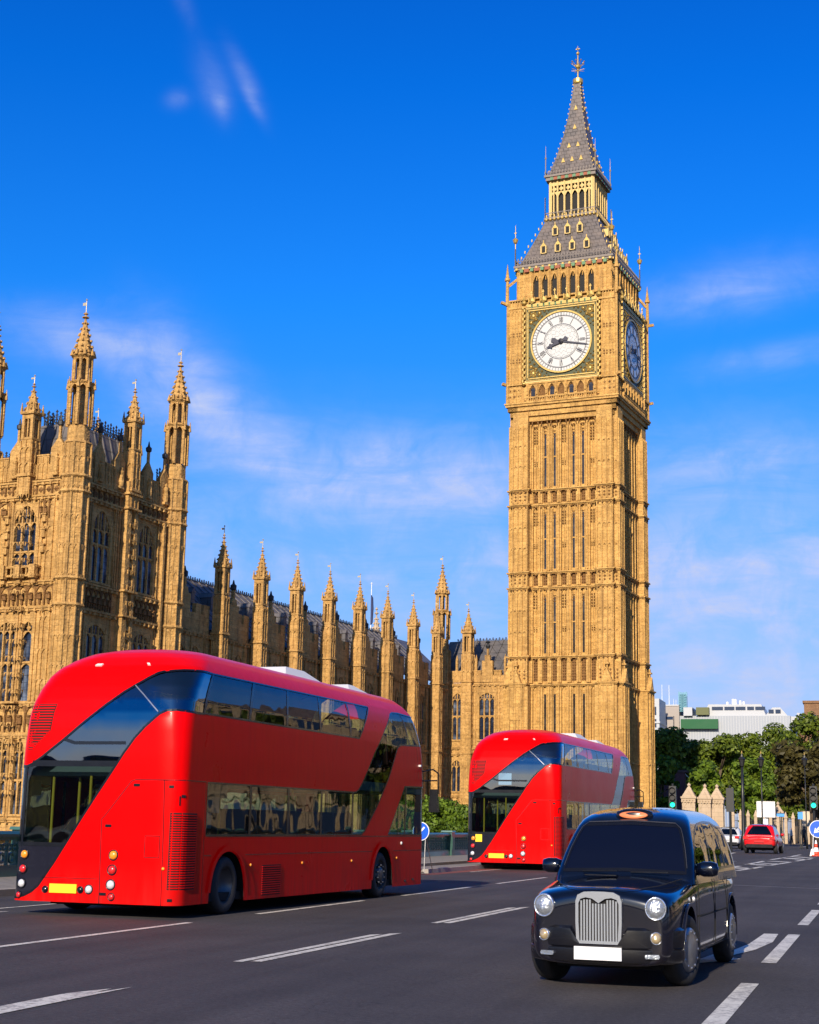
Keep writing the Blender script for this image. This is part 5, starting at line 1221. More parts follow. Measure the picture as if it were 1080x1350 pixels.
body = loft_body('body', secs, M['taxi'], taxi, [(.78, FWY, .34), (-.78, FWY, .34), (.78, RWY, .34), (-.78, RWY, .34)], 2, .40, .26)
# cabin skin: 'near' end is the windscreen
CRG = [(.93, .0, .0, .0, .12), (1.0, .01, .03, .01, .12), (1.03, .015, .06, .02, .12), (1.25, .06, .24, .10, .13), (1.42, .115, .40, .22, .14), (1.5, .145, .48, .31, .16), (1.55, .17, .55, .38, .19), (1.6, .21, .66, .47, .23), (1.64, .27, .80, .6, .27), (1.67, .36, 1.0, .8, .28), (1.69, .52, 1.28, 1.0, .2), (1.698, .755, 1.6, 1.25, .02)]
CS = Shell(CRG, 1.55, 3.36, .2)
cz = CS.vz
WS = [(-.13, cz(1.035)), (-.775, cz(1.055)), (-1.42, cz(1.035)), (-1.43, cz(1.46)), (-1.40, cz(1.495)), (-.775, cz(1.515)), (-.15, cz(1.495)), (-.12, cz(1.46))]
SWR = [(.13, cz(1.05)), (.17, cz(1.2)), (.27, cz(1.33)), (.48, cz(1.455)), (.85, cz(1.52)), (1.5, cz(1.545)), (2.25, cz(1.54)), (2.75, cz(1.49)), (2.98, cz(1.38)), (3.07, cz(1.2)), (3.08, cz(1.06))]
SWL = [(-1.55 - x, y) for x, y in SWR]
RW = [(3.56 + .0, cz(1.07)), (4.71, cz(1.07)), (4.6, cz(1.45)), (3.68, cz(1.45))]
gt = M['glasst']; M['glassw'] = pmat('dark_tinted_windscreen', (.002, .004, .016), .32, 0, 0, spec=.25)
Rt = skin(CS, [('windscreen', WS), ('side_window', SWR), ('side_window_left', SWL), ('rear_screen', RW)], 'roof', taxi, dict(roof=M['taxi'], windscreen=M['glassw'], side_window=gt, side_window_left=gt, rear_screen=gt),
          ps=[-4.91 + i * .06 for i in range(int(9.82 / .06) + 1)] + [4.91], vs=[.93, .97, 1.0, 1.03, 1.1, 1.2, 1.3, 1.4, 1.5, 1.58, 1.66, 1.72, 1.78, 1.84, 1.9, 1.96, 2.02, 2.1, 2.18, 2.26, 2.36, 2.5, 2.7, CS.VV[-1]])
Rt['side_window_left'].name = 'side_window'
roof = Rt['roof']
for q_ in set(Rt.values()): q_.location = (0, .80, 0)
m = MB(); strip(m, CS, WS, .035, .003, True, .06); 
for P in (SWR, SWL): strip(m, CS, P, .03, .003, True, .06)
for p in (1.28, 2.32, -2.83, -3.87): strip(m, CS, [(p, cz(1.06)), (p + (.0 if p > 0 else 0), cz(1.53))], .07, .003)
strip(m, CS, RW, .03, .003, True); m.build('window_seal', M['black'], roof)
m = MB(); strip(m, CS, [(-1.45, cz(1.08)), (-1.46, cz(1.47)), (-1.41, cz(1.52)), (-.775, cz(1.54)), (-.14, cz(1.52)), (-.09, cz(1.47)), (-.10, cz(1.08))], .012, .006, False, .06); m.build('windscreen_trim', M['rim'], roof)
# interior hints
m = MB(); m.box(-.7, .7, 1.0, 3.9, .3, .95); m.box(-.72, .72, 1.02, 1.3, .9, 1.02, .02); m.box(-.6, -.1, 1.9, 2.02, .9, 1.38, .04); m.box(.15, .6, 1.9, 2.02, .9, 1.38, .04); m.box(-.6, .6, 3.4, 3.55, .9, 1.3, .03); m.build('interior', M['well'], taxi)
# wheels (steered slightly)
for s in (1, -1):
    w1 = wheel(taxi, s * .765, FWY, TR_, .2, s, 'cap', steer=radians(-14)); wheel(taxi, s * .775, RWY, TR_, .2, s, 'cap')
m = MB(); m.box(-.55, .55, .1, 3.9, .16, .3); 
for s in (1, -1):
    for y in (FWY, RWY): half_well(m, s, .72, .44, y, .34, .425, 0)
m.build('underbody', M['well'], taxi)
m = MB()     # arch lips
for s in (1, -1):
    for y in (FWY, RWY):
        P = [(y + .415 * cos(a), .34 + .415 * sin(a)) for a in [radians(-8 + i * 196 / 22) for i in range(23)]]
        for a, b in zip(P, P[1:]): m.bar((s * .782, a[0], a[1]), (s * .782, b[0], b[1]), .022, .03)
m.build('arch_trim', M['taxi'], taxi)
# grille
gx = .02
def gshape(hw, z0, z1, notch=0):
    P = [(-hw, z0), (hw, z0), (hw * 1.06, z1 - .08), (hw * 1.0, z1 - .02), (hw * .85, z1 + .005)]
    if notch: P += [(.07, z1 - .01), (.045, z1 - .05), (.02, z1 - notch), (-.02, z1 - notch), (-.045, z1 - .05), (-.07, z1 - .01)]
    else: P += [(.0, z1 + .015)]
    return P + [(-hw * .85, z1 + .005), (-hw * 1.0, z1 - .02), (-hw * 1.06, z1 - .08)]
FM = lambda y: Matrix(((1, 0, 0, 0), (0, 0, -1, y), (0, 1, 0, 0), (0, 0, 0, 1)))
def frame_ring(mb, outer, inner, M4, h):
    n = len(outer); P = [M4 @ Vector((*q, z)) for q, z in [(q, 0) for q in outer] + [(q, h) for q in outer] + [(q, 0) for q in inner] + [(q, h) for q in inner]]
    fs = []
    for i in range(n):
        j = (i + 1) % n; fs += [(i, j, n + j, n + i), (n + i, n + j, 3 * n + j, 3 * n + i), (2 * n + j, 2 * n + i, 3 * n + i, 3 * n + j)]
    mb.add([tuple(p) for p in P], fs)
go = [(-.225, .40), (.225, .40), (.235, .6), (.235, .79), (.215, .845), (.15, .875), (.06, .88), (0, .88), (-.06, .88), (-.15, .875), (-.215, .845), (-.235, .79), (-.235, .6)]
gi = [(-.195, .435), (.195, .435), (.205, .6), (.205, .77), (.185, .81), (.13, .825), (.065, .815), (0, .775), (-.065, .815), (-.13, .825), (-.185, .81), (-.205, .77), (-.205, .6)]
m = MB(); frame_ring(m, go, gi, FM(-.335), .045); m.prism([(-.05, .40), (.05, .40), (.05, .43), (-.05, .43)], FM(-.37), .015); M['gchrome'] = pmat('grille_chrome', (.46, .49, .54), .22, .6, .0, coat=.4); gr = m.build('grille_frame', M['gchrome'], taxi)
m = MB()
for i in range(13):
    x = -.178 + i * .02967; zt = .805 - (.035 if abs(x) < .06 else 0) - (.0 if abs(x) < .15 else .01); m.prism([(x - .0085, .43), (x + .0085, .43), (x + .0085, zt), (x - .0085, zt)], FM(-.34), .028)
m.build('grille_bars', M['gchrome'], gr)
m = MB(); m.prism(gi, FM(-.33), .012); m.build('grille_backing', M['well'], gr)
# headlamps, front lamps
def flamp(x, z, r, y, nm, mat, yaw=0, ring='chrome'):
    M4 = TR((x, y, z)) @ RZ(yaw) @ RX(pi / 2); mb = MB(); mb.lathe([(r, -.05), (r, .0), (r * .85, .02), (r * .45, .03), (0, .033)], 28, M4); o = mb.build(nm, M[mat], taxi, True)
    mb = MB(); mb.lathe([(r * 1.02, -.08), (r * 1.14, -.02), (r * 1.12, .012), (r, .012), (r * .98, 0)], 28, M4, False); mb.build('bezel', M[ring], o, True)
M['lens'] = pmat('headlamp_glass', (.36, .39, .44), .12, .55, .35, 26, coat=1.0, bump=.5, bscale=50)
for s in (-1, 1):
    flamp(s * .57, .74, .094, -.345, 'headlamp', 'lens', s * .12); flamp(s * .545, .475, .048, -.362, 'indicator', 'foglens' if 'foglens' in M else 'amber', 0) if 0 else None
M['foglens'] = pmat('fog_lamp_glass', (.55, .42, .24), .15, .4, .3, 30, coat=1)
def bumper():
    mb = MB()
    # wrap-around bumper swept across the front
    P = []; N = 24
    for i in range(N + 1):
        t = -1 + 2 * i / N; x = .745 * sin(t * pi / 2) ; y = -.355 + .30 * (1 - cos(t * pi / 2)) ** 1.35 * 1.25
        P.append((x, y))
    prof = [(.0, .235), (.035, .25), (.05, .30), (.045, .365), (.03, .375), (.045, .385), (.05, .45), (.045, .54), (.02, .565), (-.05, .57)]
    vs = []
    for i, (x, y) in enumerate(P):
        a = P[max(i - 1, 0)]; b = P[min(i + 1, N)]; d = Vector((b[0] - a[0], b[1] - a[1], 0)).normalized(); nx, ny = d.y, -d.x
        cut = abs(x) < .27
        for o_, z in prof: zz = min(z, .41) if cut else z; vs.append((x + nx * o_, y + ny * o_, zz))
    n = len(prof); mb.add(vs, [(i * n + j, i * n + j + 1, (i + 1) * n + j + 1, (i + 1) * n + j) for i in range(N) for j in range(n - 1)])
    o = mb.build('front_bumper', M['black'], taxi, True)
    try: o.data.set_sharp_from_angle(angle=radians(40))
    except Exception: pass
    return o
bp_ = bumper()
for s in (-1, 1):
    flamp(s * .57, .475, .05, -.335, 'fog_lamp', 'foglens', s * .35)
    m = MB(); m.prism([(-.065, -.018), (.065, -.018), (.075, 0), (.065, .02), (-.065, .02), (-.075, 0)], TR((s * .53, -.345, .312)) @ RZ(s * .25) @ RX(pi / 2), .02); m.build('running_lamp', M['lens'], taxi)
    m = MB(); m.box(*sorted((s * .335, s * .70)), -.318, -.30, .43, .445) if 0 else None
m = MB(); m.box(-.24, .24, -.425, -.405, .268, .385); m.build('number_plate', pmat('blank_white_plate', (.78, .78, .80), .4), taxi)
# roof sign
m = MB(); m.lathe([(0, -.005), (.2, 0), (.215, .03), (.2, .075), (.1, .1), (0, .105)], 28, TR((0, 1.47, 1.565)) @ RX(radians(14)) @ Matrix.Diagonal((1.0, .38, 1, 1))); ro = m.build('roof_sign', M['black'], taxi, True)
m = MB(); m.lathe([(0, .008), (.17, .0), (.15, .012), (0, .014)], 28, TR((0, 1.395, 1.60)) @ RX(radians(78)) @ Matrix.Diagonal((1.0, .24, 1, 1))); m.build('sign_lens', pmat('orange_sign_lens', (.75, .22, .09), .35, 0, .1, 12), ro, True)
# mirrors
for s in (-1, 1):
    m = MB(); m.lathe([(0, -.105), (.05, -.095), (.075, -.03), (.075, .05), (.06, .1), (0, .115)], 20, TR((s * .855, 1.12, 1.075)) @ RY(s * pi / 2) @ Matrix.Diagonal((1.0, .85, 1.12, 1))); m.bar((s * .74, 1.14, 1.03), (s * .80, 1.12, 1.05), .05, .05); m.build('door_mirror', M['taxi'], taxi, True)
# door joints, handles, trim
m = MB()
def sline(pts, s, t=.008):
    for a, b in zip(pts, pts[1:]): m.bar((s * a[0], a[1], a[2]), (s * b[0], b[1], b[2]), t)
for s in (1, -1):
    for y in (.93, 2.08, 3.05): sline([(.788, y, .3), (.794, y, .5), (.794, y, .8), (.785, y, .96)], s)
    sline([(.79, .93, .29), (.79, 3.0, .29)], s); sline([(.796, 1.0, .62), (.796, 3.0, .62)], s, .014)
sline([(.0, -.27, .905), (.24, -.27, .90), (.36, -.18, .905), (.52, .1, .93), (.66, .7, .985)], 1, .007); sline([(.0, -.27, .905), (.24, -.27, .90), (.36, -.18, .905), (.52, .1, .93), (.66, .7, .985)], -1, .007)
m.build('panel_joints', M['well'], body)
for s in (1, -1):
    for y in (1.95, 2.2): m = MB(); m.box(s * .80 - .015, s * .80 + .015, y - .07, y + .07, .83, .86, .004, .01); m.build('door_handle', M['taxi'], taxi)
    m = MB(); m.lathe([(.025, -.01), (.02, .012), (0, .018)], 12, TR((s * .79, .62, .80)) @ RY(s * pi / 2)); m.build('side_repeater', M['white'], taxi)
m = MB(); m.bar((-.45, .83, 1.035), (-.05, .74, 1.045), .012); m.bar((.08, .83, 1.035), (.5, .77, 1.04), .012); m.box(-.36, -.02, .55, .66, 1.0, 1.008) ; m.build('wiper', M['black'], taxi)
taxi.scale = (.925, 1, 1)
taxi.location = (1.83 + .125 * cos(tax_az), 15.17 - .125 * sin(tax_az), 0); taxi.rotation_euler = (0, 0, -tax_az)
tag(taxi, 'glossy black taxi with a tall chrome grille and orange roof lamp, facing the camera', 'taxi')

# ================================================================ SMALL CARS
def car(nm, label, cat, col, o, s, az, W, L, H, hatch=True, k=1.0, tail=True, lampz=.62, zb=.28, roofmat=None, suv=False, group=None):
    """rear end near the camera (y=0)"""
    root = empty(nm, st(o, s), -radians(az), label, cat, group); root.scale = (k,) * 3; pm = paint(nm + '_paint', col, .28, 1.0, .0); hw = W / 2; b = H * .60
    sec = [tsec(.02, hw * .86, zb + .12, b * .8, b * .88), tsec(.1, hw * .93, zb + .02, b * .94, b * 1.0), tsec(.45, hw, zb, b, b * 1.04), tsec(1.2, hw, zb - .02, b, b * 1.05), tsec(L * .55, hw, zb - .03, b * .97, b * 1.03), tsec(L * .8, hw, zb - .02, b * .9, b * .97), tsec(L * .95, hw * .92, zb, b * .78, b * .86), tsec(L, hw * .8, zb + .1, b * .6, b * .68)]
    rr = .34 if suv else .31; fy, ry = L * .82, L * .2
    bd = loft_body('body', sec, pm, root, [(hw - .02, ry, rr), (-hw + .02, ry, rr), (hw - .02, fy, rr), (-hw + .02, fy, rr)], 2, rr * 1.18, .25)
    y0 = .12 if hatch else .75; Lc = L * .66 - y0; RGc = [(b * .9, .02, 0, 0, .12), (b * 1.02, .03, .02, .05, .15), (H * .8, .1, .2 if hatch else .42, .5, .2), (H * .92, .17, .36 if hatch else .7, .8, .25), (H * .97, .26, .5 if hatch else .9, .98, .3), (H * .99, .42, .75 if hatch else 1.1, 1.2, .25), (H, hw - .03, 1.1 if hatch else 1.4, 1.5, .02)]
    Sc = Shell(RGc, W - .06, Lc, .16); z1, z2 = b * 1.06, H * .93; W_ = Sc.W; v1, v2 = Sc.vz(z1), Sc.vz(z2)
    SW = [(.2, v1), (.42, v2), (Lc - .35, v2), (Lc - .1, v1)]
    Rg = skin(Sc, [('rear_screen', [(-.16, v1), (-W_ + .16, v1), (-W_ + .24, v2), (-.24, v2)]), ('side_window', SW), ('side_window_left', [(-W_ - x, y) for x, y in SW]), ('windscreen', [(Lc + .14, v1), (Lc + W_ - .14, v1), (Lc + W_ - .22, v2), (Lc + .22, v2)])], 'roof', root, dict(roof=roofmat or pm, rear_screen=gt, side_window=gt, side_window_left=gt, windscreen=gt), ps=[-(W_ + Lc) + i * .12 for i in range(int(2 * (W_ + Lc) / .12) + 1)], vs=[Sc.VV[0] + i * (Sc.VV[-1] - Sc.VV[0]) / 16 for i in range(17)])
    Rg['side_window_left'].name = 'side_window'
    for c_ in [Rg['roof']] + list(Rg.values())[0:0]: pass
    for q in set(Rg.values()): q.location = (0, y0, 0)
    m = MB(); strip(m, Sc, [(Lc * .5, v1), (Lc * .5 - .05, v2)], .08, .003); o_ = m.build('door_pillar', pm, root); o_.location = (0, y0, 0)
    for x in (1, -1):
        wheel(root, x * (hw - .01), fy, rr, .2, x, 'cap'); wheel(root, x * (hw - .01), ry, rr, .2, x, 'cap')
        m = MB(); m.box(*sorted((x * hw * .62, x * hw * .97)), -.01, .22, b * .80, b * .97, .03, .0); m.build('tail_lamp', M['redl'], root)
        m = MB(); m.lathe([(0, -.09), (.07, -.07), (.08, .05), (0, .09)], 12, TR((x * (hw + .08), L * .62, b * 1.08)) @ RY(pi / 2)); m.build('door_mirror', pm, root, True)
    m = MB(); m.box(-hw * .82, hw * .82, -.03, .35, zb - .02, zb + .16, .03, .0); m.build('rear_bumper', M['black'], root)
    m = MB(); m.box(-.26, .26, -.03, .03, b * .62, b * .62 + .11); m.build('number_plate', pmat(nm + '_plate', [c * .8 for c in col], .4), root)
    m = MB(); m.box(-hw + .25, hw - .25, .3, L - .3, .18, .36); m.box(-hw + .1, hw - .1, .8, L * .7, b * .7, b * .98); m.build('underbody', M['well'], root)
    return root
car('red_suv', 'red hatchback driving away with a white car on its left', 'car', (.62, .004, .008), -8.35, 111.5, 20, 1.77, 4.1, 1.57, True, 1.28, suv=True, zb=.34)
car('white_sedan', 'silver white saloon driving away on the left of the red car', 'car', (.62, .64, .68), -13.2, 139, 19, 1.8, 4.6, 1.45, False, 1.28)
car('pale_van', 'white roofed vehicle almost hidden behind the black taxi roof', 'car', (.6, .63, .66), -17.2, 98, 21, 1.85, 4.4, 2.05, False, 1.1)
car('blue_car', 'small dark blue car parked far off beside the pavement', 'car', (.03, .06, .16), -17.0, 262, -30, 1.8, 4.3, 1.45, False, 1.3)

# ================================================================ GROUND, ROAD, MARKINGS
def asphalt(name, base, red=0):
    m, t, b = new_mat(name); tcn = t.add('ShaderNodeTexCoord'); o = tcn.outputs['Object']
    n = t.add('ShaderNodeTexNoise', {'Vector': o, 'Scale': 55.0, 'Detail': 3.0, 'Roughness': .8})
    n2 = t.add('ShaderNodeTexNoise', {'Vector': o, 'Scale': .35, 'Detail': 6.0, 'Roughness': .6})
    mp = t.add('ShaderNodeMapping', {'Vector': o, 'Scale': (1.3, .05, 1)}); n3 = t.add('ShaderNodeTexNoise', {'Vector': mp.outputs[0], 'Scale': 1.0, 'Detail': 5.0, 'Roughness': .6})
    vo = t.add('ShaderNodeTexVoronoi', {'Vector': o, 'Scale': 38.0})
    nf = t.add('ShaderNodeTexNoise', {'Vector': o, 'Scale': 19.0, 'Detail': 2.0}); f = t.math('MULTIPLY_ADD', n.outputs[0], 2.2, -.1); f = t.math('MULTIPLY', f, t.math('MULTIPLY_ADD', nf.outputs[0], 1.2, .4))
    f = t.math('MULTIPLY', f, t.math('MULTIPLY_ADD', n2.outputs[0], 1.1, .45)); f = t.math('MULTIPLY', f, t.math('MULTIPLY_ADD', n3.outputs[0], 1.1, .45))
    sp = t.math('GREATER_THAN', n.outputs[0], .735); v = t.add('ShaderNodeVectorMath', {0: base, 1: f}, operation='MULTIPLY')
    c = t.mix(t.math('MULTIPLY', sp, .5), v.outputs[0], (.32, .30, .28, 1))
    # hairline cracks
    mp2 = t.add('ShaderNodeMapping', {'Vector': o, 'Scale': (.35, .12, 1)}); nd = t.add('ShaderNodeTexNoise', {'Vector': o, 'Scale': 1.2, 'Detail': 4.0})
    vm = t.add('ShaderNodeVectorMath', {0: mp2.outputs[0], 1: nd.outputs[1]}, operation='ADD'); vc = t.add('ShaderNodeTexVoronoi', {'Vector': vm.outputs[0], 'Scale': 1.0}, feature='DISTANCE_TO_EDGE')
    c = t.mix(t.math('MULTIPLY', t.math('LESS_THAN', vc.outputs[0], .0035), .45), c, (.012, .012, .013, 1))
    t.l.new(c, b.inputs['Base Color']); b.inputs['Roughness'].default_value = .8; b.inputs['Specular IOR Level'].default_value = .3
    bp = t.add('ShaderNodeBump', {'Strength': .55, 'Distance': .008, 'Height': n.outputs[0]}); t.l.new(bp.outputs[0], b.inputs['Normal']); return m
M['asphalt'] = asphalt('asphalt', (.057, .051, .053)); M['redasphalt'] = asphalt('red_lane_asphalt', (.20, .07, .055))
M['paving'] = stone('pavement_slabs', (.27, .245, .22), (.24, .22, .2), (.16, .145, .13), .6, .6, .25, .2)
M['kerb'] = pmat('granite_kerb', (.33, .29, .25), .8, 0, .3, 5, bump=.3)
def worn(name, col):
    m, t, b = new_mat(name); tcn = t.add('ShaderNodeTexCoord'); o = tcn.outputs['Object']
    n = t.add('ShaderNodeTexNoise', {'Vector': o, 'Scale': 14.0, 'Detail': 8.0, 'Roughness': .75}); n2 = t.add('ShaderNodeTexNoise', {'Vector': o, 'Scale': 2.0, 'Detail': 4.0})
    f = t.math('MULTIPLY_ADD', t.math('ADD', n.outputs[0], t.math('MULTIPLY', n2.outputs[0], .4)), 7, -4.7, clamp=True)
    c = t.mix(t.math('MULTIPLY', f, .75), (*col, 1), (.17, .15, .14, 1)); t.l.new(c, b.inputs['Base Color']); b.inputs['Roughness'].default_value = .6; return m
M['paint'] = worn('road_paint', (.70, .67, .60)); M['paintf'] = worn('faded_road_paint', (.30, .28, .27))
mb = MB(); mb.add([(-2500, -900, -.35), (2500, -900, -.35), (2500, 4500, -.35), (-2500, 4500, -.35)], [(0, 1, 2, 3)]); tag(mb.build('ground', pmat('earth_and_gravel', (.12, .115, .09), .95, 0, .3, .2)), kind='structure')
street = (0, 0, 0)
def flat(name, polys, z, mat, kind=None):
    mb = MB()
    for P in polys: mb.add([(x, y, z) for x, y in P], [tuple(range(len(P)))])
    o = mb.build(name, mat); o.rotation_euler = (0, 0, -SA); return tag(o, kind=kind) if kind else o
R_ = lambda a, b, c, d: [(a, c), (b, c), (b, d), (a, d)]
flat('road', [R_(-15.9, 5.2, -80, 118), R_(-70, 70, 118, 175), R_(-17.5, 4, 175, 500)], 0, M['asphalt'], 'structure')
def slab(name, boxes, mat, kind='structure', bev=0):
    mb = MB()
    for (a, b, c, d, z0, z1) in boxes: mb.box(a, b, c, d, z0, z1, bev, 0)
    o = mb.build(name, mat); o.rotation_euler = (0, 0, -SA); return tag(o, kind=kind)
slab('pavement', [(-19.6, -16.2, -80, 112, -.3, .12), (5.5, 9, -80, 118, -.3, .12), (-60, -17.8, 175, 330, -.3, .12), (4.3, 40, 175, 330, -.3, .12)], M['paving'])
mb = MB(); 
for o_ in (-16.2, 5.2):
    for i in range(190): mb.box(o_, o_ + .3, -78 + i, -77.012 + i, -.05, .125, .012, .004)
for i in range(150): mb.box(-17.8, -17.5, 175.2 + i, 176.19 + i, -.05, .125)
kb = mb.build('kerb', M['kerb']); kb.rotation_euler = (0, 0, -SA); tag(kb, kind='structure')
mb = MB(); mb.box(-15.0, -13.85, 47.6, 72, -.05, .10); o = mb.build('traffic_island', M['paving']); o.rotation_euler = (0, 0, -SA); tag(o, kind='structure')
mb = MB()
for i in range(24): mb.box(-13.85, -13.6, 47.3 + i, 48.288 + i, -.05, .13, .02)
for i in range(3): mb.box(-15.0 + i * .4, -14.61 + i * .4, 47.3, 47.58, -.05, .13)
o = mb.build('island_kerb', M['kerb']); o.rotation_euler = (0, 0, -SA); tag(o, kind='structure')
flat('red_cycle_strip', [R_(-13.55, -13.05, 46, 74)], .004, M['redasphalt'], 'structure')
mk = [[(-6.68, 4), (-6.42, 4), (-6.42, 12.9), (-6.50, 12.3), (-6.52, 12.7), (-6.68, 12.2)]]
for a, b in ((15.7, 20.9), (23.3, 29.0), (31.6, 37.2), (39.5, 45), (47.5, 53)):
    mk += [[(-6.66, a), (-6.55, a), (-6.55, b - .35), (-6.66, b - .55)], [(-6.50, a + .1), (-6.38, a + .1), (-6.38, b), (-6.50, b - .2)]]
for a, b in ((8, 13), (15.8, 21.3), (23.9, 29.3), (31.9, 37.6), (40.3, 46.5), (48.6, 54.8)): mk.append(R_(-9.80, -9.68, a, b))
mk += [R_(-13.86, -13.77, 12, 46), R_(-13.34, -13.25, 18, 22.2), R_(-13.02, -12.94, 50, 74)]
for a, b in ((4, 9.5), (10.8, 15.95), (18.5, 23.8), (26.3, 31.5), (34, 39)): mk.append(R_(-1.40, -1.23, a, b))
mk += [[(-1.87, 20.14), (-1.77, 21.47), (-1.74, 23.73), (-1.54, 23.77), (-1.50, 22.0), (-1.62, 20.4), (-1.84, 19.2), (-2.02, 19.0)], [(-2.16, 17.9), (-2.03, 19.41), (-1.86, 19.2), (-1.66, 18.9), (-1.80, 18.5)]]
def seg(a, b, w): 
    d = Vector((b[0] - a[0], b[1] - a[1])).normalized() * w / 2; return [(a[0] - d.y, a[1] + d.x), (b[0] - d.y, b[1] + d.x), (b[0] + d.y, b[1] - d.x), (a[0] + d.y, a[1] - d.x)]
for a, b in (((-6.13, 65.05), (-6.03, 69.45)), ((-6.03, 73.03), (-5.97, 83.09)), ((-5.94, 87.38), (-5.72, 96.03)), ((-5.66, 98.88), (-5.53, 110.45)), ((-5.42, 61.25), (-5.07, 69.06)), ((-4.99, 72.94), (-4.6, 81.29)), ((-4.49, 84.98), (-4.12, 95.13)), ((-9.87, 103.33), (-10.15, 113.08)), ((-7.57, 79.44), (-7.2, 80.4)), ((-10.24, 150), (-10.4, 164)), ((-8.5, 168), (-8.3, 182))): mk.append(seg(a, b, .22))
for a, b in (((-5.92, 66.3), (-5.3, 64.91)), ((-5.9, 74), (-5.1, 72.3)), ((-5.9, 77.4), (-4.95, 76.4)), ((-5.75, 83.2), (-4.7, 81.8)), ((-5.6, 94.6), (-4.35, 90.66)), ((-5.6, 100.5), (-4.25, 97.5))): mk.append(seg(a, b, .9))
flat('road_markings', mk, .006, M['paint'], 'structure')
flat('faded_line', [seg((-4.9, 44.9), (1.5, 42.4), .12)], .0055, M['paintf'], 'structure')

# ================================================================ BRIDGE PARAPET
M['pgreen'] = pmat('green_parapet_paint', (.035, .11, .09), .35, .1, .2, 2, coat=.3)
def bridge_parapet(off, s0, s1, label, detail=True):
    root = empty('bridge_parapet', st(off, s0, .12), -SA, label, 'parapet'); L = s1 - s0
    mb = MB(); mb.box(-.16, .16, 0, L, .9, .96); mb.box(-.2, .2, 0, L, .96, 1.03, .03); mb.build('handrail', M['pgreen'], root)
    mb = MB(); mb.box(-.17, .17, 0, L, 0, .2, .02); mb.box(-.12, .12, 0, L, .2, .26); mb.build('plinth', M['pgreen'], root)
    mb = MB(); st_ = .42; n = int(L / st_)
    mb.box(-.05, .05, 0, L, .82, .9)
    for i in range(n):
        y = (i + .5) * st_
        mb.box(-.04, .04, y - st_ / 2 - .025, y - st_ / 2 + .025, .26, .82)
        if detail and i < 190:
            for (cy, cz, r) in ((0, .42, .13), (-.1, .66, .09), (.1, .66, .09)):
                M4 = TR((0, y + cy, cz)) @ RY(pi / 2); k = 10
                P = [(r * cos(2 * pi * j / k), r * sin(2 * pi * j / k)) for j in range(k)]; Q = [(a * .66, b * .66) for a, b in P]; frame_ring(mb, P, Q, M4 @ TR((0, 0, -.03)), .06)
    mb.build('tracery_panel', M['pgreen'], root)
    for i in range(int(L / 6.3) + 1):
        y = i * 6.3; m = MB(); m.box(-.24, .24, y - .28, y + .28, 0, 1.06, .01, .01); m.box(-.28, .28, y - .33, y + .33, 1.06, 1.13, .02, .02); m.box(-.2, .26, y - .2, y + .2, .3, .85); m.build('parapet_post', M['pgreen'], root)
    return root
bridge_parapet(-19.5, 8, 118, 'green cast iron bridge parapet along the left pavement, between the buses and the palace')
bridge_parapet(9.0, -40, 118, 'green cast iron bridge parapet on the right side of the road', False)

# ================================================================ VEGETATION
def foliage(name, c1, c2, tr=.25):
    m, t, b = new_mat(name); tcn = t.add('ShaderNodeTexCoord'); n = t.add('ShaderNodeTexNoise', {'Vector': tcn.outputs['Object'], 'Scale': .9, 'Detail': 5.0, 'Roughness': .7})
    g = t.add('ShaderNodeNewGeometry'); f = t.math('MULTIPLY_ADD', t.math('ADD', t.math('MULTIPLY', n.outputs[0], .7), t.math('MULTIPLY', g.outputs['Random Per Island'], .45)), 2.2, -.72, clamp=True)
    c = t.mix(f, (*c1, 1), (*c2, 1)); t.l.new(c, b.inputs['Base Color']); b.inputs['Roughness'].default_value = .55; b.inputs['Specular IOR Level'].default_value = .3
    ts = t.add('ShaderNodeBsdfTranslucent', {'Color': c}); mx = t.add('ShaderNodeMixShader', {0: tr, 1: b.outputs[0], 2: ts.outputs[0]}); t.l.new(mx.outputs[0], t.n['Material Output'].inputs[0]); return m
M['leaf'] = foliage('plane_tree_leaves', (.030, .058, .006), (.16, .21, .016)); M['leaf2'] = foliage('brown_tree_leaves', (.034, .030, .010), (.095, .080, .020)); M['leaf3'] = foliage('shrub_leaves', (.030, .065, .006), (.15, .23, .016))
M['bark'] = pmat('bark', (.10, .07, .045), .9, 0, .4, 2, bump=.6, bscale=8)
def crown(parent, blobs, n, size, mat, seed=1, name='crown', hull=.55):
    rnd = random.Random(seed); mb = MB(); tot = sum(b[3] ** 2 for b in blobs)
    for (cx, cy, cz, r, fz) in blobs:
        for _ in range(int(n * r * r / tot)):
            v = Vector((rnd.gauss(0, 1), rnd.gauss(0, 1), rnd.gauss(0, 1))).normalized(); q = r * (hull + (1 - hull) * rnd.random() ** .6) * (1 + .22 * mnoise.noise(v * 2.2 + Vector((cx, cy, cz))))
            c = Vector((cx + v.x * q, cy + v.y * q, cz + v.z * q * fz)); s = size * rnd.uniform(.55, 1.3)
            nn = (v + Vector((rnd.uniform(-1, 1), rnd.uniform(-1, 1), rnd.uniform(-.6, 1.2))) * .8).normalized(); a = nn.orthogonal().normalized(); a.rotate(Matrix.Rotation(rnd.uniform(0, 6.28), 3, nn)); b = nn.cross(a)
            P = [c + a * s, c + b * s * .55, c - a * s * .9, c - b * s * .55]; mb.add([tuple(p) for p in P], [(0, 1, 2, 3)])
    return mb.build(name, mat, parent)
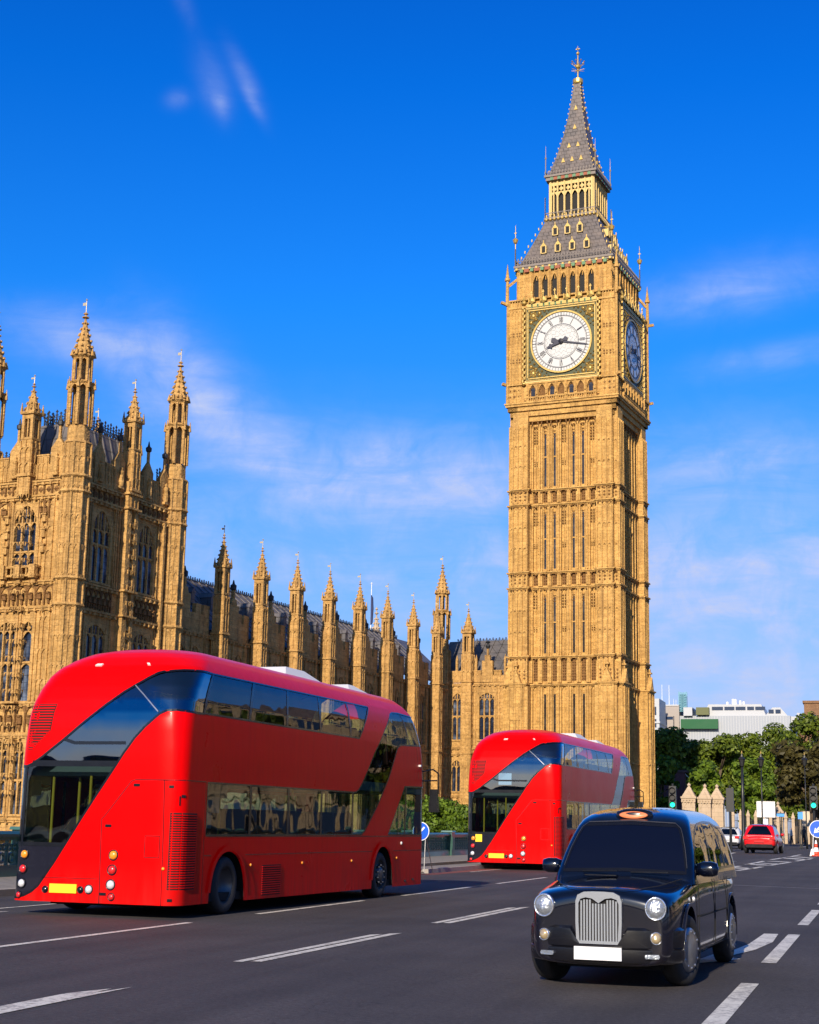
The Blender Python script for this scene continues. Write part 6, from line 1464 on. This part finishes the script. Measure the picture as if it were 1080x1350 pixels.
def tree(x, y, h, r, label, mat='leaf', seed=1, n=8500, cat='tree', group=None, trunk=.45, base=.28, leaf=.34, nb=34):
    rnd = random.Random(seed); root = empty('tree', (x, y, -.3), 0, label, cat, group); bl = []
    for i in range(nb):
        a = rnd.uniform(0, 6.28); t = rnd.uniform(base, .95); rr = r * .78 * (sin(pi * (t - base * .7) / (1.06 - base * .7))) ** .6 * rnd.uniform(.35, 1); bl.append((rr * cos(a), rr * sin(a), h * t, r * rnd.uniform(.20, .40), .8))
    crown(root, bl, n, leaf, M[mat], seed)
    mb = MB(); mb.tube([(0, 0, 0), (.1, .05, h * .2), (-.05, .1, h * .42), (.1, 0, h * .62)], trunk, 8, trunk * .45)
    for b in bl[:12]:
        z = h * rnd.uniform(.25, .5); mb.tube([(0, 0, z), (b[0] * .5, b[1] * .5, z + (b[2] - z) * .6), (b[0], b[1], b[2])], trunk * .35, 5, .05)
    mb.build('trunk', M['bark'], root, True); return root
g = 'plane trees behind the gates'
for i, (a, D, h, r, lb) in enumerate(((9.3, 232, 16.2, 5.4, 'green plane tree directly to the right of the clock tower'), (10.25, 240, 15.6, 5.2, 'green plane tree behind the maroon hoarding, below the green site screen'), (11.2, 236, 17.4, 5.6, 'tall green plane tree behind the twin stone gate piers'), (12.15, 238, 16.6, 5.5, 'green plane tree behind the tall black lamp post'), (13.05, 240, 16.9, 5.8, 'green plane tree directly above the white sign board'), (13.95, 236, 16.6, 5.0, 'green plane tree left of the brown tree, behind the small stone pier'), (14.75, 250, 19.5, 6.0, 'green plane tree at the right edge, under the brick chimney block'))):
    x, y, _ = fr(a, D); tree(x, y, h, r, lb, 'leaf', 11 + i, 9500, 'tree', g, .5)
for i, (a, D, h, r, lb) in enumerate(((10.9, 218, 11.0, 3.2, 'small bright green tree just behind the stone gate piers'), (12.5, 216, 11.5, 3.4, 'small bright green tree behind the railings, left of the white sign'), (9.2, 215, 12, 3.6, 'low green tree beside the foot of the clock tower'))):
    x, y, _ = fr(a, D); tree(x, y, h, r, lb, 'leaf3', 31 + i, 6000, 'tree', None, .3)
x, y, _ = fr(14.6, 172); tree(x, y, 11.5, 4.4, 'dark brown leaved tree at the right edge behind the traffic signal', 'leaf2', 51, 9500, 'tree', None, .45, .42, .3)
for i, (a, D, r, h, lb) in enumerate(((.75, 94, 1.7, 3.1, 'round green bush behind the parapet, right beside the first bus'), (1.55, 93, 1.9, 3.35, 'tallest green bush behind the parapet between the two buses'), (2.45, 94, 1.8, 2.9, 'low green bush behind the parapet, next to the second bus'))):
    x, y, _ = fr(a, D); root = empty('bush', (x, y, -.3), 0, lb, 'bush', 'bushes between the two buses'); rnd = random.Random(70 + i)
    bl = [(rnd.uniform(-.9, .9) * r, rnd.uniform(-.6, .6) * r, rnd.uniform(.3, .86) * (h + .3), rnd.uniform(.3, .5) * r * .9, .85) for _ in range(16)]
    crown(root, bl, 7000, .12, M['leaf3'], 80 + i, 'leaves'); mb = MB()
    for b in bl[:8]: mb.tube([(b[0] * .2, b[1] * .2, 0), (b[0] * .7, b[1] * .7, b[2] * .6), (b[0], b[1], b[2])], .05, 5, .015)
    mb.build('stems', M['bark'], root)

# ================================================================ GATE PIERS, RAILINGS, HOARDING
def pier(o, s, w_, ztop, label, k=1.0, group=None):
    root = empty('stone_gate_pier', st(o, s), -SA, label, 'gate pier', group); h = ztop * .78; a = w_ / 2; mb = MB()
    mb.box(-a * 1.1, a * 1.1, -a * 1.1, a * 1.1, 0, .6, .05, .05); mb.box(-a, a, -a, a, .6, h - .5)
    for sx in (-1, 1):
        for s2 in (-1, 1): mb.box(*sorted((sx * a * .75, sx * a * 1.04)), *sorted((s2 * a * .75, s2 * a * 1.04)), .6, h - .5)
    T = lambda u, v, z: (u, -a - v, z); m = MB(T); arch_head(m, -a * .7, a * .7, h - 1.5, .9, .08, .08); m.T = None; off = len(mb.v); mb.v += m.v; mb.f += [tuple(q + off for q in f) for f in m.f]
    mb.build('shaft', M['stone_g'], root); mb = MB(); mb.box(-a * 1.12, a * 1.12, -a * 1.12, a * 1.12, h - .5, h - .25); mb.box(-a * 1.25, a * 1.25, -a * 1.25, a * 1.25, h - .25, h)
    for i in range(5):
        for sg in (-1, 1): u = -a + i * a / 2; mb.box(u - .1, u + .1, *sorted((sg * a * 1.1, sg * a * 1.3)), h - .75, h - .4)
    for sg in (-1, 1): mb.add([(sg * a * .0 - a * .6, sg * -a * 1.1, h), (a * .6, sg * -a * 1.1, h), (0, sg * -a * 1.1, h + a * .9), (0, 0, h + a * .9)], [(0, 1, 2), (0, 2, 3), (1, 3, 2)])
    mb.cone(0, 0, h, a * 1.5, ztop - .35, a * .22, 4, pi / 4); mb.build('cap', M['stone_g'], root, False)
    mb = MB(); mb.lathe([(.08, 0), (.22, .12), (.25, .3), (.08, .45), (0, .55)], 8, TR((0, 0, ztop - .4))); mb.build('finial', M['stone_g'], root, True); return root
pier(-23.9, 203.6, 1.6, 7.4, 'broad pale stone gate pier with pyramid cap beside the green traffic signal')
pier(-21.9, 203.8, 1.5, 7.3, 'left one of the close pair of stone gate piers')
pier(-20.5, 205.0, 1.6, 7.3, 'right one of the close pair of stone gate piers')
pier(-14.2, 226, 1.3, 5.6, 'slim isolated stone pier right of the white sign board')
rl_ = empty('stone_and_iron_railing', st(-20, 210), -SA, 'row of pointed stone posts with black railings between gate piers and white sign', 'railing')
for i in range(12):
    x = 1.0 + i * .92 * 1.0; y = i * .75; hh = 4.3 - i * .03; mb = MB(); mb.box(x - .2, x + .2, y - .2, y + .2, 0, hh - .7); mb.box(x - .26, x + .26, y - .26, y + .26, hh - .75, hh - .6); mb.cone(x, y, hh - .6, .34, hh + .1, .03, 4, pi / 4); mb.build('stone_post', M['stone_g'], rl_)
mb = MB()
for i in range(60): x = .6 + i * .185; mb.box(x - .025, x + .025, i * .15 - .02, i * .15 + .02, .3, 3.4)
for z in (.6, 2.9): mb.bar((.6, 0, z), (11.6, 9, z), .06)
mb.build('iron_bars', M['iron'], rl_)
ho = empty('site_hoarding', st(-28.4, 226), -SA, 'maroon boarded site tower with a flat cap left of the gate piers', 'hoarding')
mb = MB(); mb.box(-1.7, 1.5, -1, 1, 0, 9.6, .15, 0)
for i in range(6): mb.box(-1.4 + i * .5, -1.34 + i * .5, -1.06, -.98, 0, 9.4)
mb.build('boarding', pmat('maroon_boards', (.075, .022, .028), .7, 0, .2), ho)
mb = MB(); mb.box(-1.9, 1.7, -1.2, 1.2, 9.6, 9.95); mb.build('cap', pmat('maroon_cap', (.06, .03, .03), .7), ho)
mb = MB(); mb.bar((1.5, -1, 9.4), (5, -1, 5.4), .05); mb.bar((-1.6, -1, 9.4), (-4.2, -1, 6.5), .05); mb.build('guy_wire', M['whitep'], ho)

# ================================================================ STREET FURNITURE
def disc(mb, r, y0, y1, cx, cz, n=28): mb.lathe([(r, y0), (r, y1)], n, TR((cx, 0, cz)) @ RX(pi / 2))
M['sigblue'] = pmat('blue_sign_face', (.01, .10, .62), .35); M['signw'] = pmat('white_sign_paint', (.80, .80, .82), .4); M['post'] = pmat('black_post_paint', (.014, .015, .017), .4)
M['golamp'] = pmat('lit_green_signal', (.0, .5, .3), .3, emit=((.0, 1.0, .52), 1.6)); M['roadred'] = pmat('signal_off', (.012, .010, .010), .5)
def signal(o, s, z, k, lit, label, face=-1, tilt=0):
    root = empty('traffic_signal', st(o, s), -SA + tilt, label, 'traffic signal'); mb = MB(); mb.cone(0, 0, 0, .08 * k, z + 1.5 * k, .07 * k, 10); mb.build('post', M['post'], root)
    mb = MB(); mb.box(-.22 * k, .22 * k, -.15, .2, z, z + 1.35 * k, .02); 
    for i in range(3): mb.lathe([(.17 * k, .0), (.18 * k, .28)], 14, TR((0, -.12 if face < 0 else .42, z + (.24 + .43 * i) * k)) @ RX(pi / 2), False)
    h = mb.build('signal_head', M['post'], root)
    for i in range(3):
        m = MB(); disc(m, .14 * k, .0, .04, 0, 0); q = m.build('green_lens' if i == 0 else 'dark_lens', M['golamp'] if (i == 0 and lit) else M['roadred'], h, loc=(0, -.15 if face < 0 else .25, z + (.24 + .43 * i) * k))
    return root
signal(-15.2, 119, 3.05, 1.25, True, 'traffic signal showing green just above the taxi roof')
signal(-11.0, 119.5, 2.9, 1.3, False, 'black traffic signal seen from behind beside the right gate pier', 1)
signal(-4.75, 115, 3.1, 1.2, True, 'traffic signal showing green at the right edge of the photo')
def lamp_post(o, s, h, w_, label, lant=True):
    root = empty('lamp_post', st(o, s), -SA, label, 'lamp post'); mb = MB(); mb.lathe([(w_ * 1.6, 0), (w_ * 1.6, .9), (w_ * 1.2, 1.1), (w_, 1.3), (w_ * .8, h * .6), (w_ * .6, h)], 12); mb.build('post', M['post'], root, True)
    if lant:
        mb = MB(); mb.lathe([(.05, 0), (.16, .1), (.26, .6), (.3, .65), (.12, .85), (.03, 1.1)], 6, TR((0, 0, h))); mb.build('lantern', M['post'], root); mb = MB(); mb.lathe([(0, 0), (.06, .05), (.05, .2), (0, .3)], 8, TR((0, 0, h + 1.05))); mb.build('finial', M['gold'], root)
    return root
lamp_post(-10.9, 129.5, 6.6, .16, 'thick black lamp post between the gate piers and the sign', True); lamp_post(-9.4, 129.7, 6.6, .07, 'thin black lamp post in front of the white sign board'); lamp_post(-6.9, 150, 7.5, .06, 'slender lamp post in front of the brown tree')
def board(o, s, x0, x1, z0, z1, mat, label, nm='sign_board', cat='sign', extra=None, group=None):
    root = empty(nm, st(o, s), -SA, label, cat, group); mb = MB(); mb.box(x0, x1, -.04, .04, z0, z1); mb.build('panel', mat, root); mb = MB(); mb.box(x0, x1, -.06, -.041, z1 - .05, z1) ; mb.cone(x0 + .3, .09, 0, .06, z1, .05, 8); mb.cone(x1 - .3, .09, 0, .06, z1, .05, 8); mb.build('post', M['post'], root)
    if extra: mb = MB(); mb.box(*extra[:2], -.04, .04, *extra[2:]); mb.build('panel', mat, root)
    return root
board(-11.9, 169.5, -.95, .95, 3.0, 4.7, M['signw'], 'blank white road sign board behind the red car, back plate towards us', extra=(-.45, .2, 2.1, 2.85))
board(-8.8, 190, -.55, .75, 2.2, 4.0, pmat('cream_board', (.60, .50, .38), .6), 'cream blank board right of the slim stone pier', 'notice_board')
board(-9.9, 160, -.3, .45, 3.0, 3.35, pmat('light_blue_sign', (.05, .30, .75), .5), 'small light blue direction sign right of the white board', 'direction_sign')
board(-7.45, 150, -.2, .25, 2.7, 3.4, pmat('light_blue_sign2', (.05, .30, .75), .5), 'small upright blue sign near the pedestrians', 'street_sign')
def arrow(mb, r, ang, y=.0):
    P = [(-.10, -.62), (.10, -.62), (.10, .12), (.34, .12), (.0, .66), (-.34, .12), (-.10, .12)]
    M4 = TR((0, y, 0)) @ RX(pi / 2) @ RZ(ang) @ Matrix.Diagonal((r, r, 1, 1)); mb.prism(P, M4, .006)
def round_sign(parent, r, z, y, ang):
    mb = MB(); mb.lathe([(r, 0), (r, .02)], 32, TR((0, y, z)) @ RX(pi / 2)); o = mb.build('sign_rim', M['signw'], parent)
    mb = MB(); mb.lathe([(r * .92, .02), (r * .92, .026)], 32, TR((0, y, z)) @ RX(pi / 2)); mb.build('sign_face', M['sigblue'], o)
    mb = MB(); arrow(mb, r, ang); q = mb.build('arrow', M['signw'], o); q.location = (0, y - .028, z)
k1 = empty('keep_left_sign', st(-4.15, 105.9), -SA, 'round blue keep left sign with white arrow at the right edge', 'road sign')
round_sign(k1, .56, 1.72, -.1, radians(135)); mb = MB()
for s in (-1, 1): mb.tube([(s * .3, -.08, 1.5), (s * .38, -.4, .02)], .025, 6); mb.tube([(s * .3, -.06, 1.5), (s * .38, .4, .02)], .025, 6)
mb.tube([(-.38, -.4, .1), (.38, -.4, .1)], .02, 6); mb.box(-.55, -.2, -.5, -.1, 0, .45, .1, .1); mb.build('stand', M['whitep'], k1)
k2 = empty('temporary_road_sign', st(-13.78, 47.0), -SA - radians(8), 'round blue road sign on a metal trestle half hidden by the near bus', 'road sign')
round_sign(k2, .285, 1.28, -.03, radians(135)); mb = MB()
for s in (-1, 1): mb.tube([(s * .14, 0, 1.12), (s * .24, -.3, .02)], .014, 6); mb.tube([(s * .14, .02, 1.12), (s * .26, .34, .02)], .014, 6)
mb.tube([(-.2, -.18, .5), (.2, -.18, .5)], .012, 6); mb.tube([(-.24, -.3, .05), (.24, -.3, .05)], .014, 6); mb.build('trestle', M['rim'], k2)
sb = empty('sandbag', st(-13.78, 46.4), -SA, 'white sandbag lying at the foot of the blue trestle sign', 'sandbag'); mb = MB(); mb.lathe([(0, -.33), (.12, -.3), (.17, -.12), (.18, .1), (.13, .28), (0, .33)], 12, TR((0, 0, .14)) @ RZ(.3) @ RX(pi / 2) @ Matrix.Diagonal((1.1, .85, 1, 1))); mb.build('bag', pmat('white_woven_sack', (.55, .53, .5), .8, 0, .15, 8, bump=.5, bscale=12), sb, True)
cn = empty('traffic_cone', st(-4.3, 105.6), -SA, 'red and white traffic cone under the blue keep left sign', 'traffic cone')
mb = MB(); mb.box(-.3, .3, -.3, .3, 0, .07, .02, .02); mb.lathe([(.23, .07), (.19, .28)], 16); mb.lathe([(.13, .55), (.085, .78)], 16); mb.build('cone', pmat('cone_red', (.75, .07, .03), .5), cn, True)
mb = MB(); mb.lathe([(.19, .28), (.13, .55)], 16, None, False); mb.lathe([(.085, .78), (.04, 1.0), (0, 1.02)], 16, None, False); mb.build('white_sleeve', M['signw'], cn, True)
def person(x, y, label, top, leg, h=1.75, step=.18, rz=0, k=1.0):
    root = empty('person', (x, y, 0), rz, label, 'person'); root.scale = (k,) * 3
    J = [((0, 0, .95), .13), ((0, 0, 1.15), .125), ((0, .01, 1.38), .15), ((0, .0, 1.5), .06), ((0, -.01, 1.58), .085), ((0, -.01, 1.68), .09),
         ((.09, 0, .88), .1), ((.1, -step * .5, .5), .07), ((.1, -step, .1), .045), ((.1, -step - .14, .04), .035), ((-.09, 0, .88), .1), ((-.1, step * .4, .5), .07), ((-.1, step, .1), .045), ((-.1, step - .12, .04), .035),
         ((.19, 0, 1.4), .055), ((.23, .04, 1.12), .045), ((.22, -.08, .88), .035), ((-.19, 0, 1.4), .055), ((-.23, -.02, 1.12), .045), ((-.22, -.12, .9), .035)]
    E2 = [(0, 1), (1, 2), (2, 3), (3, 4), (4, 5), (0, 6), (6, 7), (7, 8), (8, 9), (0, 10), (10, 11), (11, 12), (12, 13), (2, 14), (14, 15), (15, 16), (2, 17), (17, 18), (18, 19)]
    me = bpy.data.meshes.new('body'); me.from_pydata([j[0] for j in J], E2, []); o = bpy.data.objects.new('body', me); COL.objects.link(o)
    s = o.modifiers.new('s', 'SKIN'); o.modifiers.new('u', 'SUBSURF').levels = 1
    for i, j in enumerate(J): me.skin_vertices[0].data[i].radius = (j[1], j[1])
    me.skin_vertices[0].data[0].use_root = True
    ev = o.evaluated_get(bpy.context.evaluated_depsgraph_get()); m2 = bpy.data.meshes.new_from_object(ev); o.modifiers.clear(); o.data = m2; m2.shade_smooth()
    m2.materials.clear()
    for c in (top, leg, (.45, .28, .2), (.03, .02, .015)): m2.materials.append(pmat('cloth', c, .8))
    for p in m2.polygons: z = p.center.z; p.material_index = 1 if z < .95 and abs(p.center.x) < .2 else (2 if z > 1.5 or (abs(p.center.x) > .2 and z < .95) else 0); p.material_index = 3 if z > 1.66 else p.material_index
    o.parent = root; return root
a = st(-8.9, 186); person(a[0], a[1], 'person in dark clothes walking on the far pavement near the blue sign', (.05, .05, .06), (.02, .02, .03), k=1.25); a = st(-8.0, 189); person(a[0], a[1], 'person in a red top crossing beyond the traffic signal', (.35, .04, .03), (.04, .05, .09), k=1.25, step=.1)

# ================================================================ BUILDINGS
bd = empty('modern_office_block', st(-40, 398), -SA, 'distant white modern office block with a green site screen above the trees', 'building')
def q(cx): return -36.6 + (cx / 4.5 + 840 - 960) * .19 + 40
def qz(cy): return 33.1 - (cy / 4.5 + 900 - 928) * .195
M['offw'] = pmat('white_cladding', (.42, .44, .47), .5, 0, .08, .3); M['offg'] = pmat('grey_cladding', (.30, .33, .38), .5, 0, .1, .3); M['offb'] = pmat('beige_concrete', (.34, .30, .27), .7, 0, .12, .3); M['offd'] = pmat('dark_glazing', (.02, .04, .09), .15); M['screen'] = pmat('green_site_screen', (.01, .10, .035), .7, 0, .1, .4)
def ob(nm, a, b, c, d, y0, y1, mat, par=None, t=0): m = MB(); m.box(q(a), q(b), y0, y1, max(qz(d), 0), qz(c), t); return m.build(nm, mat, par or bd)
body_ = ob('wall', 120, 900, 196, 600, 0, 30, M['offg']); m = MB()
for i in range(40): x = q(250) + i * (q(890) - q(250)) / 40; m.box(x, x + .12, -.08, 0, 0, qz(198))
m.build('cladding_fins', M['offw'], body_)
ob('stair_core', 118, 252, 135, 600, -1, 12, M['offb']); ob('parapet_wall', 122, 250, 132, 140, -1.2, 12.2, M['offw']); ob('annex', 125, 222, 200, 600, -3, -1.05, M['offb']); ob('annex_window', 128, 220, 205, 222, -3.1, -3.0, M['offd'])
ob('site_screen', 262, 480, 217, 273, -1.5, -.6, M['screen']); ob('site_screen', 478, 482, 217, 273, -1.6, -.5, M['screen']); ob('plant_room', 278, 330, 148, 197, -1, 8, M['offw']); ob('plant_room', 352, 428, 148, 192, -1, 8, pmat('olive_panel', (.12, .13, .05), .7))
rp = ob('roof_pavilion', 392, 760, 128, 196, 1, 20, M['offw'], None, 1.2); 
for a, b in ((442, 508), (516, 575), (582, 640), (650, 690), (697, 755)): ob('window', a, b, 142, 162, -.0 + .9, 1.3, M['offd'], rp)
rp2 = ob('curved_pavilion', 755, 885, 148, 196, .5, 16, M['offw'], None, 1.8); ob('window', 775, 805, 160, 182, .35, .9, M['offd'], rp2); ob('window', 815, 845, 160, 182, .35, .9, M['offd'], rp2)
ob('wall', 880, 960, 196, 260, 3, 14, M['offw']); ob('chimney', 935, 952, 175, 200, 3, 5, M['offw'])
for cx, c0 in ((532, 112), (565, 95), (580, 97), (608, 105), (628, 110)): m = MB(); m.cone(q(cx), 2, qz(135), .3, qz(c0), .3, 10); m.build('vent_pipe', M['signw'], bd)
for cx, c0, c1, w_ in ((138, 5, 135, .09), (181, 8, 135, .09), (208, 90, 135, .06), (222, 95, 135, .06)): m = MB(); m.cone(q(cx), 3, qz(c1), w_, qz(c0), w_ * .5, 6); m.build('aerial', M['signw'], bd)
m = MB(); x0, x1 = q(248), q(292)
for x in (x0, x1):
    for y in (0, 2): m.box(x - .08, x + .08, y - .08, y + .08, qz(170), qz(55))
n = 8
for i in range(n):
    z0 = qz(170) + (qz(55) - qz(170)) * i / n; z1 = qz(170) + (qz(55) - qz(170)) * (i + 1) / n
    for y in (0, 2): m.bar((x0, y, z0), (x1, y, z1), .1); m.bar((x1, y, z0), (x0, y, z1), .1); m.bar((x0, y, z0), (x1, y, z0), .1)
m.box(x0 + .2, x1 - .2, .3, 1.7, qz(165), qz(70)); m.build('lattice_mast', pmat('cyan_mast', (.12, .33, .42), .5), bd)
wb = empty('white_tower_block', st(-52.5, 380), -SA, 'narrow white stone building edge just right of the clock tower', 'building'); m = MB(); m.box(-3, 1.0, 0, 12, 0, 33); m.box(-3, 1.2, -.3, 12, 27, 27.4); m.build('wall', M['offw'], wb)
m = MB()
for j in range(4): m.box(-.3, .3, -.1, 0, 29 - j * 3, 31 - j * 3)
m.build('window', M['offd'], wb)
br_ = empty('brick_building', st(-11, 262), -SA, 'brown brick building with a tall chimney block at the right edge above the trees', 'building'); m = MB(); m.box(-2.0, 14, 0, 20, 0, 18.0); m.box(-.9, 14, 1, 20, 18, 22.4); m.box(-1.1, 14, .8, 20, 22.4, 22.8); m.box(-3.4, -2.0, 0, 12, 0, 16.2); m.build('wall', stone('brown_brick', (.30, .17, .09), (.25, .14, .075), (.14, .08, .05), .5, .16), br_)
m = MB(); m.box(.2, 1.0, .7, 1.0, 19, 20.5); m.box(-1.6, -.8, -.1, .05, 13, 15); m.build('window', M['offd'], br_)
# unseen blocks and trees of both banks, added for windows and paintwork to reflect
def block(nm, o, s, L, dpt, h, az, label, wallm, bay=4.2, roof=2.5):
    root = empty(nm, st(o, s), -radians(az), label, 'building'); m = MB(); m.box(0, L, 0, dpt, -.3, h)
    nb = int(L / bay); 
    for f_ in range(int(h / 4)): m.box(-.1, L + .1, -.25, 0, 3.6 + f_ * 4, 3.9 + f_ * 4)
    for i in range(nb + 1): x = i * L / nb; m.box(x - .35, x + .35, -.3, 0, 0, h)
    m.build('wall', wallm, root); m = MB(); m.box(-.3, L + .3, -.5, dpt, h, h + roof, 1.2, 1.6); m.build('roof', M['slate2'], root); m = MB()
    for i in range(nb):
        for f_ in range(int(h / 4)): x = (i + .5) * L / nb; m.box(x - 1.1, x + 1.1, -.08, .05, .9 + f_ * 4, 3.2 + f_ * 4)
    m.build('window', M['offd'], root)
W2 = stone('brown_embankment_stone', (.26, .19, .12), (.22, .16, .10), (.12, .09, .06), 1.2, .5)
block('embankment_building', 15, 150, 125, 22, 24, 55, 'long pale stone building beyond the right bank, outside the photograph', stone('pale_embankment_stone', (.50, .38, .24), (.44, .33, .2), (.25, .18, .11), 1.2, .5))
block('riverside_building', 95, -230, 420, 25, 11, 17 + 180, 'long brown stone building on the far bank behind the viewer, outside the photograph', W2)
for i in range(5):
    x, y, _ = st(26 + (i % 2) * 3, -6 + i * 14); tree(x, y, 13 + (i * 37 % 5), 5.2, 'embankment plane tree on the right bank, outside the photograph', 'leaf', 90 + i, 2600, 'tree', 'trees on the right bank', .4, .25, .5, 20)
for i in range(6):  # unseen trees added to break up the building's reflection in the bus windows
    x, y, _ = st(17 + (i * 7 % 9), 62 + i * 13); tree(x, y, 10 + (i * 29 % 5), 4.2, 'young plane tree in front of the embankment building, outside the photograph', 'leaf', 120 + i, 2200, 'tree', 'trees on the right bank', .35, .3, .5, 18)
for i, (o_, s_, lb, c1, c2) in enumerate(((-16.5, 178, 'person in a blue jacket on the corner beneath the slim stone pier', (.06, .10, .25), (.05, .05, .06)), (-10.6, 192, 'person in white shirt standing beside the cream board', (.6, .6, .58), (.03, .03, .05)), (-6.4, 176, 'person in a dark coat near the right edge, under the brown tree', (.03, .03, .035), (.03, .03, .04)))):
    x, y, _ = st(o_, s_); person(x, y, lb, c1, c2, k=1.2, step=.12, rz=i)
# flagpole and a distant airliner
fp = empty('flagpole', pw(-42.6, 35.7, 20), -PA, 'white flagpole with a furled dark flag rising behind the long palace roof', 'flagpole'); m = MB(); m.cone(0, 0, 0, .12, 15.4, .05, 8); m.lathe([(0, 15.3), (.15, 15.5), (0, 15.7)], 8); m.build('pole', M['signw'], fp); m = MB(); m.prism([(.05, 9.5), (.3, 9.8), (.4, 11.8), (.3, 13.4), (.05, 13.8)], RX(pi / 2), .25); m.build('flag', pmat('navy_flag', (.02, .03, .10), .7), fp)
fp2 = empty('flagpole', pw(-36.85, 38.3, 20), -PA, 'short white pole behind the palace roof, right of the dark furled flag', 'flagpole'); m = MB(); m.cone(0, 0, 0, .1, 9.2, .06, 8); m.lathe([(0, 9.1), (.12, 9.25), (0, 9.4)], 8); m.build('pole', M['signw'], fp2)
x, y, _ = st(-342, 832); ap = empty('airliner', (x, y, 139.6), radians(-70), 'tiny airliner in the sky between the second and third palace pinnacles', 'aeroplane'); m = MB(); m.lathe([(0, -2.2), (.24, -1.7), (.26, .8), (.1, 1.9), (0, 2)], 10, RX(pi / 2)); m.build('fuselage', M['offg'], ap, True); m = MB(); m.add([(-2.2, .7, .0), (0, -.5, 0), (2.2, .7, 0), (0, .3, 0), (-2.2, .7, .06), (0, -.5, .1), (2.2, .7, .06), (0, .3, .1)], [(0, 3, 2, 1), (4, 5, 6, 7), (0, 1, 5, 4), (1, 2, 6, 5), (2, 3, 7, 6), (3, 0, 4, 7)]); m.build('wings', M['offg'], ap); m = MB(); m.add([(0, 1.2, .1), (0, 1.95, .1), (0, 2.1, .8), (.05, 1.6, .1)], [(0, 1, 2), (0, 2, 3), (1, 3, 2), (0, 3, 1)]); m.build('tail_fin', M['offg'], ap)
